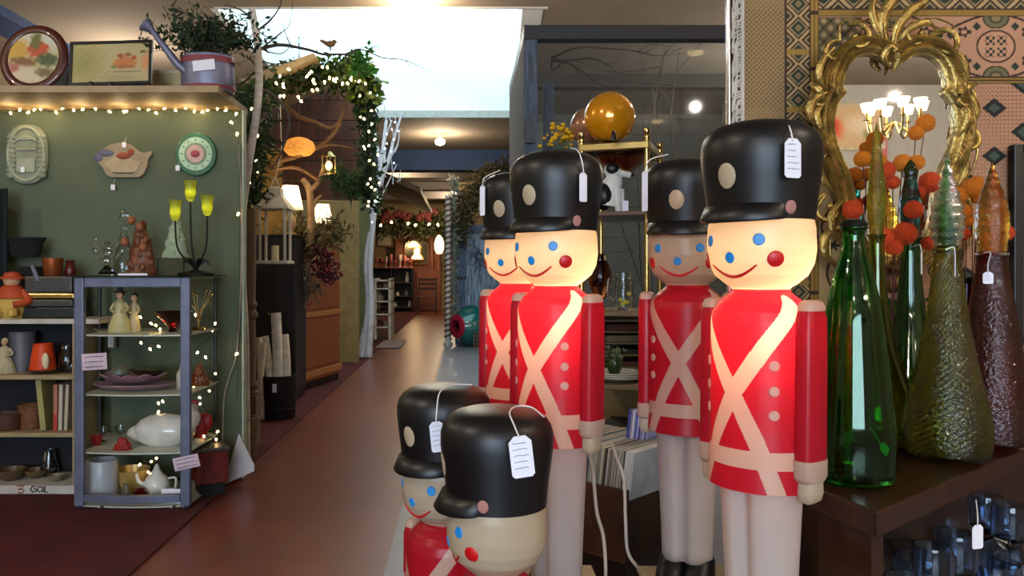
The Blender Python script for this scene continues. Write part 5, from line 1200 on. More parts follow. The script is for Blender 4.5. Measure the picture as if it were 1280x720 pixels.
t = thing('red_tin_box', 'red tin box with silver trim standing at the right behind the etagere post', 'box', (P(262, 0, 5.05).x, 5.12, .08))
x0_, x1_ = P(240, 0, 4.95).x+.0, P(279, 0, 5.0).x
M = Matrix.Translation((-1.585, 5.02, 0)) @ Matrix.Rotation(.5, 4, 'Z')
MB().box(-.10, .09, -.08, .12, .09, .285, M=M).obj('box', mat('dark_red_tin', (.40, .10, .08), .4, var=.2), t, bevel=.006)
MB().box(-.105, .095, -.085, .125, .286, .31, M=M).obj('lid', mat('grey_tin', (.30, .29, .28), .4, metal=.5), t, bevel=.006)
MB().box(-.08, .07, -.06, .10, .013, .09, M=M).obj('stand', blk, t)
# white triangular board at the wall foot
t = thing('white_triangle_board', 'white triangular board leaning against the foot of the green wall end', 'board', (P(298, 0, 5.2).x, 5.25, .012))
MB().prism([(P(281, 0, 5.25).x, .0125), (P(319, 0, 5.25).x, .10), (P(319, 0, 5.25).x, .14), (P(300, 0, 5.25).x, P(0, 541, 5.25).z)], 5.22, 5.235).obj('board', mat('board_grey', (.72, .70, .70), .7), t)
t = thing('white_cable', 'thin white cable hanging along the end of the green wall', 'cable', P(282, 560, 5.3))
MB().tube([P(299, 180, 5.36), P(302, 300, 5.36), P(297, 430, 5.36), P(287, 470, 5.37), P(280, 500, 5.372), P(278, 560, 5.372)], .004, 6, smooth=8).obj('cable', cm_, t, smooth=True)
# ------------------------------------------------------------ brass stand behind the soldiers
A0 = Vector((.468, 3.18, 0)); bd = Vector((.93, -.36, 0)).normalized(); dd_ = Vector((.36, .93, 0)).normalized()
wS, dS = .255, .38
def bs(a, b, z): return A0+bd*a+dd_*b+Vector((0, 0, z))
BM = Matrix(((bd.x, dd_.x, 0, A0.x), (bd.y, dd_.y, 0, A0.y), (0, 0, 1, 0), (0, 0, 0, 1)))
bt = thing('brass_etagere', 'tall brass and wood etagere between the toy soldiers', 'etagere', bs(wS/2, dS/2, .003))
topz = lz(180, 3.13)
for a, b in ((0, 0), (wS, 0), (0, dS), (wS, dS)):
    MB().lathe([(.001, 0), (.011, 0), (.011, topz+.01), (.016, topz+.012), (.016, topz+.02), (.008, topz+.026), (.014, topz+.036), (.012, topz+.050), (.001, topz+.054)], bs(a, b, .003), 16).obj('post', brass, bt, smooth=True)
MB().box(-.01, wS+.01, -.012, .012, topz-.024, topz+.006, M=BM).box(-.01, wS+.01, dS-.012, dS+.012, topz-.024, topz+.006, M=BM).box(-.012, .012, 0, dS, topz-.024, topz+.006, M=BM).box(wS-.012, wS+.012, 0, dS, topz-.024, topz+.006, M=BM).obj('top_rail', brass, bt, bevel=.004)
MB().box(.012, wS-.012, .012, dS-.012, topz-.012, topz-.006, M=BM).obj('glass_shelf', pane_mat('stand_glass', (.95, .97, .95)), bt)
wsh = mat('stand_wood', (.34, .20, .11), .4, stretch=(8, 1, 1), coat=.2)
SHZ = [lz(268, 3.31), lz(387, 3.31), lz(474, 3.31), lz(560, 3.31)]
for z in SHZ: MB().box(.004, wS-.004, .004, dS-.004, z-.018, z, M=BM).obj('shelf', wsh if z == SHZ[0] else mat('stand_shelf', (.50, .42, .30), .5), bt, bevel=.003)
MB().box(.004, wS-.004, dS-.008, dS, SHZ[3], SHZ[2]-.02, M=BM).obj('back_board', mat('back_tan', (.52, .44, .28), .7), bt)
# globes, flowers and bowl on top
def globe(px, py, Y, r, m, lab):
    c = P(px, py, Y); R = r*Y/1000; t = thing('glass_globe', lab, 'globe', c-Vector((0, 0, R)))
    MB().lathe([(R*.25, -R*.97), (R*.3, -R*.95)]+[(R*math.sin(a), -R*math.cos(a)*1.02) for a in np.linspace(.35, PI-.001, 26)], c, 40).obj('shell', m, t, smooth=True)
    return t, c, R
g1, c, R = globe(762, 147, 3.21, 31.5, mat('gold_mercury_glass', (.86, .56, .06), .16, metal=.35, coat=.6, var=.05), 'large shiny amber gold glass globe on top of the brass etagere')
t_ = MB().lathe([(.001, 0), (.012, 0), (.010, .02), (.005, .035), (.001, .037)], P(767, 175, 3.04), 12).obj('knob', mat('knob_dark', (.10, .05, .03), .3), g1, smooth=True)
globe(737, 158, 3.46, 24, mat('pink_mercury_glass', (.70, .50, .40), .18, metal=.6, coat=.5), 'smaller rose pink globe half behind the gold one')
t = thing('amber_bowl', 'amber glass bowl hanging below the top shelf of the brass etagere', 'bowl', bs(wS/2, dS/2, SHZ[0]+.17))
MB().lathe([(.001, -.09), (.03, -.088), (.05, -.06), (.09, -.03), (.105, .0), (.10, .0), (.085, -.028), (.001, -.078)], bs(wS/2, dS/2, topz-.02), 28).obj('bowl', glass('amber_bowl_glass', (.80, .52, .30)), t, smooth=True)
t = thing('yellow_flowers', 'bunch of bright yellow dried blossoms beside the pink globe', 'flowers', P(700, 185, 3.48))
yb = MB(); random.seed(6)
for k in range(60): yb.sph(P(700+random.gauss(0, 9), 168+random.gauss(0, 7), 3.48+random.uniform(-.04, .04)), .009*random.uniform(.6, 1.4), (1, 1, .8), 8, 6)
yb.obj('blossom', mat('yellow_blossom', (.86, .66, .05), .9, var=.15, bump=.6), t, smooth=True)
sb_ = MB()
for k in range(8): sb_.tube([P(698+k*.6, 240, 3.48), P(697+k, 205, 3.48), P(692+2.4*k, 172, 3.48)], .0015, 5)
sb_.obj('stem', green_leaf, t); MB().lathe([(.001, 0), (.035, 0), (.04, .05), (.025, .12), (.028, .14), (.024, .14), (.03, .05), (.001, .01)], P(699, 255, 3.48), 18).obj('vase', clear, t, smooth=True)
t['label'] = 'bunch of bright yellow dried blossoms in a clear vase beside the pink globe'
t = thing('plant_stand', 'slim dark stand under the yellow blossoms', 'stand', (P(699, 0, 3.48).x, 3.48, .003))
MB().lathe([(.001, 0), (.10, 0), (.10, .015), (.012, .03), (.012, lz(258, 3.48)-.02), (.06, lz(258, 3.48)-.015), (.06, lz(256, 3.48)-.003), (.001, lz(256, 3.48)-.003)], (P(699, 0, 3.48).x, 3.48, .003), 20).obj('pole', dark, t, smooth=True)
# dog
dx_ = P(765, 0, 3.29).x; Yd = 3.29; z0 = SHZ[0]
t = thing('dog_figurine', 'black and white porcelain terrier figurine on the wooden shelf', 'figurine', (dx_, Yd, z0))
MB().tube([(dx_-.02, Yd, z0+.03), (dx_-.01, Yd, z0+.09), (dx_+.005, Yd, z0+.13), (dx_+.01, Yd, z0+.155)], lambda q: .052-.020*q, 14, smooth=4).tube([(dx_+.03, Yd-.02, z0+.10), (dx_+.035, Yd-.022, z0+.0)], (.017, .013), 8).tube([(dx_+.01, Yd-.04, z0+.10), (dx_+.02, Yd-.045, z0+.0)], (.017, .013), 8).obj('body', ceram, t, smooth=True)
MB().sph((dx_+.005, Yd, z0+.178), .036, (1.1, .9, .95)).tube([(dx_+.015, Yd, z0+.176), (dx_+.075, Yd-.01, z0+.158)], (.026, .013), 10).obj('head', ceram, t, smooth=True)
MB().sph((dx_+.082, Yd-.012, z0+.160), .008).obj('nose', black, t, smooth=True)
for s_ in (-1, 1): MB().tube([(dx_-.005+.012*s_, Yd+.018*s_, z0+.20), (dx_+.002+.014*s_, Yd+.022*s_, z0+.225)], (.012, .003), 8).obj('ear', black, t, smooth=True)
MB().sph((dx_+.0, Yd-.018, z0+.185), .024, (1.2, .8, 1.1)).obj('face_patch', black, t, smooth=True)
MB().sph((dx_-.035, Yd-.012, z0+.07), .045, (.9, 1, 1.25)).obj('back_patch', black, t, smooth=True)
MB().box(dx_+.03, dx_+.055, Yd-.06, Yd-.058, z0+.002, z0+.05).obj('price_card', paper, t)
# second level: pitcher and amber vase
lathe_thing('smoked_amber_vase', 'dark amber bulbous glass vase left on the second shelf of the brass etagere', 'vase', 750, 3.31, SHZ[1]+.001, [(.001, 0), (.02, 0), (.022, .01), (.012, .03), (.03, .06), (.048, .11), (.05, .15), (.035, .19), (.02, .215), (.026, .23), (.022, .23), (.03, .19), (.001, .06)], glass('smoked_amber', (.48, .24, .12)))
t = lathe_thing('glass_pitcher', 'clear glass pitcher with lemon slices painted on it, second etagere shelf', 'pitcher', 779, 3.25, SHZ[1]+.001, [(.001, 0), (.032, 0), (.036, .01), (.034, .10), (.030, .13), (.034, .155), (.031, .155), (.030, .10), (.032, .015), (.001, .012)], clear)
x = P(779, 0, 3.25).x
MB().tube([(x-.032, 3.25, SHZ[1]+.13), (x-.058, 3.25, SHZ[1]+.125), (x-.058, 3.25, SHZ[1]+.06), (x-.034, 3.25, SHZ[1]+.04)], .005, 8, smooth=5).obj('handle', clear, t, smooth=True)
b = MB(); random.seed(4)
for k in range(6): b.sph((x+random.uniform(-.02, .02), 3.25-.034, SHZ[1]+random.uniform(.02, .08)), .008, (1, .3, 1), 10, 6)
b.obj('lemon_pattern', mat('lemon', (.75, .70, .2), .6), t, smooth=True)
# third level: plate with little pots
t = thing('stacked_plates', 'stack of white oval plates on the third shelf of the brass etagere', 'plates', bs(.13, .17, SHZ[2]))
b = MB()
for k in range(3): b.lathe([(.001, .002), (.07, .002), (.105, .016), (.11, .018), (.108, .022), (.07, .009), (.001, .007)], bs(.12, .15, SHZ[2]+.008*k), 32)
b.obj('plate', ceram, t, smooth=True)
for i, (px, Y) in enumerate(((745, 3.25), (768, 3.21))):
    zb = SHZ[2]+.03; x = P(px, 0, Y).x
    t = thing('green_pot_plant', '%s dark green glazed pot with a small pale succulent on the plates' % ('left' if i == 0 else 'right'), 'potted plant', (x, Y, zb))
    MB().lathe([(.001, 0), (.018, 0), (.022, .006), (.030, .03), (.031, .055), (.027, .066), (.032, .072), (.030, .074), (.024, .066), (.001, .06)], (x, Y, zb), 20).obj('pot', mat('pot_green', (.16, .26, .10), .3, coat=.5), t, smooth=True)
    MB().leaves([(x, Y, zb+.078)], 90, .022, .017, -.6, .5).obj('plant', mat('succulent', (.50, .56, .40), .6, transl=.2), t)
# wooden frame, box stack seen through the lower shelves
t = thing('book_pile', 'pile of dark books and folders under the shelf of plates', 'books', bs(.15, .2, SHZ[3]))
for k, (h, c) in enumerate(((.03, (.22, .12, .09)), (.025, (.12, .08, .07)), (.03, (.28, .17, .12)), (.02, (.08, .07, .08)))):
    z = SHZ[3]+.002+sum((.03, .025, .03, .02)[:k]); MB().box(.03+.008*k, wS-.03, .06, dS-.06, z, z+h-.001, M=BM).obj('book', mat('pile_%d' % k, c, .6), t, bevel=.002)
lathe_thing('green_funnel', 'bright green glass bell beside the pile of dark books', 'glassware', 741, 3.21, SHZ[3]+.001, [(.001, 0), (.033, 0), (.028, .03), (.016, .05), (.006, .07), (.006, .11), (.001, .112)], glass('bright_green', (.25, .85, .25)))
# open slatted rack with stacked paper behind the stand
t = thing('paper_rack', 'wooden rack of dark paper stacks behind the brass etagere', 'rack', (P(793, 0, 3.6).x, 3.75, .003))
xa, xb = P(752, 0, 3.6).x, P(850, 0, 3.6).x
rk = mat('rack_wood', (.46, .38, .25), .6, stretch=(1, 1, 8))
for x in (xa, xb): MB().box(x-.012, x+.012, 3.6, 3.95, .003, lz(388, 3.6)).obj('side_panel', rk, t, bevel=.003)
random.seed(12)
for k, py in enumerate((400, 414, 428, 443, 458, 474, 492, 512, 540, 575, 620)):
    z = lz(py, 3.6); MB().box(xa+.012, xb-.012, 3.6, 3.94, z-.008, z).obj('shelf', rk, t)
    MB().box(xa+.02, xb-.03, 3.62, 3.9, z+.001, z+random.uniform(.018, .034)).obj('paper_stack', [mat('paper_dark', (.13, .09, .08), .7), mat('paper_brown', (.34, .18, .13), .7), mat('paper_pale', (.48, .42, .33), .7)][k % 3], t)
# framed boards behind the crate
t = thing('grey_folder', 'large grey portfolio board leaning behind the record crate', 'folder', P(765, 520, 2.9))
M = Matrix.Translation(P(733, 560, 2.98)) @ Matrix.Rotation(-.5, 4, 'Z') @ Matrix.Rotation(.0, 4, 'X')
MB().box(0, .26, 0, .012, -.10, .055, M=M @ Matrix.Rotation(.45, 4, 'Y')).obj('board', mat('folder_grey', (.30, .32, .31), .6), t, bevel=.002)
MB().box(0, .26, .014, .02, -.10, .045, M=M @ Matrix.Rotation(.45, 4, 'Y')).obj('backing', brass, t)

# ------------------------------------------------------------ branch tree booth on the left of the aisle
BW = 12.3
pnl = mat('red_brown_panel', (.33, .18, .12), .6, var=.2, stretch=(6, 1, 1), scale=3)
struct(MB().box(-6, -1.62, BW, BW+.08, .012, 2.9).obj('wall_booth_rear', mat('booth_tan', (.50, .42, .26), .85)))
t = thing('wood_header', 'red brown wooden header board hung with lights above the branch booth', 'board', P(400, 140, 9.6))
b = MB()
for k in range(6): b.box(P(318, 0, 9.6).x, P(452, 0, 9.6).x, 9.60+.004*(k % 2), 9.66, lz(250-k*25, 9.6), lz(250-k*25-24, 9.6))
b.obj('board', pnl, t)
t = thing('tan_awning', 'pale tan slanted awning board at the top of the branch booth', 'awning', P(340, 85, 8.5))
MB().prism([(P(298, 0, 8.3).x, lz(100, 8.3)), (P(392, 0, 8.3).x, lz(66, 8.3)), (P(395, 0, 8.3).x, lz(72, 8.3)), (P(318, 0, 8.3).x, lz(108, 8.3))], 8.3, 9.5).obj('board', mat('awning_tan', (.66, .58, .44), .8), t)
# birch trunk
t = thing('birch_tree', 'tall pale birch trunk with bare branches reaching over the aisle', 'tree', (P(303, 0, 5.75).x, 5.75, .012))
tp = [Vector((P(303, 0, 5.75).x+.02, 5.75, .013)), P(305, 420, 5.75), P(300, 300, 5.75), P(309, 215, 5.75), P(322, 130, 5.75), P(323, 70, 5.75), P(315, 10, 5.75)]
MB().tube(tp, (.038, .024), 14, smooth=8).tube([P(294, 560, 5.72), P(299, 430, 5.73), P(299, 330, 5.74), P(302, 240, 5.75), P(312, 180, 5.75)], (.022, .018), 10, smooth=6).obj('trunk', bark, t, smooth=True)
def br(pts, r, name='branch', Y=5.75): return MB().tube([P(x, y, Y+(i*.06)) for i, (x, y) in enumerate(pts)], r, 7, smooth=6).obj(name, twig, t, smooth=True)
for pts, r in (([(322, 62), (350, 56), (385, 62), (405, 68), (430, 68), (452, 75)], (.014, .006)), ([(430, 68), (452, 62), (478, 72), (505, 75), (530, 86), (542, 93)], (.006, .002)), ([(440, 66), (458, 58), (487, 60)], (.004, .0015)),
               ([(320, 40), (338, 25), (350, 8), (352, -4)], (.009, .003)), ([(318, 25), (300, 12), (280, 6)], (.008, .003)), ([(330, 58), (350, 42), (362, 30), (366, 2)], (.006, .002)), ([(365, 60), (356, 40), (352, 24)], (.005, .002)), ([(376, 62), (372, 50), (380, 38)], (.004, .0015)),
               ([(318, 90), (300, 105), (270, 104), (240, 118)], (.007, .002)), ([(322, 75), (345, 80), (370, 76)], (.006, .002)), ([(323, 110), (345, 122), (362, 150), (352, 190), (340, 212)], (.012, .005)), ([(322, 66), (292, 40), (270, 30)], (.007, .002)), ([(507, 76), (515, 86), (519, 95)], (.003, .001)),
               ([(324, 60), (340, 66), (354, 66), (368, 52)], (.005, .002)), ([(318, 35), (330, 44), (344, 52)], (.005, .002)), ([(326, 74), (338, 88), (350, 96)], (.005, .002)), ([(322, 84), (310, 72), (296, 66)], (.006, .002)), ([(455, 66), (470, 58), (482, 52)], (.003, .001))): br(pts, r)
MB().leaves([P(452, 76, 6.0), P(456, 84, 6.0), P(448, 82, 6.0)], 46, .07, .03, 0, .7).leaves([P(462, 62, 6.0)], 10, .05, .015, 0, .6).obj('leaf', mat('fresh_leaf', (.25, .48, .14), .6, transl=.4), t)
t = thing('bird_ornament', 'small brown bird ornament perched on the long bare branch', 'bird', P(413, 62, 5.93))
c = P(413, 55, 5.93)
MB().sph(c, .030, (1.25, .8, .8)).sph(c+Vector((.028, 0, .016)), .017).tube([c+Vector((-.02, 0, .0)), c+Vector((-.075, 0, .028))], (.018, .010), 8, flat=.4).obj('body', mat('bird_brown', (.50, .34, .18), .7), t, smooth=True)
MB().tube([c+Vector((.043, 0, .016)), c+Vector((.060, 0, .012))], (.006, .001), 6).obj('beak', brass, t); MB().tube([c+Vector((0, 0, -.02)), c+Vector((0, 0, -.05))], .006, 6).obj('leg', dark, t)
t = thing('twisted_branch', 'forked brown branch hanging in the upper part of the booth', 'branch', P(395, 200, 8.9))
b = MB()
for pts, r in (([(352, 128), (372, 145), (392, 152), (415, 160), (430, 140)], (.03, .012)), ([(300, 230), (340, 205), (380, 192), (415, 170), (432, 130), (424, 112)], (.035, .014)), ([(335, 212), (370, 210), (398, 226)], (.022, .014)), ([(380, 192), (410, 182), (440, 185)], (.02, .008))):
    b.tube([P(x, y, 8.9) for x, y in pts], r, 8, smooth=5)
b.obj('branch', mat('warm_branch', (.50, .36, .22), .7, var=.2), t, smooth=True)
t = thing('antler_branch', 'tan antler like driftwood standing between the booth lamps', 'driftwood', P(388, 300, 9.0))
b = MB()
for pts, r in (([(388, 305), (389, 262), (386, 236), (378, 224)], (.05, .03)), ([(387, 238), (396, 230), (402, 216), (404, 206)], (.035, .015)), ([(389, 262), (396, 250), (402, 244)], (.03, .014))):
    b.tube([P(x, y, 9.0) for x, y in pts], r, 10, smooth=5)
b.obj('wood', mat('driftwood', (.62, .50, .36), .7, var=.15), t, smooth=True)
# garland with leaves over the booth and down its right side
gp = [P(x, y, Y) for x, y, Y in ((300, 165, 7.4), (312, 124, 7.8), (338, 106, 8.4), (372, 95, 8.6), (410, 93, 8.6), (440, 92, 8.6), (454, 104, 8.7), (457, 130, 8.8), (460, 170, 8.8), (462, 210, 8.8), (466, 255, 8.8))]
t = thing('leaf_garland', 'thick green leaf garland draped over the booth top and down its right side', 'garland', gp[5])
gc = crom(gp, 10); MB().tube(gc, .02, 6).obj('vine', dkgreen, t)
g1_ = gc[:60]; g2_ = gc[50:]
MB().leaves(g1_, 1300, .09, .085, .3, .6).obj('foliage', mat('garland_green', (.20, .28, .09), .6, var=.25, transl=.3), t)
MB().leaves(gc[42:72], 500, .11, .075, .3, .7).obj('foliage', mat('garland_yellowgreen', (.36, .44, .12), .6, var=.25, transl=.35), t)
MB().leaves(gc[62:], 900, .08, .05, .5, .6).obj('foliage', mat('garland_dark', (.10, .24, .13), .6, var=.25, transl=.3), t)
string_lights('string_lights', 'warm and pink string lights woven through the garland over the booth top', [P(x, y, 8.2) for x, y in ((330, 120), (345, 108), (365, 112), (358, 96), (378, 100), (392, 92), (402, 104), (398, 118), (412, 96), (418, 108), (432, 92), (440, 104), (428, 112), (446, 92), (380, 118), (352, 118), (338, 108))], 30, r=.014, jit=.10, seed=31)
string_lights('string_lights', 'string lights running down the right edge of the leaf garland', [P(x, y, 8.55) for x, y in ((452, 95), (456, 118), (458, 140), (460, 160), (462, 176), (465, 196), (468, 214), (466, 232), (468, 250), (463, 262))], 24, r=.012, jit=.07, seed=32)
t2 = string_lights('string_lights', 'few scattered fairy lights on the dark foliage beside the birch trunk', [P(x, y, 7.3) for x, y in ((312, 130), (316, 165), (302, 186), (310, 230), (320, 195), (330, 240))], 7, r=.011, jit=.06, seed=33)
fo = [P(x, y, 7.4) for x, y in ((306, 140), (310, 165), (304, 195), (306, 222), (306, 238), (322, 130))]
t = thing('hanging_greenery', 'dark fir greenery hanging behind the birch trunk', 'greenery', fo[2])
MB().tube(crom(fo[:5], 6), .012, 6).obj('stem', twig, t); MB().leaves(crom(fo, 6), 1500, .12, .09, .2, .25).obj('foliage', dkgreen, t)
t = thing('fir_spray', 'green fir spray hanging above the framed botanical print', 'greenery', P(440, 230, 8.9))
b = MB(); b.leaves([P(x, y, 8.9) for x, y in ((428, 222), (438, 230), (448, 232), (458, 234), (420, 218))], 500, .12, .05, .2, .22); b.tube([P(415, 215, 8.9), P(440, 230, 8.9), P(462, 236, 8.9)], .008, 6, smooth=4); b.obj('foliage', mat('fir', (.20, .34, .18), .7, var=.2, transl=.2), t)
# wicker pendant with glow
c = P(374, 183, 8.8); t = thing('wicker_pendant', 'oval wicker pendant lamp glowing warm in the branch booth', 'pendant lamp', c)
MB().lathe([(.05, -.10), (.12, -.095), (.165, -.05), (.175, 0), (.15, .05), (.09, .085), (.03, .10)], c, 28).obj('shade', mat('wicker_shade', (.88, .70, .46), .6, var=.12, scale=40, transl=.65), t, smooth=True)
MB().sph(c+Vector((0, 0, -.02)), .045).obj('bulb', glow('pendant_bulb', (1, .85, .5), 12), t, smooth=True)
MB().tube([c+Vector((0, 0, .09)), c+Vector((0, 0, 1.2))], .006, 6).obj('cord', dark, t); lamp('lamp_light', c+Vector((0, 0, -.02)), 9, (1, .70, .36), .045, t)
c = P(411, 207, 8.7); t = thing('bare_bulb_lantern', 'small brass lantern with a glowing bulb hanging under the branch', 'lantern', c)
MB().sph(c, .035, (1, 1, 1.4)).obj('bulb', glow('lantern_bulb', (1, .74, .32), 14), t, smooth=True)
b = MB()
for k in range(4): a = k*PI/2+.4; b.bar(c+Vector((.07*math.cos(a), .07*math.sin(a), -.09)), c+Vector((.07*math.cos(a), .07*math.sin(a), .09)), .008)
b.lathe([(.001, .09), (.09, .09), (.03, .15), (.001, .16)], c, 12).lathe([(.001, -.10), (.085, -.10), (.085, -.085), (.001, -.085)], c, 12).obj('cage', brass, t); lamp('lamp_light', c+Vector((0, -.1, 0)), 3, (1, .65, .3), .03, t)
def table_lamp(px, py, Y, sc, lab, zb, pw):
    c = P(px, py, Y); t = thing('table_lamp', lab, 'lamp', (c.x, c.y, zb))
    MB().lathe([(.14*sc, -.13*sc), (.085*sc, .13*sc)], c, 28).obj('shade', mat('lamp_shade', (.92, .88, .80), .7, transl=.75, var=.02), t, smooth=True)
    MB().lathe([(.001, 0), (.07*sc, 0), (.07*sc, .02), (.03*sc, .04), (.065*sc, .12*sc), (.06*sc, .18*sc), (.015, .24*sc), (.012, c.z-zb), (.001, c.z-zb)], (c.x, c.y, zb), 20).obj('base', mat('lamp_base', (.62, .50, .34), .4), t, smooth=True)
    lamp('lamp_light', c, pw, (1, .78, .48), .04, t); return t
table_lamp(363, 247, 8.75, 1.0, 'white shaded table lamp glowing on the dark cabinet', 1.80, 7)
table_lamp(403, 268, 9.9, .95, 'cream shaded table lamp glowing behind the driftwood', 1.88, 6)
t = thing('lit_board', 'tall yellow lit board behind the hanging lantern', 'board', P(328, 260, 9.0)); MB().box(P(320, 0, 9.2).x, P(352, 0, 9.2).x, 9.2, 9.23, .013, lz(185, 9.2)).obj('board', mat('yellow_board', (.62, .50, .26), .8), t)
# white hanging lantern
cx, Yl = P(344, 0, 7.5).x, 7.5
zt, zb_ = lz(262, Yl), lz(326, Yl)
t = thing('white_lantern', 'white candle lantern hanging in front of the dark cabinet', 'lantern', (cx, Yl, zb_))
hw_ = .115
for sx in (-1, 1):
    for sy in (-1, 1): MB().box(cx+sx*hw_-.011, cx+sx*hw_+.011, Yl+sy*hw_-.011, Yl+sy*hw_+.011, zb_, zt).obj('post', white, t, bevel=.002)
MB().box(cx-.15, cx+.15, Yl-.15, Yl+.15, zb_-.03, zb_).obj('base', white, t, bevel=.006)
MB().lathe([(.001, .0), (.22, .0), (.21, .02), (.10, .13), (.085, .20), (.001, .22)], (cx, Yl, zt), 4, M=T(cx, Yl, zt) @ Matrix.Rotation(PI/4, 4, 'Z') @ T(-cx, -Yl, -zt)).obj('roof', white, t)
MB().tube([(cx-.04, Yl, zt+.21), (cx, Yl, zt+.30), (cx+.04, Yl, zt+.21)], .006, 6, smooth=5).tube([(cx, Yl, zt+.28), P(352, 190, 7.6), P(350, 120, 7.8)], .004, 6).obj('handle', white, t)
MB().lathe([(.001, 0), (.035, 0), (.035, .14), (.001, .145)], (cx, Yl, zb_+.001), 16).obj('candle', cream, t, smooth=True)
# dark armoire, orange corner cabinet, turned column
t = thing('dark_armoire', 'tall near black wooden cabinet behind the birch logs', 'cabinet', (P(342, 0, 8.6).x, 8.8, .013))
xa, xb = P(310, 0, 8.55).x, P(370, 0, 8.55).x
nb = mat('near_black_wood', (.085, .05, .04), .5, stretch=(1, 1, 6))
MB().box(xa, xb, 8.55, 9.1, .09, 1.78).obj('body', nb, t, bevel=.006); MB().box(xa-.02, xb+.02, 8.53, 9.12, 1.78, 1.80).obj('top', nb, t, bevel=.004); MB().box(xa+.01, xb-.01, 8.57, 9.08, .014, .09).obj('plinth', nb, t)
for k in range(2):
    xm = (xa+xb)/2; a, b_ = (xa+.01, xm-.004) if k == 0 else (xm+.004, xb-.01)
    d_ = MB().box(a, b_, 8.53, 8.549, .11, 1.76).obj('door', nb, t, bevel=.004); MB().sph(((xm-.03, xm+.03)[k], 8.52, .95), .012).obj('knob', brass, d_, smooth=True)
MA = Matrix.Translation((-1.90, 9.25, 0)) @ Matrix.Rotation(math.atan2(10.37-9.25, -1.607+1.90), 4, 'Z')
t = thing('orange_cabinet', 'tall orange brown wooden cabinet with pale mouldings at the carpet edge', 'cabinet', (-1.9, 9.8, .013))
MB().box(0, 1.15, 0, .50, .10, 1.82, M=MA).obj('body', oak, t, bevel=.006)
mo = mat('pale_moulding', (.66, .42, .22), .4, stretch=(10, 10, 1))
MB().box(-.02, 1.17, -.025, .52, .14, .22, M=MA).obj('moulding', mo, t, bevel=.008); MB().box(-.015, 1.165, -.02, .51, .86, .92, M=MA).obj('moulding', mo, t, bevel=.008)
MB().box(-.02, 1.17, -.025, .52, 1.82, 1.86, M=MA).obj('top', oak, t, bevel=.005); MB().box(.02, 1.13, .01, .49, .014, .10, M=MA).obj('plinth', dark, t)
MB().box(.06, 1.09, -.012, -.001, .96, 1.74, M=MA).obj('panel', oak, t, bevel=.004); MB().box(.06, 1.09, -.012, -.001, .26, .82, M=MA).obj('panel', oak, t, bevel=.004)
cxn, Yc = P(312, 0, 6.4).x, 6.4
t = thing('turned_column', 'pale turned wooden porch column beside the green wall end', 'column', (cxn, Yc, .013))
MB().box(cxn-.07, cxn+.07, Yc-.07, Yc+.07, .013, .42).obj('base', mat('column_wood', (.44, .36, .26), .7, stretch=(6, 6, 1)), t, bevel=.006)
MB().lathe([(.07, .42), (.075, .44), (.06, .46), (.072, .50), (.05, .54), (.05, .9), (.045, 1.02), (.065, 1.04), (.066, 1.07), (.045, 1.10), (.062, 1.14), (.045, 1.18), (.05, 1.4), (.055, 1.9), (.001, 1.9)], (cxn, Yc, 0), 22).obj('shaft', mat('column_wood', (.44, .36, .26), .7), t, smooth=True)
# basket of birch logs
bx_, By = P(347, 0, 7.6).x, 7.62
t = thing('log_bucket', 'dark round bucket holding upright birch logs', 'bucket', (bx_, By, .013))
MB().lathe([(.001, 0), (.155, 0), (.16, .01), (.18, .40), (.184, .41), (.17, .41), (.15, .03), (.001, .02)], (bx_, By, .013), 30).obj('body', mat('bucket_dark', (.09, .055, .05), .6, var=.2), t, smooth=True)
for k in (.10, .33): MB().tube([(bx_+(.163+.02*k)*math.cos(a), By+(.163+.02*k)*math.sin(a), .013+k) for a in [2*PI*i/28 for i in range(28)]], .005, 5, closed=True).obj('hoop', dark, t)
MB().box(bx_-.01, bx_+.03, By-.19, By-.188, .28, .36).obj('price_card', paper, t)
lgm = mat('log_bark', (.90, .86, .78), .8, var=.12, scale=14, bump=.4)
for i, (x0_, y0_, x1_, y1_, r, lab) in enumerate(((347, 480, 345, 391, .048, 'tallest birch log in the dark bucket'), (358, 478, 355, 418, .045, 'birch log right of the tallest one in the bucket'), (338, 482, 331, 420, .036, 'slim birch log leaning left in the bucket'), (352, 480, 350, 440, .05, 'short thick birch log at the front of the bucket'))):
    a, c = P(x0_, y0_, 7.60+.05*(i % 2)), P(x1_, y1_, 7.62+.05*(i % 2))
    o = MB().tube([a, a.lerp(c, .5)+Vector((.006, 0, 0)), c], r, 14, smooth=3).obj('birch_log', lgm, loc=a, smooth=True); tag(o, lab, 'log')
for i, (x0_, y0_, x1_, y1_, r, lab) in enumerate(((327, 525, 324, 422, .03, 'slim pale birch pole leaning outside the bucket at the left'), (322, 515, 330, 428, .026, 'thin birch pole crossing behind the left leaning one'))):
    a, c = P(x0_, y0_, 7.48), P(x1_, y1_, 7.5); a.z = .02
    o = MB().tube([a, c], r, 12).obj('birch_pole', lgm, loc=a, smooth=True); tag(o, lab, 'log')
basket('woven_basket', 'tan woven basket on the carpet in front of the turned column', 308, 5.98, .013, .085, .30, mat('tan_weave', (.50, .42, .27), .7, var=.2, scale=50))
t = thing('tan_post_box', 'weathered tan wooden crate under the woven basket corner', 'crate', (P(316, 0, 6.0).x, 6.1, .013)) if False else None
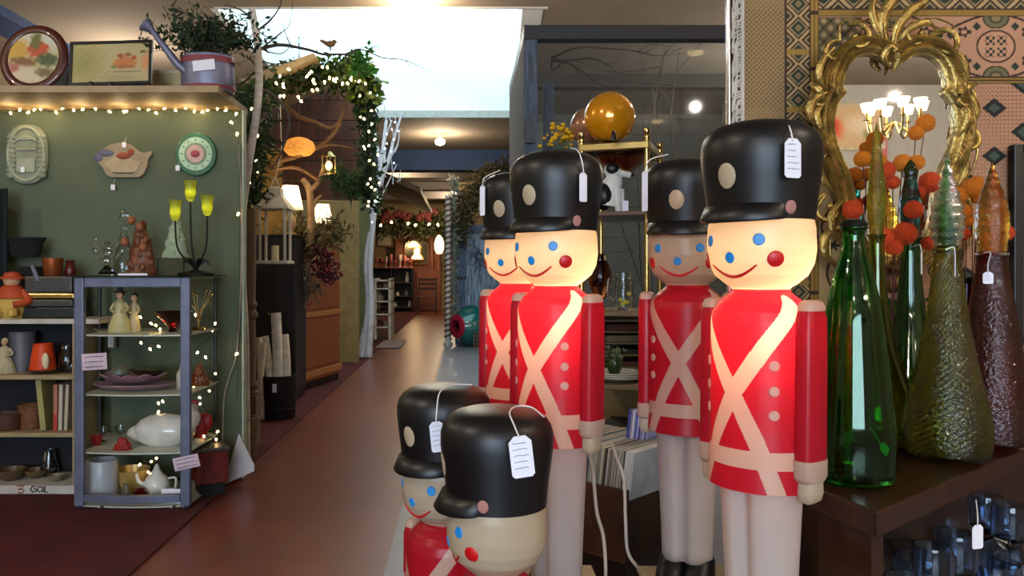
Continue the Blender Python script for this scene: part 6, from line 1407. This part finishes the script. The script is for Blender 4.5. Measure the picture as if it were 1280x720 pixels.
# flowers, berries, things between the cabinets
t = thing('dried_flower_arrangement', 'pale dried flower arrangement spilling over the orange cabinet', 'flowers', P(395, 300, 9.1))
MB().leaves([P(x, y, 9.1) for x, y in ((372, 290), (380, 296), (390, 298), (400, 296), (410, 294), (420, 290), (384, 305))], 900, .12, .09, .2, .25).obj('foliage', mat('dried_foliage', (.52, .46, .28), .8, var=.25, transl=.2), t)
b = MB(); random.seed(9)
for k in range(26): b.sph(P(random.uniform(368, 412), random.uniform(290, 312), 9.0), .025*random.uniform(.6, 1.3), seg=8, rings=6)
b.obj('blossom', mat('dusty_blossom', (.62, .50, .36), .8), t, smooth=True)
t = thing('berry_garland', 'deep red berry bunch hanging on the corner of the orange cabinet', 'berries', P(408, 330, 9.0))
b = MB(); random.seed(19)
for k in range(240):
    q = random.random(); b.sph(P(400+12*q+random.gauss(0, 7), 312+38*q+random.gauss(0, 5), 9.05+random.uniform(-.12, .12)), .022*random.uniform(.6, 1.2), seg=7, rings=5)
b.obj('berries', mat('berry_red', (.38, .04, .06), .4, var=.3), t, smooth=True)['kind'] = 'stuff'
MB().tube([P(392, 298, 9.05), P(402, 318, 9.0), P(413, 350, 9.0)], .01, 6, smooth=4).obj('stem', twig, t)
t = thing('snowy_garland', 'frosted grey garland hanging on the left front of the orange cabinet', 'garland', P(385, 350, 8.9))
MB().leaves([P(x, y, 9.0) for x, y in ((372, 320), (376, 335), (384, 345), (390, 358), (380, 370))], 500, .07, .05, .3, .3).obj('foliage', mat('frosted', (.42, .38, .33), .8, transl=.1), t)
t = thing('wall_print', 'small framed botanical print on the olive wall', 'picture', P(436, 268, 13.4))
a_, b_ = P(424, 277, 13.45), P(447, 259, 13.45)
MB().box(a_.x, b_.x, 13.46, 13.495, a_.z, b_.z).obj('frame', mat('frame_brown', (.36, .20, .12), .5), t, bevel=.006); MB().box(a_.x+.03, b_.x-.03, 13.45, 13.459, a_.z+.03, b_.z-.03).obj('picture', mat('print_paper', (.72, .66, .52), .8), t)
MB().sph(((a_.x+b_.x)/2-.06, 13.45, a_.z+.13), .035, (1, .1, 1)).sph(((a_.x+b_.x)/2+.06, 13.45, a_.z+.10), .035, (1, .1, 1)).obj('flower', dark, t)
t = thing('wall_sign', 'white paper notice with printed lines on the olive wall', 'sign', P(438, 326, 13.4))
a_, b_ = P(428, 339, 13.47), P(449, 314, 13.47)
MB().box(a_.x, b_.x, 13.48, 13.495, a_.z, b_.z).obj('paper', paper, t); b = MB()
for k, (q0, q1) in enumerate(((.25, .75), (.2, .8), (.3, .7))): b.box(a_.x+(b_.x-a_.x)*q0, a_.x+(b_.x-a_.x)*q1, 13.474, 13.479, b_.z-.10-.07*k, b_.z-.085-.07*k)
b.obj('writing', ink, t)
t = thing('wall_bracket', 'small dark wooden wall shelf on the olive wall', 'shelf', P(429, 300, 13.4)); a_, b_ = P(419, 304, 13.3), P(437, 294, 13.3); MB().box(a_.x, b_.x, 13.2, 13.49, a_.z, b_.z).obj('shelf', dark, t, bevel=.005)
# vases on the carpet right of the cabinet
lathe_thing('white_floor_jar', 'round white lidded jar on the carpet by the olive wall', 'jar', 430, 12.9, .013, [(.001, 0), (.12, 0), (.16, .06), (.17, .13), (.12, .21), (.06, .25), (.02, .30), (.001, .31)], ceram)
lathe_thing('dark_floor_vase', 'dark banded vase with white top beyond the orange cabinet', 'vase', 427, 13.2, .013, [(.001, 0), (.10, 0), (.13, .25), (.06, .55), (.12, .8), (.10, .98), (.001, 1.0)], mat('dark_white_vase', (.55, .52, .50), .5, col2=(.08, .07, .07), scale=4))
# ------------------------------------------------------------ white lit twig tree
t = thing('white_twig_tree', 'tall white painted twig tree with tiny lights at the carpet edge', 'tree', (P(458, 0, 13.0).x, 13.0, .013))
wt = mat('white_twig', (.78, .76, .78), .7, var=.1)
tr = MB(); YT = 13.0
for pts, r in (([(460, 446), (463, 380), (462, 330), (466, 280), (472, 230), (478, 190), (483, 150)], (.07, .025)), ([(452, 446), (460, 380), (457, 330), (462, 290)], (.05, .03)), ([(446, 446), (452, 425), (459, 395)], (.04, .03)), ([(466, 280), (463, 240), (462, 190), (458, 150)], (.045, .018)), ([(470, 240), (486, 200), (492, 175), (503, 140)], (.045, .016)), ([(476, 205), (470, 175), (465, 140)], (.035, .012)), ([(482, 215), (480, 180), (490, 150)], (.03, .012)), ([(468, 262), (482, 235), (496, 205)], (.02, .006)), ([(484, 205), (497, 180), (500, 160)], (.015, .005)), ([(460, 210), (455, 180), (450, 160)], (.015, .005))):
    p = [P(x, y, YT) for x, y in pts]; p[0].z = max(p[0].z, .014); tr.tube(p, r, 8, smooth=5)
random.seed(77)
for k in range(24):
    x, y = random.uniform(464, 500), random.uniform(145, 235); tr.tube([P(x, y, YT), P(x+random.uniform(-8, 8), y-random.uniform(8, 22), YT+random.uniform(-.15, .15))], (.011, .004), 4)
tr.obj('trunk', wt, t, smooth=True)
string_lights('string_lights', 'tiny cool white lights wound on the white twig tree', [P(x, y, YT-.1) for x, y in ((466, 280), (470, 250), (474, 215), (466, 190), (462, 160), (480, 190), (486, 160), (496, 165), (486, 215))], 22, m=glow('cool_bulb', (.85, .92, 1), 6), r=.012, jit=.06, seed=41)

# ------------------------------------------------------------ blue plank door at the right of the aisle
t = thing('plank_door', 'weathered blue grey plank door with frame standing at the right of the aisle', 'door', (P(610, 0, 15.8).x, 15.85, .003))
Xd0, Xd1 = P(569, 0, 15.8).x, 1.0
zt = lz(281, 15.8)
bl = mat('faded_blue', (.60, .68, .76), .8, var=.25, scale=5, stretch=(6, 6, 1), bump=.3); bl2 = mat('faded_blue_dark', (.40, .48, .60), .8, var=.2, scale=5, stretch=(6, 6, 1))
MB().box(Xd0, Xd0+.20, 15.78, 15.86, .003, zt).box(Xd0+.2, Xd1, 15.78, 15.86, zt-.17, zt).obj('frame', bl2, t, bevel=.01)
b = MB(); x = Xd0+.205; k = 0
while x < Xd1: b.box(x, x+.125, 15.80+.006*(k % 2), 15.85, .01, zt-.175); x += .13; k += 1
b.obj('planks', bl, t)
for z in (.45, 1.25, zt-.35): MB().box(Xd0+.02, Xd0+.21, 15.76, 15.779, z, z+.06).obj('hinge', mat('iron', (.12, .13, .16), .5), t)
MB().tube([P(590, 315, 15.7), P(600, 325, 15.7), P(612, 322, 15.7)], .02, 6, smooth=4).leaves([P(596, 322, 15.7), P(604, 325, 15.7)], 90, .14, .10, 0, .2).obj('dried_spray', mat('blue_grey_spray', (.34, .38, .46), .8), t)
MB().box(P(575, 0, 15.7).x, P(580, 0, 15.7).x, 15.74, 15.779, lz(302, 15.7), lz(294, 15.7)).obj('price_card', paper, t)
# teal pot lying on its side
c = P(587, 407, 15.0); t = thing('teal_vase', 'shiny teal vase with a red mouth lying on the grey floor by the plank door', 'vase', (c.x, c.y, .003))
Mv = Matrix.Translation((c.x, c.y, c.z)) @ Vector((-.75, -.62, .0)).to_track_quat('Z', 'Y').to_matrix().to_4x4()
rr = c.z-.006
MB().lathe([(.001, -.30), (.14, -.29), (rr*.75, -.20), (rr, -.04), (rr*.93, .08), (rr*.70, .20), (rr*.52, .28)], seg=36, M=Mv).obj('body', mat('teal_glaze', (.05, .40, .38), .2, coat=.6), t, smooth=True)
MB().lathe([(rr*.53, .278), (rr*.58, .30), (rr*.50, .33), (rr*.30, .34), (rr*.28, .24)], seg=36, M=Mv).obj('mouth', mat('red_glaze', (.62, .10, .20), .3), t, smooth=True)
MB().lathe([(.001, .22), (rr*.29, .24), (rr*.28, .30)], seg=30, M=Mv).obj('inside', black, t, smooth=True)
t = thing('lattice_basket', 'small brown lattice basket beside the teal vase', 'basket', P(600, 425, 14.6)); a_, b_ = P(592, 431, 14.6), P(612, 416, 14.6); a_.z = .004
b = MB()
for k in range(5): q = a_.z+(b_.z-a_.z)*k/4; b.box(a_.x, b_.x, 14.6, 14.62, q, q+.02); b.box(a_.x, a_.x+.02, 14.6, 14.9, q, q+.02)
for k in range(6): q = a_.x+(b_.x-a_.x)*k/5; b.box(q, q+.02, 14.598, 14.622, a_.z, b_.z)
b.obj('lattice', mat('lattice_brown', (.40, .30, .24), .7), t)
# striped pole
t = thing('striped_pole', 'tall white pole with spiral stripes at the right edge of the aisle end', 'pole', (P(560, 0, 15.2).x, 15.2, .003))
xp = P(560, 0, 15.2).x; zt_ = lz(245, 15.2)
MB().lathe([(.001, 0), (.09, 0), (.09, .05), (.055, .08), (.055, zt_), (.001, zt_+.05)], (xp, 15.2, .003), 20).obj('pole', mat('pole_white', (.74, .72, .68), .4), t, smooth=True)
sp = [(xp+.058*math.cos(a), 15.2+.058*math.sin(a), .12+(zt_-.16)*a/(2*PI*26)) for a in np.linspace(0, 2*PI*26, 26*12)]
MB().tube(sp, .020, 5).obj('stripe', mat('stripe_rust', (.40, .30, .26), .5), t)
t = thing('tinsel_strand', 'pale frosted tinsel strand hanging beside the plank door', 'tinsel', P(568, 320, 15.3))
b = MB().leaves([P(567+1.5*math.sin(k), 225+k*8, 15.35) for k in range(24)], 900, .10, .04, .1, .3); b.tube([P(567, 225, 15.35), P(568, 420, 15.35)], .015, 6); b.obj('tinsel', mat('tinsel', (.62, .64, .60), .5, transl=.2), t)
gp2 = crom([P(x, y, 15.5) for x, y in ((571, 300), (574, 275), (582, 262), (590, 246), (602, 228), (618, 216), (640, 210))], 8)
t = thing('cone_garland', 'thick dried brown green garland arching above the plank door', 'garland', gp2[10]); b = MB().leaves(gp2, 1800, .14, .12, .1, .3); b.tube(gp2, .05, 6); b.obj('foliage', mat('dry_garland', (.40, .36, .22), .9, var=.25, transl=.1), t)
t = thing('painted_board', 'white and green painted board above the plank door', 'board', P(606, 250, 15.9)); MB().box(P(598, 0, 16).x, P(600.5, 0, 16).x, 15.9, 15.95, lz(272, 16), lz(235, 16)).obj('board', white, t); MB().box(P(601, 0, 16).x, P(604, 0, 16).x, 15.9, 15.95, lz(272, 16), lz(235, 16)).obj('green_edge', green_leaf, t); MB().box(P(604, 0, 16).x, P(640, 0, 16).x, 15.92, 15.97, lz(274, 16), lz(228, 16)).obj('orange_board', mat('orange_board', (.48, .28, .16), .7), t)

# ------------------------------------------------------------ far end of the aisle
Yh = 28.5
def FX(px): return P(px, 0, Yh).x
hm = mat('hutch_wood', (.50, .28, .16), .5, stretch=(1, 1, 6), var=.12)
t = thing('wooden_hutch', 'tall reddish wooden hutch with an arched mirror at the aisle end', 'hutch', (FX(530), 28.904, .003))
xa, xb = FX(493), FX(551)
zt = lz(284, Yh); z1 = lz(338, Yh)
MB().box(xa, xb, 28.836, 29.311, .013, zt).obj('body', hm, t, bevel=.01)
MB().box(xa-.06, xb+.06, 28.701, 29.338, zt, zt+.10).obj('cornice', hm, t, bevel=.02)
MB().box(FX(521), xb, Yh, 28.836, .013, z1).obj('cabinet', hm, t, bevel=.01)
am = [(FX(505)+(FX(535)-FX(505))*q, lz(330, Yh)) for q in (0, 1)]; mxx = (am[0][0]+am[1][0])/2; hwm = (am[1][0]-am[0][0])/2
arch = [(mxx-hwm, lz(330, Yh)), (mxx+hwm, lz(330, Yh))]+[(mxx+hwm*math.cos(a), lz(306, Yh)+.22*math.sin(a)) for a in np.linspace(0, PI, 14)]
MB().prism(arch, 28.796, 28.835).obj('arch_mirror', mat('old_mirror', (.75, .66, .45), .08, metal=1, var=.1), t)
MB().tube([(x, 28.782, z) for x, z in arch+[arch[0]]], .03, 6).obj('arch_frame', hm, t)
for a in (539, 547): MB().box(FX(a), FX(a)+.06, 28.768, 28.835, z1, zt).obj('pilaster', mat('hutch_light', (.60, .36, .20), .5), t, bevel=.01)
for px, py, r, lab in ((517, 306, .2, 'white bell shaded lamp glowing in front of the arched mirror'), (521, 321, .17, 'smaller glowing white shade lamp below the bell shaded one')):
    c = P(px, py, 28.226); q = thing('shaded_lamp', lab, 'lamp', (c.x, c.y, c.z-.3)); MB().lathe([(r*1.1, -.08), (r, 0), (r*.55, .10), (r*.3, .13)], c, 18).obj('shade', glow('far_shade', (1, .84, .58), 2.2), q, smooth=True); MB().tube([c+Vector((0, 0, .1)), c+Vector((0, 0, -.34))], .02, 8).obj('stem', brass, q)
lamp('lamp_light', P(517, 312, 27.819), 25, (1, .72, .42), .1, None)
# dark counter with shelves and glassware
t = thing('dark_counter', 'dark open counter with shelves of white things at the aisle end', 'counter', (FX(488), 28.226, .013))
xa, xb = FX(458), FX(517); zc_ = lz(334, 27.954)
MB().box(xa, xb, 27.954, 28.633, zc_-.05, zc_).obj('top', mat('counter_top', (.36, .22, .16), .4), t, bevel=.01)
for x in (xa, FX(490), xb-.04): MB().box(x, x+.04, 27.981, 28.606, .013, zc_-.05).obj('side_panel', dark, t)
for py in (353, 370, 384): MB().box(xa+.04, xb-.04, 28.008, 28.578, lz(py, 27.954)-.02, lz(py, 27.954)).obj('shelf', mat('counter_shelf', (.40, .30, .24), .5), t)
MB().box(xa, xb, 28.606, 28.633, .013, zc_-.05).obj('back_panel', nb, t)
random.seed(50)
for k in range(16):
    px = 471+k*2.9; h = random.uniform(.2, .46); r = random.uniform(.05, .085); x = P(px, 0, 28.158).x
    q = thing('stemmed_glass', '%s from the left in the row of pinkish glasses on the dark counter' % ordinal(k+1), 'glassware', (x, 28.158, zc_), 'glasses on the dark counter')
    MB().lathe([(.001, 0), (r, 0), (r*.3, .03), (r*.3, h*.4), (r, h*.6), (r*.9, h), (.001, h)], (x, 28.158+.1*(k % 2), zc_+.002), 10).obj('bowl', mat('pink_glassware_%d' % (k % 3), [(.62, .36, .32), (.70, .60, .55), (.42, .18, .16)][k % 3], .2), q, smooth=True)
for px, py, w_, h_, m, lab in ((509, 352, 6, 13, ceram, 'white pitcher on the upper shelf of the dark counter'), (508, 369, 7, 8, mat('grey_pot', (.4, .42, .42), .5), 'grey pot on the middle shelf of the dark counter'), (497, 369, 5, 5, cream, 'small cream bowl on the middle shelf of the dark counter'), (512, 386, 5, 8, ceram, 'white cone figurine on the floor shelf of the dark counter'), (493, 385, 9, 6, ceram, 'white boat shaped dish on the floor shelf of the dark counter'), (490, 369, 5, 8, pine, 'tan box on the middle shelf of the dark counter')):
    x = P(px, 0, 28.09).x; zb = lz({352: 353, 369: 370, 386: 384, 385: 384}[py], 27.954)+.002; W = w_*.0139; Hh = h_*.028
    lathe_thing('counter_pottery', lab, 'pottery', px, 28.226, zb, [(.001, 0), (W*.8, 0), (W, Hh*.35), (W*.55, Hh*.75), (W*.7, Hh), (.001, Hh)], m)
# ladder back chair
cxh, Yc = P(534, 0, 26.6).x, 26.6
t = thing('ladder_chair', 'dark wooden ladder back chair at the aisle end', 'chair', (cxh, Yc, .003))
cw = mat('chair_wood', (.26, .13, .09), .5); w2 = .29
for sx in (-1, 1):
    MB().bar((cxh+sx*w2, Yc+.2, .003), (cxh+sx*w2, Yc+.24, .1+1.12), .04).obj('back_post', cw, t); MB().bar((cxh+sx*w2, Yc-.2, .003), (cxh+sx*w2, Yc-.2, .57), .04).obj('leg', cw, t)
for z in (.80, .96, 1.10): MB().box(cxh-w2, cxh+w2, Yc+.21, Yc+.235, z, z+.09).obj('slat', cw, t, bevel=.005)
MB().box(cxh-w2-.02, cxh+w2+.02, Yc-.24, Yc+.24, .56, .60).obj('seat', mat('seat_tan', (.42, .27, .18), .7), t, bevel=.01)
for z in (.16, .30): MB().box(cxh-w2, cxh+w2, Yc-.21, Yc-.19, z, z+.025).obj('stretcher', cw, t)
# garland with red flowers on the hutch
gp3 = [P(x, y, 27.954) for x, y in ((474, 280), (490, 282), (505, 283), (520, 283), (535, 282), (552, 279), (556, 272))]
t = thing('hutch_garland', 'green garland with red blooms lying along the top of the hutch', 'garland', gp3[2]); b = MB().leaves(crom(gp3, 8), 1200, .27, .16, .1, .35); b.tube(gp3, .06, 6); b.obj('foliage', mat('hutch_green', (.28, .30, .14), .7, var=.25), t)
b = MB(); random.seed(60)
for x, y in ((482, 268), (486, 272), (479, 272), (504, 268), (508, 270), (530, 270), (537, 268), (542, 266), (524, 272), (534, 274), (497, 266)):
    for k in range(6): b.sph(P(x+random.gauss(0, 2), y+random.gauss(0, 2), 27.683), .095, seg=8, rings=6)
b.obj('bloom', mat('bloom_red', (.44, .14, .12), .7, var=.25), t, smooth=True)
lathe_thing('black_top_hat', 'small black hat on the left end of the hutch garland', 'hat', 488, 27.819, lz(262, 27.819), [(.001, 0), (.20, 0), (.20, .02), (.12, .03), (.11, .09), (.001, .09)], blk)
string_lights('string_lights', 'few warm lights in the garland on top of the hutch', [P(x, y, 27.411) for x, y in ((474, 282), (484, 277), (512, 279), (520, 281), (540, 282), (548, 279))], 6, r=.045, jit=.05, seed=71)
# leaning board above, white lamp right, picture left
t = thing('slanted_board', 'long tan board slanting under the far ceiling', 'board', P(510, 255, 27.14)); MB().prism([(P(486, 0, 25.783).x, lz(244, 25.783)), (P(489, 0, 25.783).x, lz(241, 25.783)), (P(540, 0, 25.783).x, lz(262, 25.783)), (P(540, 0, 25.783).x, lz(267, 25.783))], 18.98, 25.783+.05).obj('board', mat('slant_board', (.40, .35, .27), .8), t)
b = MB()
for x_, y_ in ((500, 250), (530, 260)): q_ = P(x_, y_, 25.8); b.tube([q_, (q_.x, q_.y, CE)], .01, 5)
b.obj('hanging_wire', twig, t)
c = P(549, 306, 27.14); t = thing('white_hanging_lamp', 'tall white glowing lantern at the right of the hutch', 'lamp', c)
MB().lathe([(.001, -.32), (.10, -.30), (.16, -.15), (.17, .05), (.12, .22), (.05, .32), (.001, .34)], c, 20).obj('shade', glow('far_white', (1, .88, .70), 1.6), t, smooth=True); MB().tube([c+Vector((0, 0, .33)), c+Vector((0, 0, 1.0))], .01, 5).obj('cord', dark, t)
t = thing('framed_picture', 'dark framed landscape left of the arched mirror', 'picture', P(482, 295, 28.361)); a_, b_ = P(470, 309, 28.429), P(491, 284, 28.429)
MB().box(a_.x, b_.x, 28.443, 28.497, a_.z, b_.z).obj('frame', mat('frame_brown', (.36, .20, .12), .5), t, bevel=.01); MB().box(a_.x+.06, b_.x-.06, 28.416, 28.441, a_.z+.06, b_.z-.06).obj('picture', mat('sea_print', (.42, .46, .42), .7, col2=(.62, .60, .50), scale=2), t)
# white shelf on the left side of the aisle end
t = thing('white_side_shelf', 'white open shelf unit with brown goods left of the aisle end', 'shelf', (P(485, 0, 16.5).x, 16.6, .003)); xa, xb = P(468, 0, 16.5).x, P(489, 0, 16.5).x
for x in (xa, xb-.05): MB().box(x, x+.05, 16.4, 17.2, .013, lz(348, 16.5)).obj('side_panel', white, t, bevel=.005)
for py in (408, 392, 376, 360, 350): MB().box(xa, xb, 16.4, 17.2, lz(py, 16.5)-.025, lz(py, 16.5)).obj('shelf', white, t)
random.seed(70)
for py in (408, 392, 376, 360):
    for k in range(2):
        x = xa+.10+k*.14; r = random.uniform(.05, .08); z = lz(py, 16.5)+.001
        q = tag(MB().lathe([(.001, 0), (r, 0), (r*1.1, r), (r*.5, r*1.7), (.001, r*1.8)], (x, 16.55, z), 14).obj('shelf_jar', mat('goods_%d' % (k+py % 3), [(.30, .14, .12), (.55, .48, .42), (.16, .10, .09)][(k+py) % 3], .5), loc=(x, 16.55, z), smooth=True), 'small brown or grey jar on the white side shelf, level %s' % {408: 'lowest', 392: 'second', 376: 'third', 360: 'top'}[py]+(' left' if k == 0 else ' right'), 'jar', 'jars on the white side shelf')
t = thing('grey_floor_mat', 'pale grey mat in front of the white side shelf', 'mat', (P(482, 0, 15.5).x, 15.5, .012)); MB().box(-1.62, P(505, 0, 15.6).x, 14.6, 16.3, .0125, .02).obj('mat', mat('mat_grey', (.52, .46, .44), .9), t)
